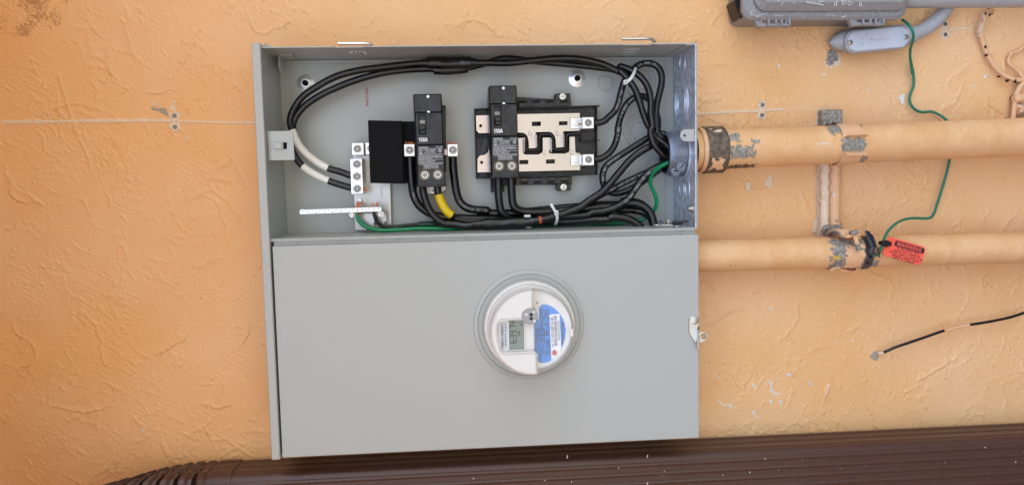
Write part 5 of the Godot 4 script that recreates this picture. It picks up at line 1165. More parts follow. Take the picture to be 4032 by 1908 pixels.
func build_cables():
	var R := 0.0062; var R2 := 0.0075
	var bm: Material = M.cable_black; var mm: Material = M.cable_matt
	var big := "thick black cables in the panel"
	var A1 := [Vector3(0.1292, 0.0905, 0.042), Vector3(0.1113, 0.0977, 0.042), Vector3(0.0879, 0.1054, 0.042), Vector3(0.0605, 0.1234, 0.043), Vector3(0.0384, 0.1475, 0.045), Vector3(0.0301, 0.168, 0.047), Vector3(0.0256, 0.1856, 0.05), Vector3(0.0274, 0.1994, 0.052), Vector3(0.0354, 0.2147, 0.054), Vector3(0.0505, 0.2329, 0.056), Vector3(0.0779, 0.2509, 0.058), Vector3(0.1129, 0.268, 0.06), Vector3(0.152, 0.2779, 0.06), Vector3(0.1923, 0.2833, 0.058), Vector3(0.227, 0.2874, 0.056), Vector3(0.271, 0.291, 0.055), Vector3(0.3152, 0.2902, 0.055), Vector3(0.3548, 0.2901, 0.055), Vector3(0.3882, 0.2896, 0.056), Vector3(0.4216, 0.2889, 0.056), Vector3(0.443, 0.2904, 0.057), Vector3(0.4798, 0.2938, 0.058), Vector3(0.5214, 0.2958, 0.06), Vector3(0.5566, 0.2932, 0.062), Vector3(0.5949, 0.2838, 0.064), Vector3(0.6268, 0.269, 0.066), Vector3(0.6262, 0.2705, 0.068), Vector3(0.641, 0.2546, 0.07), Vector3(0.6525, 0.2368, 0.072), Vector3(0.6605, 0.2161, 0.072), Vector3(0.6673, 0.1955, 0.07), Vector3(0.6759, 0.1748, 0.068), Vector3(0.6853, 0.1604, 0.066), Vector3(0.6947, 0.1486, 0.064), Vector3(0.7086, 0.1385, 0.066), Vector3(0.7237, 0.1266, 0.07)] + [Vector3(0.775, 0.1285, 0.0809), Vector3(0.86, 0.1295, 0.0809)]
	var t := cable("neutral_cable", "long black cable looping over the top, its white tape nearer the catch plate", "cable", A1, R, bm, "", [[Vector3(0.0887, 0.1062, 0.042), Vector3(0.027, 0.1755, 0.048), M.white_tape, "white_tape", 0.0006, 0.03], [Vector3(0.2757, 0.2906, 0.055), Vector3(0.3541, 0.2901, 0.055), M.black_tape, "taped_splice", 0.0048, 0.05], [Vector3(0.2647, 0.2901, 0.055), Vector3(0.3612, 0.29, 0.055), M.black_tape, "taped_splice", 0.0016, 0.05]])
	var A2 := [Vector3(0.1281, 0.0685, 0.04), Vector3(0.1085, 0.0746, 0.04), Vector3(0.0851, 0.0834, 0.04), Vector3(0.0588, 0.0973, 0.04), Vector3(0.0406, 0.112, 0.04), Vector3(0.0305, 0.1272, 0.041), Vector3(0.024, 0.1479, 0.043), Vector3(0.0286, 0.1733, 0.045), Vector3(0.0303, 0.1874, 0.046), Vector3(0.0373, 0.2013, 0.047), Vector3(0.053, 0.2181, 0.048), Vector3(0.0819, 0.2364, 0.049), Vector3(0.1138, 0.2506, 0.05), Vector3(0.1471, 0.2627, 0.05), Vector3(0.1912, 0.2739, 0.05), Vector3(0.2293, 0.2792, 0.048), Vector3(0.2767, 0.2816, 0.046), Vector3(0.3053, 0.2797, 0.046), Vector3(0.3404, 0.2819, 0.046), Vector3(0.3695, 0.2877, 0.044), Vector3(0.4052, 0.2971, 0.042), Vector3(0.417, 0.299, 0.042), Vector3(0.4605, 0.2949, 0.042), Vector3(0.5092, 0.2901, 0.042), Vector3(0.558, 0.285, 0.043), Vector3(0.6035, 0.2791, 0.045), Vector3(0.6303, 0.2744, 0.05), Vector3(0.6289, 0.2801, 0.056), Vector3(0.6503, 0.271, 0.062), Vector3(0.6672, 0.2571, 0.066), Vector3(0.6775, 0.2383, 0.07), Vector3(0.6809, 0.2155, 0.075), Vector3(0.6799, 0.1915, 0.078), Vector3(0.6822, 0.1675, 0.08), Vector3(0.6789, 0.1619, 0.08), Vector3(0.6806, 0.1479, 0.08), Vector3(0.6868, 0.1339, 0.08), Vector3(0.6998, 0.1197, 0.078), Vector3(0.72, 0.1089, 0.076)] + [Vector3(0.775, 0.1104, 0.0808), Vector3(0.86, 0.1114, 0.0808)]
	cable("neutral_cable", "long black cable looping over the top inside the other, its white tape lower down", "cable", A2, R, bm, "", [[Vector3(0.0874, 0.0827, 0.04), Vector3(0.042, 0.1096, 0.04), M.white_tape, "white_tape", 0.0006, 0.03], [Vector3(0.2878, 0.2809, 0.046), Vector3(0.3468, 0.2824, 0.046), M.black_tape, "taped_splice", 0.0036, 0.06]])
	var B := [Vector3(0.5807, 0.1791, 0.045), Vector3(0.5912, 0.1793, 0.045), Vector3(0.6019, 0.183, 0.046), Vector3(0.6055, 0.1868, 0.046), Vector3(0.6184, 0.1986, 0.048), Vector3(0.6256, 0.2128, 0.05), Vector3(0.6299, 0.2288, 0.05), Vector3(0.6356, 0.2476, 0.05), Vector3(0.6415, 0.2604, 0.05), Vector3(0.652, 0.2725, 0.048), Vector3(0.6658, 0.2831, 0.046), Vector3(0.679, 0.2869, 0.046), Vector3(0.6917, 0.2854, 0.048), Vector3(0.7024, 0.2781, 0.05), Vector3(0.708, 0.266, 0.05), Vector3(0.7084, 0.2515, 0.05), Vector3(0.7049, 0.2339, 0.05), Vector3(0.6993, 0.2144, 0.052), Vector3(0.6959, 0.1948, 0.055), Vector3(0.6953, 0.1752, 0.058), Vector3(0.696, 0.1606, 0.06), Vector3(0.6959, 0.1576, 0.06), Vector3(0.7061, 0.1467, 0.062), Vector3(0.7252, 0.1338, 0.065)] + [Vector3(0.775, 0.1015, 0.0669), Vector3(0.86, 0.1025, 0.0669)]
	t = cable("feeder_cable", "black cable from the upper bus bar lug, curling round the top right corner", "cable", B, R, mm, "", [])
	cable_print(t, B, Vector3(0.6254, 0.1999, 0.05), Vector3(0.6324, 0.2351, 0.05), "CADILLAC  THW", 0.0042, R)
	cable_print(t, B, Vector3(0.6652, 0.2796, 0.048), Vector3(0.6978, 0.2829, 0.05), "2/0  600V- (UL)", 0.0042, R)
	var C := [Vector3(0.5807, 0.1111, 0.045), Vector3(0.5919, 0.1126, 0.045), Vector3(0.6045, 0.1191, 0.046), Vector3(0.6161, 0.1322, 0.048), Vector3(0.6225, 0.1489, 0.05), Vector3(0.6263, 0.1683, 0.05), Vector3(0.624, 0.1625, 0.05), Vector3(0.6278, 0.1802, 0.05), Vector3(0.6348, 0.1996, 0.048), Vector3(0.6447, 0.2143, 0.045), Vector3(0.6563, 0.2233, 0.042), Vector3(0.6701, 0.2277, 0.04), Vector3(0.6834, 0.2239, 0.04), Vector3(0.6925, 0.2139, 0.042), Vector3(0.698, 0.1974, 0.044), Vector3(0.7019, 0.1825, 0.046), Vector3(0.7007, 0.1693, 0.05), Vector3(0.699, 0.1526, 0.055), Vector3(0.7103, 0.1414, 0.06), Vector3(0.7251, 0.125, 0.065)] + [Vector3(0.775, 0.1107, 0.0531), Vector3(0.86, 0.1117, 0.0531)]
	t = cable("feeder_cable", "black cable from the lower bus bar lug, arching up beside the first knockouts", "cable", C, R, mm, "", [])
	strands(Vector3(0.5809, 0.1123, 0.045), Vector3(1, 0.1, 0), 0.010, 0.010, t, 12)
	cable_print(t, C, Vector3(0.6194, 0.1472, 0.05), Vector3(0.6352, 0.2026, 0.05), "CADILLAC  THW", 0.0042, R)
	cable_print(t, C, Vector3(0.6373, 0.2044, 0.048), Vector3(0.6555, 0.223, 0.045), "AWG STRAND", 0.0042, R)
	# the loop and the diagonals that run into the bushing
	var Dd := [Vector3(0.86, 0.1307, 0.0515), Vector3(0.775, 0.1287, 0.0533)] + [Vector3(0.7317, 0.1413, 0.055), Vector3(0.7095, 0.1562, 0.05), Vector3(0.6918, 0.154, 0.048), Vector3(0.6771, 0.1462, 0.048), Vector3(0.6554, 0.1333, 0.047), Vector3(0.6355, 0.1212, 0.046), Vector3(0.6155, 0.1091, 0.045), Vector3(0.6029, 0.0987, 0.044), Vector3(0.5971, 0.0854, 0.043), Vector3(0.5965, 0.071, 0.042), Vector3(0.6013, 0.0583, 0.04), Vector3(0.6112, 0.0499, 0.036), Vector3(0.6263, 0.0468, 0.034), Vector3(0.6448, 0.0515, 0.034), Vector3(0.6629, 0.0605, 0.036), Vector3(0.6791, 0.071, 0.038), Vector3(0.6966, 0.0842, 0.042), Vector3(0.7128, 0.0954, 0.05), Vector3(0.7283, 0.1056, 0.06)]
	t = cable("looped_cable", "black cable bent in a tight U loop right of the bus bar base", "cable", Dd, R, mm, big)
	cable_print(t, Dd, Vector3(0.6272, 0.115, 0.05), Vector3(0.5914, 0.0712, 0.05), "CADILLAC  THW  1 AWG", 0.0042, R)
	var E := [Vector3(0.86, 0.1405, 0.0673), Vector3(0.775, 0.1375, 0.0673)] + [Vector3(0.7302, 0.1322, 0.06), Vector3(0.7103, 0.1414, 0.06), Vector3(0.6976, 0.1399, 0.06), Vector3(0.6812, 0.1322, 0.06), Vector3(0.6612, 0.1211, 0.06), Vector3(0.643, 0.1064, 0.06), Vector3(0.6248, 0.0864, 0.06), Vector3(0.6065, 0.0655, 0.06), Vector3(0.5882, 0.0481, 0.06), Vector3(0.5646, 0.0336, 0.06), Vector3(0.5532, 0.0251, 0.062), Vector3(0.5269, 0.0149, 0.064), Vector3(0.5045, 0.0082, 0.066), Vector3(0.4785, 0.0026, 0.068), Vector3(0.4565, -0.0004, 0.068), Vector3(0.442, -0.002, 0.066), Vector3(0.4076, -0.0025, 0.064), Vector3(0.3731, -0.0035, 0.062), Vector3(0.355, -0.0046, 0.06), Vector3(0.335, -0.0056, 0.058), Vector3(0.3188, -0.003, 0.056), Vector3(0.2953, 0.0002, 0.056), Vector3(0.2797, 0.0127, 0.056), Vector3(0.269, 0.0291, 0.056), Vector3(0.2631, 0.0469, 0.056), Vector3(0.2601, 0.0614, 0.056), Vector3(0.2596, 0.0774, 0.055)]
	cable("breaker_cable", "black cable from the left breaker with a thick taped splice and an orange band", "cable", E, R2 * 0.92, bm, "", [[Vector3(0.3713, -0.0035, 0.062), Vector3(0.4448, -0.0021, 0.066), M.black_tape, "taped_splice", 0.0038, 0.04], [Vector3(0.3477, -0.0048, 0.06), Vector3(0.4611, 0, 0.068), M.black_tape, "black_tape", 0.0010, 0.05], [Vector3(0.4702, 0.0016, 0.068), Vector3(0.477, 0.003, 0.068), M.orange_tape, "orange_band", 0.0007, 0.0]])
	var F := [Vector3(0.86, 0.1302, 0.0828), Vector3(0.775, 0.1282, 0.0810)] + [Vector3(0.7301, 0.102, 0.06), Vector3(0.7124, 0.0997, 0.058), Vector3(0.6981, 0.0947, 0.057), Vector3(0.6816, 0.0852, 0.057), Vector3(0.6686, 0.073, 0.058), Vector3(0.6576, 0.059, 0.058), Vector3(0.6465, 0.0432, 0.058), Vector3(0.6337, 0.031, 0.058), Vector3(0.6175, 0.0215, 0.057), Vector3(0.5958, 0.0148, 0.056), Vector3(0.5724, 0.0127, 0.055), Vector3(0.5653, 0.0089, 0.055), Vector3(0.5281, 0.0071, 0.055), Vector3(0.4916, 0.0014, 0.05), Vector3(0.4552, 0.0002, 0.044), Vector3(0.4185, 0.0028, 0.04), Vector3(0.3816, 0.0046, 0.04), Vector3(0.3446, 0.0011, 0.042), Vector3(0.3227, 0.006, 0.044), Vector3(0.31, 0.0095, 0.046), Vector3(0.3133, 0.0115, 0.048), Vector3(0.3039, 0.0199, 0.05), Vector3(0.2962, 0.0315, 0.052), Vector3(0.2902, 0.0462, 0.054), Vector3(0.2871, 0.0591, 0.055), Vector3(0.2866, 0.0736, 0.055)]
	t = cable("breaker_cable", "black cable from the left breaker wrapped in ragged yellow tape", "cable", F, R2 * 0.9, bm, "", [[Vector3(0.3109, 0.0132, 0.048), Vector3(0.2872, 0.0527, 0.054), M.yellow_tape, "yellow_tape", 0.0012, 0.12]])
	cable_print(t, F, Vector3(0.6355, 0.0291, 0.058), Vector3(0.6814, 0.0817, 0.058), "(UL) 600V  STRAND 1 AWG  THW", 0.0042, R2 * 0.9)
	var G := [Vector3(0.86, 0.1101, 0.0824), Vector3(0.775, 0.1102, 0.0807)] + [Vector3(0.7312, 0.0968, 0.05), Vector3(0.7105, 0.0929, 0.045), Vector3(0.6929, 0.0897, 0.042), Vector3(0.6713, 0.0811, 0.04), Vector3(0.6491, 0.0717, 0.04), Vector3(0.6289, 0.0622, 0.04), Vector3(0.6086, 0.0518, 0.04), Vector3(0.5865, 0.0406, 0.04), Vector3(0.5644, 0.0303, 0.04), Vector3(0.5497, 0.0235, 0.038), Vector3(0.5126, 0.0206, 0.035), Vector3(0.4755, 0.0201, 0.032)]
	t = cable("feeder_cable", "black printed cable crossing behind the loop towards the bottom bundle", "cable", G, R * 0.92, mm, "", [])
	cable_print(t, G, Vector3(0.6104, 0.0527, 0.04), Vector3(0.6787, 0.0837, 0.04), "600V  SIZE 2/0 (UL) THW  A", 0.0042, R * 0.92)
	# cables of the bottom bundle, turning down through the shelf
	var H := [Vector3(0.3164, 0.1202, 0.05), Vector3(0.3166, 0.1002, 0.05), Vector3(0.3187, 0.0777, 0.05), Vector3(0.3211, 0.0583, 0.05), Vector3(0.3262, 0.0404, 0.05), Vector3(0.3356, 0.0296, 0.049), Vector3(0.3493, 0.0239, 0.048), Vector3(0.3783, 0.0204, 0.046), Vector3(0.3634, 0.0172, 0.042), Vector3(0.4189, 0.0143, 0.038), Vector3(0.4752, 0.0178, 0.034), Vector3(0.5315, 0.0219, 0.034), Vector3(0.5877, 0.0257, 0.036), Vector3(0.6346, 0.027, 0.038), Vector3(0.6359, 0.0313, 0.04), Vector3(0.6538, 0.0304, 0.042), Vector3(0.6698, 0.0252, 0.044), Vector3(0.6812, 0.0132, 0.046), Vector3(0.6879, -0.0032, 0.048), Vector3(0.6919, -0.0177, 0.05), Vector3(0.6937, -0.0323, 0.05)]
	t = cable("line_cable", "black cable from the right hand square lug, curving along the shelf and down through it", "cable", H, R2, bm, "", [])
	cable_print(t, H, Vector3(0.3262, 0.0388, 0.05), Vector3(0.3493, 0.0239, 0.048), "12/03/19", 0.0042, R2)
	cable_print(t, H, Vector3(0.3606, 0.02, 0.046), Vector3(0.3772, 0.0168, 0.042), "020684", 0.0042, R2)
	var I := [Vector3(0.2384, 0.1218, 0.05), Vector3(0.2387, 0.1002, 0.05), Vector3(0.2398, 0.0746, 0.05), Vector3(0.243, 0.0521, 0.05), Vector3(0.2512, 0.0341, 0.048), Vector3(0.2652, 0.0216, 0.046), Vector3(0.2826, 0.0137, 0.044), Vector3(0.3116, 0.0088, 0.042), Vector3(0.3441, 0.0071, 0.04), Vector3(0.3783, 0.0061, 0.038), Vector3(0.3819, 0.0071, 0.034), Vector3(0.4378, 0.0065, 0.032), Vector3(0.4942, 0.0087, 0.03), Vector3(0.5508, 0.011, 0.03), Vector3(0.6077, 0.0115, 0.03), Vector3(0.6139, 0.0179, 0.03), Vector3(0.638, 0.0151, 0.03), Vector3(0.6584, 0.0141, 0.03), Vector3(0.6745, 0.0101, 0.032), Vector3(0.687, 0.0016, 0.034), Vector3(0.6957, -0.0113, 0.036), Vector3(0.6993, -0.0261, 0.036)]
	t = cable("line_cable", "black cable from the left hand square lug, running low behind the splice", "cable", I, R2, bm, "", [])
	cable_print(t, I, Vector3(0.2404, 0.0441, 0.05), Vector3(0.2371, 0.0522, 0.05), "THW", 0.004, R2)
	cable_print(t, I, Vector3(0.6616, 0.0135, 0.032), Vector3(0.6814, 0.0063, 0.034), "Alan Wire", 0.0042, R2)
	var J := [Vector3(0.3986, 0.0837, 0.055), Vector3(0.3987, 0.0713, 0.055), Vector3(0.3995, 0.0432, 0.054), Vector3(0.4009, 0.0304, 0.052), Vector3(0.4043, 0.0174, 0.05), Vector3(0.4163, 0.0059, 0.046), Vector3(0.4368, -0.0008, 0.042), Vector3(0.4648, -0.0031, 0.04), Vector3(0.5019, -0.003, 0.042), Vector3(0.5387, -0.0032, 0.046), Vector3(0.5754, -0.0008, 0.05), Vector3(0.6027, -0.0007, 0.054), Vector3(0.6084, 0.0028, 0.056), Vector3(0.6297, 0.0015, 0.058), Vector3(0.6474, -0.0043, 0.06), Vector3(0.6614, -0.0144, 0.062), Vector3(0.6686, -0.0254, 0.062)]
	cable("load_cable", "black cable from the left terminal of the breaker on the bus bars", "cable", J, R2, bm, big)
	var K := [Vector3(0.4225, 0.0832, 0.055), Vector3(0.4228, 0.0708, 0.055), Vector3(0.424, 0.0426, 0.054), Vector3(0.4247, 0.0353, 0.053), Vector3(0.4283, 0.026, 0.052), Vector3(0.4384, 0.0193, 0.05), Vector3(0.4588, 0.0159, 0.048), Vector3(0.5017, 0.0157, 0.046), Vector3(0.5483, 0.0192, 0.046), Vector3(0.5952, 0.0226, 0.046), Vector3(0.6328, 0.0236, 0.046), Vector3(0.6322, 0.0271, 0.048), Vector3(0.6537, 0.0276, 0.05), Vector3(0.6715, 0.0218, 0.052), Vector3(0.6837, 0.0098, 0.054), Vector3(0.6886, -0.0046, 0.056), Vector3(0.6907, -0.0208, 0.058), Vector3(0.6915, -0.0335, 0.058)]
	cable("load_cable", "black cable from the right terminal of the breaker on the bus bars", "cable", K, R2, bm, big)
	# grounding wires
	var Gn := [Vector3(0.1382, 0.0257, 0.05), Vector3(0.1388, 0.0169, 0.05), Vector3(0.1422, 0.0071, 0.05), Vector3(0.1503, -0.0011, 0.05), Vector3(0.1636, -0.0071, 0.05), Vector3(0.1826, -0.0105, 0.05), Vector3(0.2146, -0.0104, 0.05), Vector3(0.2467, -0.0093, 0.05), Vector3(0.2788, -0.0099, 0.05), Vector3(0.311, -0.0114, 0.045), Vector3(0.3445, -0.0116, 0.03), Vector3(0.4196, -0.0114, 0.02), Vector3(0.4951, -0.0106, 0.02), Vector3(0.5709, -0.0096, 0.022), Vector3(0.6339, -0.0105, 0.022), Vector3(0.6577, -0.0082, 0.024), Vector3(0.6778, -0.0031, 0.026), Vector3(0.6918, 0.0059, 0.03), Vector3(0.6997, 0.0178, 0.034), Vector3(0.7006, 0.0306, 0.038), Vector3(0.6954, 0.0454, 0.042), Vector3(0.6883, 0.0582, 0.046), Vector3(0.685, 0.0691, 0.052), Vector3(0.6867, 0.0815, 0.06), Vector3(0.694, 0.0919, 0.072), Vector3(0.7057, 0.0993, 0.082), Vector3(0.7178, 0.1047, 0.09), Vector3(0.7264, 0.1056, 0.094)]
	t = cable("ground_wire", "bright green insulated ground wire from the screw bar along the shelf to the bushing lug", "wire", Gn, 0.0038, M.green_wire)
	strands(Vector3(0.1381, 0.0161, 0.05), Vector3(0, 1, 0), 0.011, 0.020, t, 14)
	strands(Vector3(0.733, 0.1032, 0.094), Vector3(1, 0, 0), 0.010, 0.024, t, 15)
	var Bk := [Vector3(0.1698, 0.0241, 0.05), Vector3(0.1705, 0.0169, 0.05), Vector3(0.1735, 0.007, 0.048), Vector3(0.1809, -0.0022, 0.046), Vector3(0.195, -0.0054, 0.044), Vector3(0.2142, -0.0049, 0.042), Vector3(0.2334, -0.0034, 0.04), Vector3(0.2511, -0.0028, 0.038), Vector3(0.2754, -0.0025, 0.036), Vector3(0.2949, -0.0026, 0.034), Vector3(0.3194, -0.0026, 0.03)]
	t = cable("grounding_conductor", "thin black wire on the screw bar with dark green tape at its far end", "wire", Bk, 0.0036, mm, "", [[Vector3(0.2498, -0.003, 0.038), Vector3(0.2795, -0.0022, 0.036), M.green_tape, "green_tape", 0.0018, 0.06]])
	strands(Vector3(0.1696, 0.0166, 0.05), Vector3(0, 1, 0), 0.010, 0.018, t, 16)

func tie(label: String, pts: Array, w: float, head: Vector3, ang: float, group: String):
	var t := thing("cable_tie", label, "cable tie", head, group)
	var path := MB.spline(pts, 8)
	var mb := MB.new()
	for i in path.size() - 1:
		var d: Vector3 = path[i + 1] - path[i]
		var side := Vector3(-d.y, d.x, 0).normalized() * w / 2
		var up := d.cross(side).normalized() * 0.0012
		if up.z < 0: up = -up
		mb.quad(path[i] + side + up, path[i] - side + up, path[i + 1] - side + up, path[i + 1] + side + up, up.normalized())
		mb.quad(path[i] + side, path[i] + side + up, path[i + 1] + side + up, path[i + 1] + side, side.normalized())
		mb.quad(path[i] - side, path[i] - side + up, path[i + 1] - side + up, path[i + 1] - side, -side.normalized())
	put(mb, "strap", M.nylon, t)
	var h := put(MB.new().box(head, Vector3(0.0075, 0.0082, 0.0055), 0.0012, Basis(Vector3.BACK, ang)), "head", M.nylon, t)
	put(MB.new().box(head + Vector3(0, 0, 0.0027), Vector3(0.0036, 0.0026, 0.0006), 0.0002, Basis(Vector3.BACK, ang)), "pawl", M.socket_grey, h)

func build_ties():
	tie("white cable tie pulled round the bottom bundle, beside the orange band", [Vector3(0.4965, 0.0302, 0.052), Vector3(0.4993, 0.0236, 0.058), Vector3(0.5016, 0.0175, 0.068), Vector3(0.5032, 0.0123, 0.076), Vector3(0.5045, 0.0051, 0.076), Vector3(0.5041, -0.0016, 0.07), Vector3(0.5034, -0.0071, 0.058)], 0.0050, Vector3(0.5028, 0.0146, 0.079), 0.05, "cable ties")
	tie("white cable tie holding cables together by the upper right corner", [Vector3(0.6561, 0.2761, 0.064), Vector3(0.6515, 0.2689, 0.074), Vector3(0.646, 0.2595, 0.08), Vector3(0.6394, 0.2517, 0.08), Vector3(0.6347, 0.2488, 0.076), Vector3(0.6327, 0.2467, 0.068)], 0.0052, Vector3(0.633, 0.2487, 0.082), 0.5, "cable ties")
	var t := thing("cable_tie", "white cable tie half hidden behind the taped splice in the bottom bundle", "cable tie", Vector3(0.4518, -0.0022, 0.05), "cable ties")
	put(MB.new().box(Vector3(0.4512, 0.0089, 0.0575), Vector3(0.0125, 0.0051, 0.005), 0.001), "head", M.nylon, t)
	put(MB.new().box(Vector3(0.4527, -0.0121, 0.0565), Vector3(0.0121, 0.0024, 0.003), 0.0008), "strap", M.nylon, t)

func build_conduits():
	# upper conduit
	var a := Vector3(0.7665, 0.1238, 0.07); var b := Vector3(1.4082, 0.1372, 0.07)
	a.z = 0.066; b.z = 0.066
	var d := (b - a).normalized()
	var r := 0.0362
	var far := a + d * (1.94 - a.x)
	var u := thing("conduit", "upper thick peach painted conduit leaving the panel through a rusty coupling", "conduit", far, "peach conduits below the panel")
	put(MB.new().tube([a + d * -0.004, a + d * 0.3, a + d * 0.6, far], r, 48, null, false), "pipe", M.conduit_paint, u)
	put(MB.new().lathe([Vector2(r, 0), Vector2(0.0405, 0.0), Vector2(0.0412, 0.002), Vector2(0.0412, 0.008), Vector2(r, 0.008)], a + Vector3(0.006, 0, 0), d, 48), "locknut", M.peach_paint, u)
	var cp := put(MB.new().lathe([Vector2(r, 0), Vector2(0.0425, 0.0), Vector2(0.0435, 0.002), Vector2(0.0435, 0.036), Vector2(0.0420, 0.0385), Vector2(0.0375, 0.039)], a + Vector3(0.0135, 0, 0), d, 56), "coupling", M.rusty_steel, u)
	var ca := a + Vector3(0.0135, 0, 0)
	put(wrapped(ca, ca + d * 0.06, 0.0437, 0.05, 0.55, -62, -18, 3, 0.3), "paint_flake", M.peach_paint, cp)
	put(wrapped(ca, ca + d * 0.06, 0.0437, 0.12, 0.55, 35, 60, 4, 0.6), "paint_flake", M.caulk, cp)
	put(wrapped(ca, ca + d * 0.10, r + 0.0007, 0.35, 0.92, -35, 14, 5, 0.30), "bare_patch", M.rough_zinc, u)
	put(wrapped(ca, ca + d * 0.10, r + 0.0007, 0.35, 0.66, 14, 52, 6, 0.34), "bare_patch", M.rough_zinc, u)
	put(wrapped(ca, ca + d * 0.10, r + 0.0007, 0.35, 1.0, -85, -52, 7, 0.28), "bare_patch", M.rusty_steel, u)
	put(wrapped(ca, ca + d * 0.10, r + 0.0007, 0.78, 1.02, 8, 26, 8, 0.4), "bare_patch", M.rough_zinc, u)
	put(wrapped(ca, ca + d * 0.4, r + 0.0006, 0.50, 0.575, 0, 6, 18, 0.2), "scrape", M.caulk, u)
	put(wrapped(ca, ca + d * 0.4, r + 0.0006, 0.86, 0.93, -62, -55, 19, 0.3), "scrape", M.caulk, u)
	var q := func(x: float) -> float: return (x - a.x) / d.x
	# its strap
	var s0: float = q.call(Vector3(1.0336, 0.1482, 0.1).x); var s1: float = q.call(Vector3(1.0736, 0.1475, 0.1).x)
	var st := thing("pipe_strap", "peach painted strap round the upper conduit, its two ears bare at the gap", "pipe strap", a + d * s0, "conduit straps")
	var sa := a + d * s0; var sb := a + d * s1
	put(wrapped(sa, sb, r + 0.0022, 0, 1, 20, 150, 9, 0.0, 0.0006), "strap_band", M.peach_paint, st)
	put(wrapped(sa, sb, r + 0.0022, 0, 1, -150, -28, 10, 0.0, 0.0006), "strap_band", M.peach_paint, st)
	put(wrapped(sa - d * 0.006, sb + d * 0.004, r + 0.0010, 0, 1, -26, 18, 11, 0.16, 0.0008), "bare_gap", M.rough_zinc, st)
	put(wrapped(sa - d * 0.026, sb, r + 0.0013, 0, 0.5, 22, 80, 12, 0.34, 0.0008), "bare_edge", M.rough_zinc, st)
	put(wrapped(sa + d * 0.040, sb + d * 0.012, r + 0.0030, 0, 1, -75, -40, 13, 0.3, 0.0006), "bare_edge", M.rough_zinc, st)
	put(wrapped(sa + d * 0.040, sb + d * 0.006, r + 0.0030, 0, 1, 55, 66, 14, 0.3, 0.0006), "bare_edge", M.rough_zinc, st)
	for e in [19.0, -27.0]:
		var an := deg_to_rad(e)
		var dirv := Vector3(0, sin(an), cos(an))
		var c := (sa + sb) / 2 + dirv * (r + 0.006) + d * 0.004
		put(MB.new().box(c, Vector3((sb - sa).length() * 0.98, 0.0022, 0.012), 0.0007, Basis(Vector3.RIGHT, -an)), "strap_ear", M.peach_paint, st)
		put(MB.new().box(c + Vector3(0, 0.0013 * signf(e), 0.004), Vector3((sb - sa).length() * 0.8, 0.0004, 0.003), 0.0001, Basis(Vector3.RIGHT, -an)), "worn_edge", M.rough_zinc, st)
	# lower conduit
	var a2 := Vector3(0.7768, -0.075, 0.055); var b2 := Vector3(1.4275, -0.0776, 0.055)
	a2.z = 0.055; b2.z = 0.055
	var d2 := (b2 - a2).normalized()
	var r2 := 0.0300
	var far2 := a2 + d2 * (1.94 - a2.x)
	var l := thing("conduit", "lower thinner peach painted conduit with the orange warning tag against it", "conduit", far2, "peach conduits below the panel")
	put(MB.new().tube([a2 - d2 * 0.010, a2 + d2 * 0.3, a2 + d2 * 0.6, far2], r2, 44), "pipe", M.conduit_paint, l)
	var q2 := func(x: float) -> float: return (x - a2.x) / d2.x
	var p0: float = q2.call(Vector3(1.0183, -0.0646, 0.085).x); var p1: float = q2.call(Vector3(1.0973, -0.0669, 0.085).x)
	put(wrapped(a2 + d2 * p0, a2 + d2 * p1, r2 + 0.0008, 0, 1, -80, 70, 21, 0.17, 0.0014, 0.0018), "bare_patch", M.rough_zinc, l)
	put(wrapped(a2 + d2 * (p0 + 0.025), a2 + d2 * (p1 - 0.045), r2 + 0.0026, 0, 1, -52, -28, 22, 0.2, 0.0022, 0.0018), "torn_metal", M.rough_zinc, l)
	put(wrapped(a2 + d2 * (p1 - 0.052), a2 + d2 * (p1 - 0.006), r2 + 0.0022, 0, 1, -78, 40, 23, 0.22, 0.0006, 0.0018), "paint_flake", M.peach_paint, l)
	put(wrapped(a2 + d2 * (p1 - 0.076), a2 + d2 * (p1 - 0.056), r2 + 0.0022, 0, 1, -22, -4, 24, 0.25, 0.0006, 0.0016), "yellow_flake", M.yellow_stain, l)
	put(wrapped(a2 + d2 * 0.045, a2 + d2 * 0.062, r2 + 0.0005, 0, 1, -35, -29, 25, 0.6, 0.0003, 0.0012), "dark_chip", M.rusty_steel, l)
	# peeled strap over the lower conduit
	var ps := thing("pipe_strap", "bent peach strap gaping off the lower conduit with a threaded bolt through its ear", "pipe strap", a2 + d2 * p0, "conduit straps")
	var flap := MB.new()
	var path := [Vector3(1.0291, -0.0399, 0.05), Vector3(1.028, -0.0347, 0.062), Vector3(1.0302, -0.032, 0.072), Vector3(1.0343, -0.0327, 0.08), Vector3(1.0377, -0.0368, 0.086), Vector3(1.0392, -0.0416, 0.09), Vector3(1.0415, -0.0443, 0.092)]
	var rise := [Vector3(1.0517, -0.0332, 0.02), Vector3(1.0567, -0.0324, 0.03), Vector3(1.059, -0.0315, 0.045), Vector3(1.0637, -0.032, 0.055), Vector3(1.071, -0.0334, 0.06), Vector3(1.0805, -0.0355, 0.064), Vector3(1.0959, -0.0373, 0.06)]
	path = MB.spline(path, 5); rise = MB.spline(rise, 5)
	for i in path.size() - 1:
		flap.quad(path[i], path[i + 1], rise[i + 1], rise[i], Vector3(0, 0.5, 0.8).normalized())
		flap.quad(path[i], path[i + 1], path[i + 1] + Vector3(0, -0.002, 0.001), path[i] + Vector3(0, -0.002, 0.001), Vector3(-0.5, -0.3, 0.8).normalized())
		flap.quad(path[i] + Vector3(0, -0.002, -0.001), path[i + 1] + Vector3(0, -0.002, -0.001), rise[i + 1] + Vector3(0, -0.002, -0.001), rise[i] + Vector3(0, -0.002, -0.001), Vector3(0, -0.8, -0.5).normalized())
	put(flap, "strap_band", M.peach_paint, ps)
	put(MB.new().tube(MB.spline(path, 2), 0.0016, 6), "bare_edge", M.rough_zinc, ps)
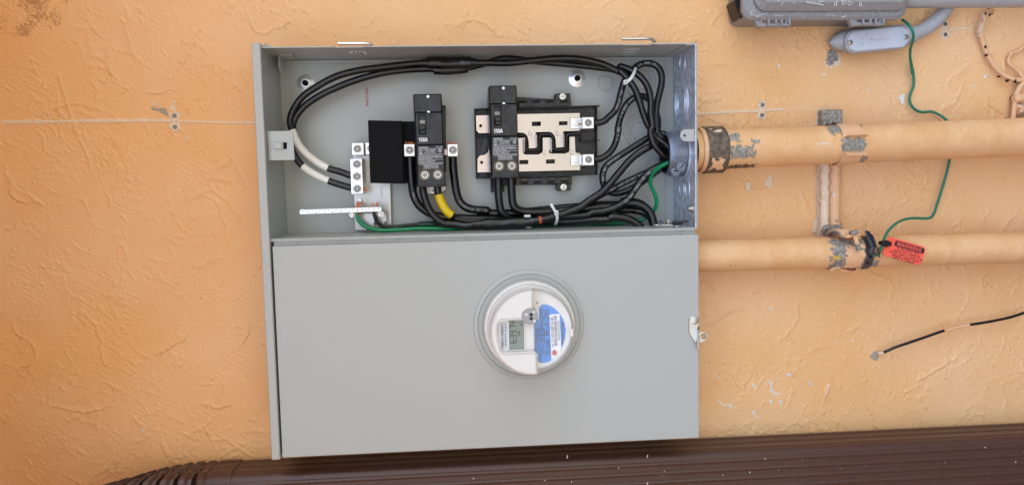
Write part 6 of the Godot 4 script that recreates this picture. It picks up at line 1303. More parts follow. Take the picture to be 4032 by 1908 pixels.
	put(MB.new().tube([Vector3(1.0416, -0.0423, 0.02), Vector3(1.0366, -0.0377, 0.025), Vector3(1.0348, -0.0324, 0.03), Vector3(1.0399, -0.0293, 0.03), Vector3(1.0491, -0.029, 0.025)], 0.005, 8), "channel_end", M.rough_zinc, ps)
	put(MB.new().box(Vector3(1.0547, -0.0374, 0.0125), Vector3(0.0262, 0.0147, 0.025), 0.001), "channel_end", M.rough_zinc, ps)
	var ear := MB.new().prism(PackedVector2Array([Vector2(1.0412, -0.0429), Vector2(1.0476, -0.0396), Vector2(1.0604, -0.0381), Vector2(1.0725, -0.0378), Vector2(1.0753, -0.0397), Vector2(1.0726, -0.0415), Vector2(1.0605, -0.0425), Vector2(1.0476, -0.0455)]), 0.074, 0.098, 0.0015)
	put(ear, "strap_ear", M.peach_paint, ps)
	put(MB.new().tube([Vector3(1.0608, -0.0413, 0.098), Vector3(1.0639, -0.0523, 0.098), Vector3(1.0655, -0.0563, 0.098)], 0.0044, 12), "painted_shank", M.peach_paint, ps)
	var thr := []
	var t0 := Vector3(1.0639, -0.0515, 0.098); var t1 := Vector3(1.0687, -0.0693, 0.098)
	for i in 121:
		thr.append(t0.lerp(t1, i / 120.0))
	var th := put(MB.new().tube(thr, 0.0040, 12, func(i, s): return 1.0 + 0.10 * sin(TAU * (i / 8.0 + s / 12.0))), "bolt_thread", M.rough_zinc, ps)
	put(MB.new().box(Vector3(1.0583, -0.0345, 0.098), Vector3(0.015, 0.006, 0.013), 0.0012, Basis(Vector3.BACK, 0.15)), "bolt_head", M.rough_zinc, th)
	var low := MB.new().prism(PackedVector2Array([Vector2(1.0256, -0.1073), Vector2(1.0345, -0.1019), Vector2(1.0427, -0.1004), Vector2(1.0558, -0.1003), Vector2(1.0755, -0.1), Vector2(1.0802, -0.1039), Vector2(1.0806, -0.109), Vector2(1.0757, -0.1126), Vector2(1.0642, -0.1133), Vector2(1.0527, -0.1114), Vector2(1.0411, -0.1059), Vector2(1.0362, -0.109), Vector2(1.0297, -0.1103)]), 0.050, 0.075, 0.003, [PackedVector2Array([Vector2(1.0682, -0.1071), Vector2(1.0661, -0.1086), Vector2(1.0625, -0.1088), Vector2(1.0592, -0.1074), Vector2(1.0583, -0.1058), Vector2(1.0608, -0.1046), Vector2(1.0649, -0.1051), Vector2(1.0674, -0.1061)])])
	put(low, "lower_ear", M.peach_paint, ps)
	# ground clamp
	var g := thing("ground_clamp", "perforated dark steel strap clamp with a brass screw next to the warning tag", "ground clamp", Vector3(1.0989, -0.0669, 0.085))
	var gp := [Vector3(1.096, -0.0336, 0.076), Vector3(1.0935, -0.0398, 0.088), Vector3(1.0943, -0.0472, 0.094), Vector3(1.0965, -0.0564, 0.097), Vector3(1.0995, -0.066, 0.096)]
	var gs := MB.spline(gp, 8)
	var hm := MB.new()
	var wv := 0.0125289
	var strip_l := PackedVector2Array(); var strip_r := PackedVector2Array()
	for i in gs.size():
		var t: Vector3 = (gs[min(i + 1, gs.size() - 1)] - gs[max(i - 1, 0)]).normalized()
		var sd := Vector2(-t.y, t.x).normalized() * wv / 2
		var k := sqrt(clampf(i / 5.0, 0.05, 1.0))
		strip_l.append(Vector2(gs[i].x, gs[i].y) + sd * k); strip_r.append(Vector2(gs[i].x, gs[i].y) - sd * k)
	strip_r.reverse(); strip_l.append_array(strip_r)
	var zc := func(p: Vector2) -> float:
		var bi := 0
		for i in gs.size():
			if Vector2(gs[i].x, gs[i].y).distance_squared_to(p) < Vector2(gs[bi].x, gs[bi].y).distance_squared_to(p): bi = i
		return gs[bi].z
	var holes := []
	for h in [Vector3(1.0962, -0.0374, 0.082), Vector3(1.0953, -0.0422, 0.09), Vector3(1.0958, -0.0473, 0.094), Vector3(1.0973, -0.0534, 0.096), Vector3(1.099, -0.0601, 0.097)]: holes.append(h + Vector3(0, 0, 0.0006))
	hm.prism(strip_l, -0.0012, 0.0004, 0.0002, [], zc)
	var pst := put(hm, "perforated_strap", M.strap_steel, g)
	for h in holes: put(MB.new().lathe([Vector2(0.0027, 0), Vector2(0.0025, 0.0003), Vector2(0, 0.0001)], h, Vector3.BACK, 12), "painted_punched_hole", M.hole_shade, pst)  # nothing is cut: black discs paint the shade in the holes
	var gb := put(wrapped(a2 + d2 * q2.call(Vector3(1.0891, -0.0667, 0.085).x), a2 + d2 * q2.call(Vector3(1.1047, -0.0671, 0.085).x), r2 + 0.0034, 0, 1, -88, 78, 31, 0.05, 0.0005, 0.0018), "clamp_band", M.strap_steel, g)
	for i in 3:
		var hx := Vector3(1.0951, -0.0826, 0.085) + Vector3(0.002 - i * 0.002, -0.012 * i, 0.0)
		put(MB.new().lathe([Vector2(0.0032, 0), Vector2(0.003, 0.0003), Vector2(0, 0.0003)], Vector3(hx.x, hx.y, a2.z + sqrt(maxf(0.0, pow(r2 + 0.0042, 2) - pow(hx.y - a2.y, 2)))), Vector3(0, (hx.y - a2.y), 0.03), 10), "painted_strap_hole", M.hole_shade, gb)  # black disc on the band paints the shade of a hole
	put(wrapped(a2 + d2 * q2.call(Vector3(1.0989, -0.0669, 0.085).x), a2 + d2 * q2.call(Vector3(1.1235, -0.0677, 0.085).x), r2 + 0.0012, 0, 1, -70, -25, 32, 0.3, 0.0010, 0.0018), "bare_patch", M.rough_zinc, g)
	var bc := Vector3(1.0989, -0.0711, 0.1)
	put(MB.new().cyl(bc + Vector3(-0.002, 0.0, -0.016), bc + Vector3(0, 0, 0.0), 0.0088, 20, 0.001), "washer", M.strap_steel, g)
	var bh := put(MB.new().lathe([Vector2(0.0070, -0.002), Vector2(0.0068, 0.004), Vector2(0.0055, 0.0062), Vector2(0, 0.0068)], bc + Vector3(0.002, 0, 0), Vector3(0.15, 0, 1), 20), "clamp_screw", M.bolt_brass, g)
	put(MB.new().box(bc + Vector3(0.003, 0, 0.0066), Vector3(0.0016, 0.011, 0.0012), 0.0002, Basis(Vector3.BACK, 0.3)), "slot", M.hole_shade, bh)
	put(MB.new().tube([Vector3(1.1066, -0.0643, 0.1), Vector3(1.1071, -0.0721, 0.1), Vector3(1.1078, -0.08, 0.1), Vector3(1.1082, -0.0839, 0.1)], 0.0016, 6), "copper_tail", M.rusty_steel, g)
	# warning tag
	var w0 := Vector3(1.1555, -0.0723, 0.1)
	var wt := thing("warning_tag", "orange plastic warning tag with black printing, hung on the green wire", "tag", Vector3(1.121, -0.0569, 0.1))
	var tilt := Vector3(1.201, -0.067, 0.1) - Vector3(1.1232, -0.0437, 0.1)
	var an2 := atan2(tilt.y, tilt.x)
	var sx := 0.0792899; var sy := 0.0360691
	var bend := func(p: Vector2) -> float: return 0.0 * p.x
	var hc := Vector3(1.1189, -0.0643, 0.1)
	var tagp := rrect(Vector2(w0.x, w0.y), Vector2(sx, sy), 0.0085, an2, 6)
	put(MB.new().prism(tagp, 0.100, 0.1012, 0.0003, [circle(Vector2(hc.x, hc.y), 0.0022, 12)], bend), "tag_sheet", M.tag_orange, wt)
	var loc := func(x: float, y: float, lift: float) -> Vector3:
		var p := Vector2(w0.x, w0.y) + (Vector2(x, -y) * 0.0001555).rotated(an2)
		return Vector3(p.x, p.y, 0.1012 + lift + bend.call(p))
	var panel := rrect(Vector2(loc.call(48, -62, 0).x, loc.call(48, -62, 0).y), Vector2(385, 66) * 0.0001555, 0.0025, an2, 4)
	put(MB.new().prism(panel, 0.1006, 0.1015, 0.0001, [], bend), "printed_panel", M.tag_print, wt)
	# letters follow the tag's curve: one per mesh
	var lines := [["WARNING", 46, -62, 44, 330, 0.0004, 1], ["Do not remove this", 45, -14, 22, 290, 0.0001, 1], ["ground wire.  Should it", 40, 19, 22, 345, 0.0001, 1], ["become loose or need to be", 38, 50, 22, 425, 0.0001, 1], ["removed, contact local", 38, 80, 22, 355, 0.0001, 1], ["Cable TV Company.", 26, 108, 22, 295, 0.0001, 1]]
	for li in lines:
		var words: PackedStringArray = li[0].split(" ", false)
		var total := 0
		for wd in words: total += wd.length() + 1
		total -= 1
		var at := 0.0
		for wd in words:
			var f := (at + wd.length() / 2.0) / total - 0.5
			text(wd, li[3] * 0.0001555, loc.call(li[1] + f * li[4], li[2], li[5]), an2, M.tag_orange if li[0] == "WARNING" else M.tag_print, wt, li[4] * 0.0001555 * wd.length() / total * 0.98)
			at += wd.length() + 1
	# its little black tie
	var tt := thing("cable_tie", "small black cable tie joining the orange tag to the green wire", "cable tie", Vector3(1.1171, -0.0564, 0.104))
	put(MB.new().box(Vector3(1.1152, -0.0562, 0.106), Vector3(0.015, 0.011, 0.008), 0.002, Basis(Vector3.BACK, -0.1)), "head", M.black_nylon, tt)
	put(MB.new().box(Vector3(1.1221, -0.0573, 0.105), Vector3(0.012, 0.0075, 0.004), 0.001, Basis(Vector3.BACK, -0.2)), "strap", M.black_nylon, tt)
	put(MB.new().lathe([Vector2(0.0068, -0.003), Vector2(0.0078, 0), Vector2(0.0068, 0.003)], Vector3(1.1137, -0.0567, 0.1), Vector3(0.2, 1, 0), 18), "loop", M.black_nylon, tt)
	# channel behind the conduits
	var c := thing("strut_channel", "painted steel strut channel on the wall crossing behind both conduits", "strut channel", Vector3(1.064, 0.077, 0))
	var x0 := Vector3(1.0347, 0.0719, 0.02).x; var x1 := Vector3(1.0757, 0.071, 0.02).x
	var y0 := Vector3(1.0522, 0.1986, 0.02).y; var y1 := Vector3(1.0554, -0.048, 0.02).y
	var wob := func(i, s): return 1.0 + 0.16 * sin(i * 1.7 + s * 0.7) * sin(i * 0.61)
	for e in [[x0 + 0.009, 0.0092], [x1 - 0.0115, 0.0112]]:
		var pts := []
		for i in 60: pts.append(Vector3(e[0] + 0.0006 * sin(i * 0.9), lerpf(y0 - 0.055, y1 - 0.03, i / 59.0), 0.012))
		put(MB.new().tube(pts, e[1], 10, wob), "channel_rail", M.caulk if e[0] < (x0 + x1) / 2 else M.peach_paint, c)
	put(MB.new().box(Vector3((x0 + x1) / 2, (y0 + y1) / 2 - 0.03, 0.001), Vector3(x1 - x0, y0 - y1 - 0.03, 0.008), 0.001), "channel_web", M.caulk, c)
	put(MB.new().box(Vector3((x0 + x1) / 2, y0 - 0.030, 0.009), Vector3(x1 - x0, 0.060, 0.020), 0.0015), "galvanised_end", M.rough_zinc, c)
	put(MB.new().box(Vector3((x0 + x1) / 2 - 0.002, y0 - 0.040, 0.0185), Vector3(0.022, 0.030, 0.003), 0.001), "painted_end_slot", M.hole_shade, c)  # black plate painting the shade inside the channel opening
	put(MB.new().lathe([Vector2(0.006, 0), Vector2(0.005, 0.002), Vector2(0.002, 0.0022), Vector2(0, 0.001)], Vector3(1.0483, 0.1752, 0.02), Vector3.BACK, 14), "rivet", M.rough_zinc, c)
	for v in [[Vector3(1.056, 0.0771, 0.006), 0.009], [Vector3(1.0572, 0.0268, 0.006), 0.007]]:
		put(MB.new().lathe([Vector2(v[1], 0), Vector2(v[1] * 0.9, 0.003), Vector2(v[1] * 0.5, 0.0034), Vector2(0, 0.0015)], v[0], Vector3.BACK, 16), "bolt", M.peach_paint, c)
	put(blob2(Vector3(1.0599, 0.0435, 0.006), 0.013, 0.010, 61), "yellow_stain", M.yellow_stain, c)
	put(blob2(Vector3(1.0406, 0.0344, 0.02), 0.007, 0.011, 62), "bare_chip", M.caulk, c)
	put(blob2(Vector3(1.0612, 0.0381, 0.02), 0.005, 0.010, 63), "bare_chip", M.fleck_white, c)
	put(blob2(Vector3(1.0626, 0.0602, 0.02), 0.003, 0.040, 64), "bare_chip", M.caulk, c)
	put(blob2(Vector3(1.0657, -0.0286, 0.022), 0.011, 0.011, 65), "bare_chip", M.rough_zinc, c)
	# bushing on the conduit's end inside the panel
	var bu := thing("conduit_bushing", "grey cast bushing on the conduit's end inside the panel, with a ground lug", "bushing", Vector3(0.7327, 0.1176, 0.07))
	var by := Vector3(0.7236, 0.1181, 0.07).y
	var bx := Vector3(0.7083, 0.1181, 0.07).x
	var axis := Vector3.LEFT
	var o := Vector3(0.745, by, 0.070)
	var len := 0.745 - bx
	put(MB.new().lathe([Vector2(0.0425, 0.0), Vector2(0.0425, 0.005), Vector2(0.0405, 0.0055), Vector2(0.0405, len * 0.80), Vector2(0.0385, len * 0.90), Vector2(0.0370, len), Vector2(0.0345, len), Vector2(0.0335, 0.0)], o, axis, 52), "bushing_body", M.cast_zinc, bu)
	put(MB.new().lathe([Vector2(0.0352, len + 0.0005), Vector2(0.0340, len + 0.0022), Vector2(0.0325, len), Vector2(0.0315, 0.003)], o, axis, 44), "plastic_throat", M.black_plastic, bu)
	for an in [4.5, 5.35, 6.1, 0.6, 1.4, 2.2, 3.0, 3.8]:
		var f := MB.new().frame(axis)
		var e: Vector3 = f.x * cos(an) + f.y * sin(an)
		put(MB.new().box(o + axis * len * 0.48 + e * 0.0405, Vector3(len * 0.62, 0.004, 0.004), 0.0009, Basis(Vector3.RIGHT, atan2(-e.y, e.z))), "grip_rib", M.cast_zinc, bu)
	put(MB.new().lathe([Vector2(0.034, 0.0), Vector2(0.046, 0.0), Vector2(0.0465, 0.001), Vector2(0.0465, 0.0035), Vector2(0.045, 0.0045), Vector2(0.0425, 0.0045)], o + Vector3(-0.0004, 0, 0), axis, 12), "locknut", M.galvanised, bu)
	var gl := put(MB.new().box(Vector3(0.7255, 0.1083, 0.103), Vector3(0.0136, 0.0077, 0.01), 0.001), "ground_lug", M.cast_zinc, bu)
	put(MB.new().box(Vector3(0.727, 0.0945, 0.1), Vector3(0.0168, 0.0112, 0.016), 0.0012, Basis(Vector3.BACK, -0.12)), "ground_lug", M.cast_zinc, bu)
	put(MB.new().cyl(Vector3(0.7252, 0.1029, 0.098), Vector3(0.7349, 0.1031, 0.098), 0.006, 14), "wire_barrel", M.aluminium, gl)
	screw_head(Vector3(0.7275, 0.0937, 0.108), 0.0062, gl, M.cast_zinc, 0.9, "lug_screw", false, 0.003)
	screw_head(Vector3(0.7207, 0.0865, 0.098), 0.0068, bu, M.cast_zinc, 0.1, "set_screw", false, 0.003)
	put(MB.new().box(Vector3(0.7197, 0.0906, 0.094), Vector3(0.016, 0.014, 0.004), 0.001), "lug_tang", M.cast_zinc, bu)

func blob2(c: Vector3, rx: float, ry: float, sd: int) -> MB:
	return MB.new().prism(ragged(Vector2(c.x, c.y), rx, ry, sd, 0.0, 22, 0.4), c.z - 0.006, c.z + 0.0012, min(rx, ry) * 0.15)

func build_grey_boxes():
	# weatherproof box, cut by the upper edge of the photo
	var b := thing("weatherproof_box", "weathered grey weatherproof box with hinges, high at the right edge above the conduit fitting", "junction box", Vector3(1.0475, 0.411, 0))
	var c0 := Vector3(0.8513, 0.3572, 0.085); var c1 := Vector3(1.1623, 0.3571, 0.085)
	var wd := c1.x - c0.x
	var hh := 0.185
	var cy := c0.y + hh / 2
	var cx := (c0.x + c1.x) / 2
	put(MB.new().prism(rrect(Vector2(cx - 0.002, cy - 0.001), Vector2(wd - 0.010, hh - 0.010), 0.018), 0.0, 0.070, 0.003), "box_body", M.box_grey, b)
	var lid := put(MB.new().prism(rrect(Vector2(cx, cy), Vector2(wd, hh), 0.020), 0.070, 0.086, 0.006), "lid", M.box_grey, b)
	# raised panel on the lid: rolled edge, slope, flat top
	var x0 := Vector3(0.8688, 0.3778, 0.086).x; var x1 := Vector3(1.1601, 0.3738, 0.086).x
	var yb := Vector3(0.986, 0.3657, 0.086).y
	var lo := rrect(Vector2((x0 + x1) / 2, yb + hh / 2 - 0.010), Vector2(x1 - x0, hh - 0.030), 0.022)
	put(MB.new().prism(lo, 0.084, 0.1065, 0.0125), "raised_panel", M.box_grey, lid)
	var ha := Vector3(0.8833, 0.3576, 0.08)
	for h in [[Vector3(0.8808, 0.3533, 0.075), Vector3(0.9418, 0.351, 0.075), [530, 598, 632, 700]], [Vector3(1.0609, 0.3538, 0.075), Vector3(1.1208, 0.3522, 0.075), [1198, 1285, 1302, 1390]]]:
		var mid: Vector3 = (h[0] + h[1]) / 2
		var hg := put(MB.new().tube([h[0] + Vector3(0, -0.004, 0), h[1] + Vector3(0, -0.002, 0)], 0.0042, 12), "hinge", M.box_grey, b)
		put(MB.new().prism(PackedVector2Array([Vector2(h[0].x - 0.008, c0.y + 0.004), Vector2(h[0].x + 0.012, c0.y + 0.004), Vector2(h[0].x + 0.006, h[0].y - 0.008), Vector2(h[0].x, h[0].y - 0.008)]), 0.066, 0.078, 0.001), "hinge_ear", M.box_grey, hg)
		put(MB.new().prism(PackedVector2Array([Vector2(h[1].x - 0.010, c0.y + 0.004), Vector2(h[1].x, c0.y + 0.004), Vector2(h[1].x, h[1].y - 0.005), Vector2(h[1].x - 0.008, h[1].y - 0.005)]), 0.066, 0.078, 0.001), "hinge_ear", M.box_grey, hg)
		for k in 2:
			var xa: float = lerpf(h[0].x, h[1].x, 0.28 + k * 0.40); var xb: float = lerpf(h[0].x, h[1].x, 0.57 + k * 0.42)
			var kn := MB.new()
			kn.box(Vector3((xa + xb) / 2, h[0].y - 0.0055, 0.0815), Vector3(xb - xa, 0.0030, 0.004), 0.0008)
			kn.box(Vector3(xa + 0.002, (h[0].y + c0.y) / 2 - 0.001, 0.0805), Vector3(0.0045, c0.y - h[0].y + 0.008, 0.006), 0.001)
			kn.box(Vector3(xb - 0.002, (h[0].y + c0.y) / 2 - 0.001, 0.0805), Vector3(0.0045, c0.y - h[0].y + 0.008, 0.006), 0.001)
			put(kn, "knuckle", M.box_grey, hg)
	for l in [["d", 1960, 72], ["D", 2112, 50], ["O", 2228, 72], ["b", 2435, 88]]:
		var p := Vector3(0.82, 0.3874, 0.1068) + (Vector3(0.9186, 0.293, 0.1068) - Vector3(0.82, 0.3874, 0.1068)) * Vector3(l[1] / 1000.0, l[2] / 1000.0, 0)
		text(l[0], 0.0085, Vector3(p.x, p.y, 0.1067), -0.1, M.scuff, lid, 0.0, false, "raised_letter")
	for s in [[[Vector3(0.9579, 0.3833, 0.1066), Vector3(0.9723, 0.381, 0.1066), Vector3(0.9911, 0.378, 0.1066)], 0.0011], [[Vector3(0.9121, 0.3777, 0.1066), Vector3(0.915, 0.3828, 0.1066)], 0.0007], [[Vector3(0.9802, 0.3825, 0.1066), Vector3(0.993, 0.3853, 0.1066)], 0.0006], [[Vector3(0.8753, 0.3616, 0.0862), Vector3(0.8833, 0.3654, 0.0862), Vector3(0.8972, 0.37, 0.0862)], 0.0006], [[Vector3(1.0379, 0.3601, 0.0862), Vector3(1.0429, 0.3625, 0.0862)], 0.0012], [[Vector3(1.0357, 0.3603, 0.0862), Vector3(1.044, 0.3625, 0.0862)], 0.001]]:
		put(MB.new().tube(s[0], s[1], 6), "scratch", M.scuff, lid)
	rng.seed = 99
	var fl := MB.new()
	for i in 60:
		var x := rng.randf_range(c0.x + 0.012, c1.x - 0.012); var y := rng.randf_range(c0.y + 0.004, c0.y + 0.016)
		fl.cyl(Vector3(x, y, 0.0855), Vector3(x, y, 0.0864), rng.randf_range(0.0005, 0.0012), 6)
	for i in 60:
		var x := rng.randf_range(x0 + 0.02, x1 - 0.02); var y := rng.randf_range(yb + 0.014, yb + 0.05)
		fl.cyl(Vector3(x, y, 0.106), Vector3(x, y, 0.1068), rng.randf_range(0.0005, 0.0012), 6)
	put(fl, "paint_specks", M.scuff, lid).set_meta("kind", "stuff")
	var clip := MB.new().prism(PackedVector2Array([Vector2(0.8451, 0.398), Vector2(0.8522, 0.4043), Vector2(0.8638, 0.4061), Vector2(0.8637, 0.3683), Vector2(0.8579, 0.3666), Vector2(0.8533, 0.3752)]), 0.012, 0.055, 0.002)
	put(clip, "end_clip", M.black_plastic, b)
	put(MB.new().box(Vector3(0.8562, 0.3842, 0.0585), Vector3(0.0054, 0.0383, 0.007), 0.002), "end_clip", M.black_plastic, b)
	# straight conduit from the box
	var g0 := Vector3(1.1861, 0.4047, 0.045); var g1 := Vector3(1.4185, 0.4037, 0.045)
	var rr := Vector3(1.2998, 0.4042, 0.045).y - Vector3(1.2969, 0.3846, 0.05).y
	var gr := thing("grey_conduit", "straight grey conduit running from the weatherproof box along the photo's upper edge", "conduit", g1)
	put(MB.new().tube([Vector3(c1.x - 0.03, g0.y, 0.045), Vector3(1.3, g0.y, 0.045), Vector3(1.94, g0.y, 0.045)], rr, 36), "pipe", M.pvc_grey, gr)
	# conduit body with a curved stub
	var lb := thing("conduit_fitting", "grey conduit fitting with a flat screwed cover, entering the wall at its rounded end", "conduit fitting", Vector3(1.0913, 0.3343, 0))
	var body := MB.new()
	var e0 := Vector3(1.0513, 0.3271, 0.021); var e1 := Vector3(1.1994, 0.3389, 0.021)
	var bd := (e1 - e0).normalized()
	var bl := e0.distance_to(e1)
	var bp := []
	var rad := []
	for i in 40:
		var s := bl * pow(i / 39.0, 1.5)
		bp.append(e0 + bd * s + Vector3(0, 0, -0.010 * pow(maxf(0.0, 1.0 - s / 0.045), 2)))
		rad.append(sqrt(clampf(1.0 - pow(1.0 - s / 0.036, 2), 0.0, 1.0)) if s < 0.036 else 1.0)
	body.tube(bp, 0.0212, 40, func(i, s): return maxf(rad[i], 0.04) + (0.03 * sin(i * 2.1 + s * 1.3) * sin(s * 0.9 + i) if i < 14 else 0.0))
	put(body, "fitting_body", M.pvc_grey, lb)
	var an := atan2(bd.y, bd.x)
	var cl := Vector3(1.0675, 0.3207, 0.044); var cr := Vector3(1.1918, 0.3349, 0.044)
	var cm := (Vector3(1.0675, 0.3207, 0.044) + Vector3(1.1918, 0.3349, 0.044)) / 2
	var ch := 0.0400691
	put(MB.new().prism(rrect(Vector2(cm.x, cm.y), Vector2(cl.distance_to(cr) + 0.002, ch + 0.003), ch * 0.46, an, 10), 0.028, 0.0425, 0.001), "gasket_rim", M.pvc_grey, lb)
	var cv := put(MB.new().prism(rrect(Vector2(cm.x + 0.001, cm.y), Vector2(cl.distance_to(cr) - 0.003, ch - 0.002), ch * 0.46, an, 12), 0.042, 0.0455, 0.001), "cover", M.pvc_cover, lb)
	for s in [Vector3(1.0744, 0.3216, 0.0456), Vector3(1.1846, 0.3317, 0.0456)]:
		var sc := put(MB.new().lathe([Vector2(0.0052, 0), Vector2(0.0050, 0.0012), Vector2(0.0036, 0.0026), Vector2(0, 0.003)], s, Vector3.BACK, 20), "cover_screw", M.bright_zinc, cv)
		for q in [0.5, 2.07]: put(MB.new().box(s + Vector3(0, 0, 0.0028), Vector3(0.005, 0.0012, 0.0008), 0.0001, Basis(Vector3.BACK, q)), "painted_cross_slot", M.hole_shade, sc)
	text("CANTEX", 0.0036, Vector3(1.1374, 0.3271, 0.0456), PI + an, M.pvc_grey, cv, 0.0296035, false, "embossing")
	text("4  3", 0.0045, Vector3(1.0986, 0.3237, 0.0456), PI / 2 + an, M.pvc_grey, cv, 0.0153938, false, "embossing")
	put(MB.new().lathe([Vector2(0.0026, 0), Vector2(0.0022, 0.0003), Vector2(0, 0.0001)], Vector3(1.1164, 0.327, 0.0456), Vector3.BACK, 14), "embossed_dot", M.pvc_grey, cv)
	put(MB.new().tube([e1 - bd * 0.004, e1 + bd * 0.016], 0.0165, 28), "hub", M.pvc_grey, lb)
	put(MB.new().tube(MB.spline([e1, Vector3(1.217, 0.3426, 0.021), Vector3(1.2358, 0.3495, 0.021), Vector3(1.2533, 0.3613, 0.021), Vector3(1.2694, 0.3767, 0.021), Vector3(1.2804, 0.392, 0.021), Vector3(1.2895, 0.4076, 0.02), Vector3(1.2968, 0.4247, 0.018)], 6), 0.0138, 28), "curved_stub", M.pvc_grey, lb)

func build_wall_wires():
	var g := [Vector3(1.1797, 0.3644, 0.04), Vector3(1.1756, 0.3585, 0.055), Vector3(1.1733, 0.3481, 0.072), Vector3(1.1762, 0.3378, 0.078), Vector3(1.1814, 0.3282, 0.074), Vector3(1.1879, 0.318, 0.06), Vector3(1.1958, 0.3082, 0.042), Vector3(1.203, 0.2971, 0.03), Vector3(1.2113, 0.2843, 0.02), Vector3(1.2199, 0.2661, 0.012), Vector3(1.2195, 0.2856, 0.008), Vector3(1.2257, 0.2625, 0.006), Vector3(1.2261, 0.2444, 0.006), Vector3(1.2176, 0.2235, 0.008), Vector3(1.219, 0.2093, 0.008), Vector3(1.2297, 0.1969, 0.008), Vector3(1.2436, 0.192, 0.008), Vector3(1.2601, 0.1926, 0.01), Vector3(1.2741, 0.187, 0.012), Vector3(1.2883, 0.1743, 0.018), Vector3(1.2956, 0.1566, 0.016), Vector3(1.301, 0.128, 0.012), Vector3(1.3013, 0.0952, 0.01), Vector3(1.2821, 0.0221, 0.01), Vector3(1.2751, 0.0049, 0.012), Vector3(1.268, -0.008, 0.016), Vector3(1.26, -0.0151, 0.02), Vector3(1.2497, -0.0174, 0.024), Vector3(1.2295, -0.0163, 0.03), Vector3(1.2058, -0.0153, 0.038), Vector3(1.1799, -0.0186, 0.05), Vector3(1.1513, -0.0267, 0.07), Vector3(1.1311, -0.0379, 0.085), Vector3(1.1199, -0.0478, 0.095), Vector3(1.1145, -0.0567, 0.1), Vector3(1.1118, -0.0644, 0.1), Vector3(1.1092, -0.0724, 0.098), Vector3(1.1056, -0.0785, 0.098), Vector3(1.0991, -0.0793, 0.098), Vector3(1.0948, -0.0753, 0.096), Vector3(1.0938, -0.0713, 0.096)]
	var t := cable("green_ground_wire", "green wire hanging from the weatherproof box, passing behind the upper conduit to the ground clamp", "wire", g, 0.0026, M.green_wire_outside)
	var pm: Material = M.peach_paint
	var p1 := [Vector3(1.3857, 0.3869, 0.006), Vector3(1.3741, 0.3852, 0.012), Vector3(1.3635, 0.3791, 0.016), Vector3(1.3612, 0.368, 0.014), Vector3(1.3611, 0.3515, 0.01), Vector3(1.3628, 0.3364, 0.008), Vector3(1.3683, 0.3189, 0.008), Vector3(1.3776, 0.2994, 0.008), Vector3(1.3928, 0.2778, 0.008), Vector3(1.4106, 0.2617, 0.01), Vector3(1.4281, 0.2534, 0.012), Vector3(1.447, 0.2512, 0.012), Vector3(1.4616, 0.253, 0.012)]
	var c1 := cable("painted_cable", "longest painted cable on the wall, curving down from a drilled hole near the grey conduit", "cable", p1, 0.0044, pm, "painted cables at the right edge", [])
	for s in [Vector3(1.3714, 0.3008, 0.013), Vector3(1.3682, 0.3165, 0.013), Vector3(1.3975, 0.2589, 0.015), Vector3(1.3589, 0.3662, 0.018), Vector3(1.3599, 0.379, 0.021), Vector3(1.4296, 0.2496, 0.017), Vector3(1.4147, 0.2507, 0.016)]:
		put(blob2(s, rng_at(int(s.y * 1e5), 0.001, 0.0022), rng_at(int(s.y * 1e4), 0.0015, 0.003), int(s.x * 1e4)), "bare_chip", M.black_nylon, c1)
	for s in [Vector3(1.3546, 0.3542, 0.016), Vector3(1.3541, 0.3448, 0.015), Vector3(1.3583, 0.3735, 0.02)]:
		put(blob2(s, 0.0025, 0.009, int(s.x * 1e4)), "bare_chip", M.caulk, c1)
	cable("painted_cable", "thin wavy painted cable at the right edge of the photo", "cable", [Vector3(1.4638, 0.3242, 0.006), Vector3(1.4521, 0.3165, 0.006), Vector3(1.4413, 0.3084, 0.006), Vector3(1.4289, 0.3051, 0.006), Vector3(1.4225, 0.2963, 0.006), Vector3(1.4215, 0.2876, 0.006), Vector3(1.4276, 0.2807, 0.006), Vector3(1.4405, 0.2717, 0.006), Vector3(1.4477, 0.2616, 0.008), Vector3(1.4527, 0.2514, 0.01)], 0.0030, pm, "painted cables at the right edge")
	cable("painted_cable", "thick painted cable dropping to the upper conduit at the right edge of the photo", "cable", [Vector3(1.4616, 0.252, 0.012), Vector3(1.4514, 0.2463, 0.012), Vector3(1.4413, 0.2357, 0.012), Vector3(1.4366, 0.2203, 0.01), Vector3(1.4345, 0.2026, 0.01), Vector3(1.4314, 0.1867, 0.012), Vector3(1.4268, 0.1697, 0.016), Vector3(1.4261, 0.1609, 0.016)], 0.0048, pm, "painted cables at the right edge")
	var j := thing("cable_connectors", "painted connector blocks stacked at the right edge of the photo, above the conduit", "connector", Vector3(1.458, 0.2052, 0))
	put(MB.new().box(Vector3(1.4432, 0.2154, 0.011), Vector3(0.0256, 0.0166, 0.022), 0.005), "connector_block", pm, j)
	put(MB.new().box(Vector3(1.4468, 0.1928, 0.009), Vector3(0.0266, 0.0255, 0.018), 0.005), "connector_block", M.plaster_grey, j)
	put(MB.new().tube([Vector3(1.4364, 0.1945, 0.012), Vector3(1.4363, 0.1996, 0.02), Vector3(1.4426, 0.1966, 0.02), Vector3(1.4418, 0.1898, 0.02), Vector3(1.4346, 0.1879, 0.02)], 0.005, 8), "connector_clip", pm, j)
	put(MB.new().box(Vector3(1.4455, 0.2493, 0.007), Vector3(0.0125, 0.0053, 0.014), 0.002), "dark_joint", M.black_nylon, j)
	var hl := MB.new().prism(PackedVector2Array([Vector2(1.4333, 0.2165), Vector2(1.4347, 0.2204), Vector2(1.4394, 0.2243), Vector2(1.4386, 0.2164), Vector2(1.4355, 0.215)]), -0.003, 0.002, 0.0005)
	put(hl, "wall_gap", M.hole_shade, j)
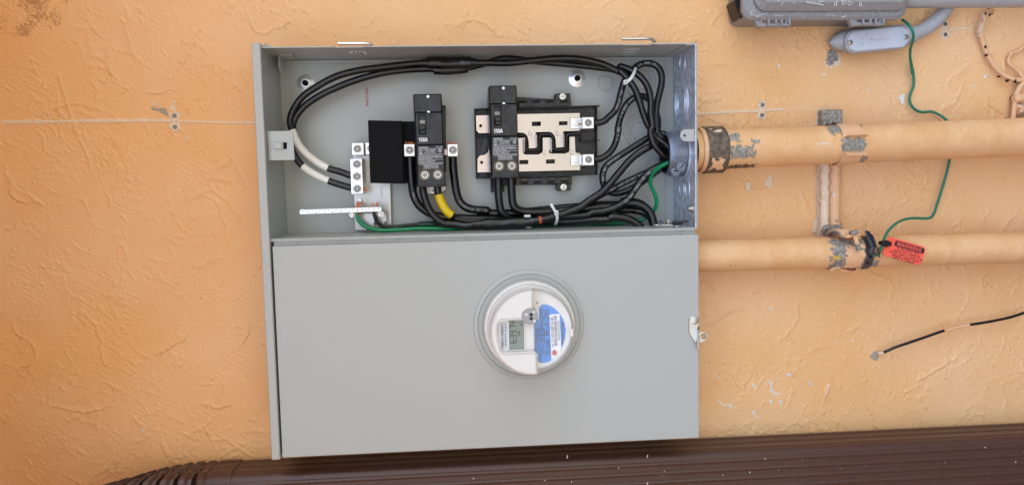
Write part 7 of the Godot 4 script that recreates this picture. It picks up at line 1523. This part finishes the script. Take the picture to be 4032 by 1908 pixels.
	# the cut black cable
	var k := [Vector3(1.1671, -0.2901, 0), Vector3(1.1712, -0.2884, 0.006), Vector3(1.1802, -0.2824, 0.012), Vector3(1.1923, -0.2762, 0.015), Vector3(1.2166, -0.2685, 0.016), Vector3(1.2389, -0.262, 0.016), Vector3(1.2695, -0.2528, 0.016), Vector3(1.2918, -0.246, 0.016), Vector3(1.3198, -0.24, 0.016), Vector3(1.3479, -0.2355, 0.016), Vector3(1.3761, -0.2322, 0.016), Vector3(1.4044, -0.2283, 0.016), Vector3(1.4298, -0.224, 0.016), Vector3(1.4524, -0.2185, 0.016), Vector3(1.4694, -0.2131, 0.016)]
	cable("black_cable", "thin black cable coming out of a drilled hole in the wall, partly overpainted", "cable", k, 0.0028, M.cable_black, "", [[Vector3(1.1671, -0.2901, 0), Vector3(1.1742, -0.2858, 0.008), M.caulk, "caulked_end", 0.0006, 0.02], [Vector3(1.296, -0.2451, 0.016), Vector3(1.3465, -0.2358, 0.016), M.peach_paint, "paint_sleeve", 0.0004, 0.02]])

func build_downspout():
	var top := -0.4485
	var t := thing("downspout", "dark brown ribbed downspout with a pleated elbow beside the panel", "downspout", Vector3(H0 - 0.02, top - 0.05, 0.04))
	# section: y runs along the wall, z away from it; ribbed like the real metal
	var pr := []
	var wv := 0.106; var dz := 0.079; var rr := 0.013; var z0 := 0.004
	var side := func(a: Vector2, b: Vector2, n: int, out: Vector2):
		for i in n * 8 + 1:
			var f := i / (n * 8.0)
			var rib := 0.0
			if n > 0: rib = 0.0022 * pow(maxf(0.0, sin(PI * f * n)), 0.7) if fposmod(f * n, 2.0) < 1.0 else 0.0
			pr.append(a.lerp(b, f) + out * rib)
	side.call(Vector2(top, z0), Vector2(top, z0 + dz - rr), 5, Vector2(1, 0))
	for i in range(1, 7): pr.append(Vector2(top - rr + cos(PI / 2 * i / 7) * rr, z0 + dz - rr + sin(PI / 2 * i / 7) * rr))
	side.call(Vector2(top - rr, z0 + dz), Vector2(top - wv + rr, z0 + dz), 9, Vector2(0, 1))
	for i in range(1, 7): pr.append(Vector2(top - wv + rr - sin(PI / 2 * i / 7) * rr, z0 + dz - rr + cos(PI / 2 * i / 7) * rr))
	side.call(Vector2(top - wv, z0 + dz - rr), Vector2(top - wv, z0), 5, Vector2(-1, 0))
	pr.append(Vector2(top, z0))
	var cen := Vector2(top - wv / 2, z0 + dz / 2)
	var loft := func(rings: Array) -> MB:
		var mb := MB.new()
		for k in rings.size() - 1:
			for i in pr.size() - 1:
				var a: Vector3 = rings[k][i]; var b: Vector3 = rings[k][i + 1]; var c: Vector3 = rings[k + 1][i + 1]; var d: Vector3 = rings[k + 1][i]
				var nn := (b - a).cross(d - a)
				if nn.length() < 1e-12: nn = (c - a).cross(d - a)
				mb.quad(a, b, c, d, nn.normalized() * (1.0 if nn.dot(a + c - rings[k][0] * 0 - Vector3(a.x + c.x, cen.x * 2, cen.y * 2)) > 0 else -1.0))
		return mb
	var ring := func(x: float, s: float, tilt: float, off: Vector3) -> Array:
		var o := []
		for p in pr:
			var q: Vector2 = (p - cen) * s + cen
			# tilt turns the section about its wall-side edge
			var zz: float = q.y - z0
			o.append(Vector3(x - sin(tilt) * zz, q.x, z0 + cos(tilt) * zz) + off)
		return o
	var xj := Vector3(-0.1073, -0.4369, 0.004).x
	var xs := Vector3(-0.1538, -0.4291, 0.03).x
	put(loft.call([ring.call(xj, 1.0, 0.0, Vector3.ZERO), ring.call(H0 - 0.05, 1.0, 0.0, Vector3.ZERO)]), "pipe", M.downspout_brown, t)
	# elbow collar, then pleats that bend it away from the wall
	var rings := [ring.call(xj + 0.004, 1.0, 0.0, Vector3.ZERO), ring.call(xj + 0.004, 1.035, 0.0, Vector3.ZERO), ring.call(xs + 0.012, 1.03, 0.0, Vector3.ZERO)]
	var el := put(loft.call(rings), "elbow_collar", M.downspout_brown, t)
	var pos := Vector3(0, 0, 0); var ang := 0.0
	pos.x = xs + 0.012
	var off := Vector3.ZERO
	for k in 8:
		var rs := []
		for s in [[0.0, 0.985], [0.006, 0.985], [0.011, 1.04], [0.021, 1.035], [0.024, 0.985]]:
			var dd: float = s[0]
			rs.append(ring.call(pos.x - cos(ang) * dd, s[1], ang, Vector3(0, 0, off.z + sin(ang) * dd)))
		put(loft.call(rs), "pleat", M.downspout_brown, el)
		pos.x -= cos(ang) * 0.021; off.z += sin(ang) * 0.021
		ang += deg_to_rad(8.2)
	var end := [ring.call(pos.x + cos(ang) * 0.004, 0.985, ang, Vector3(0, 0, off.z - sin(ang) * 0.004)), ring.call(pos.x - cos(ang) * 0.42, 0.985, ang, Vector3(0, 0, off.z + sin(ang) * 0.42))]
	put(loft.call(end), "offset_pipe", M.downspout_brown, el)
	rng.seed = 5
	var fl := MB.new()
	for i in 22:
		var x := rng.randf_range(0.0, 1.45); var y := top - rng.randf_range(0.014, 0.05)
		fl.box(Vector3(x, y, z0 + dz + 0.0024), Vector3(rng.randf_range(0.0008, 0.002), rng.randf_range(0.0008, 0.003), 0.0006), 0.0002, Basis(Vector3.BACK, rng.randf_range(-0.6, 0.6)))
	put(fl, "paint_specks", M.fleck_white, t).set_meta("kind", "stuff")
	for f in [Vector3(0.5147, -0.4418, 0.085), Vector3(0.6673, -0.4486, 0.085), Vector3(0.6669, -0.5015, 0.085)]:
		put(MB.new().box(Vector3(f.x, f.y, z0 + dz + 0.002), Vector3(0.0016, 0.006, 0.001), 0.0003, Basis(Vector3.BACK, -0.3)), "paint_drip", M.fleck_white, t)
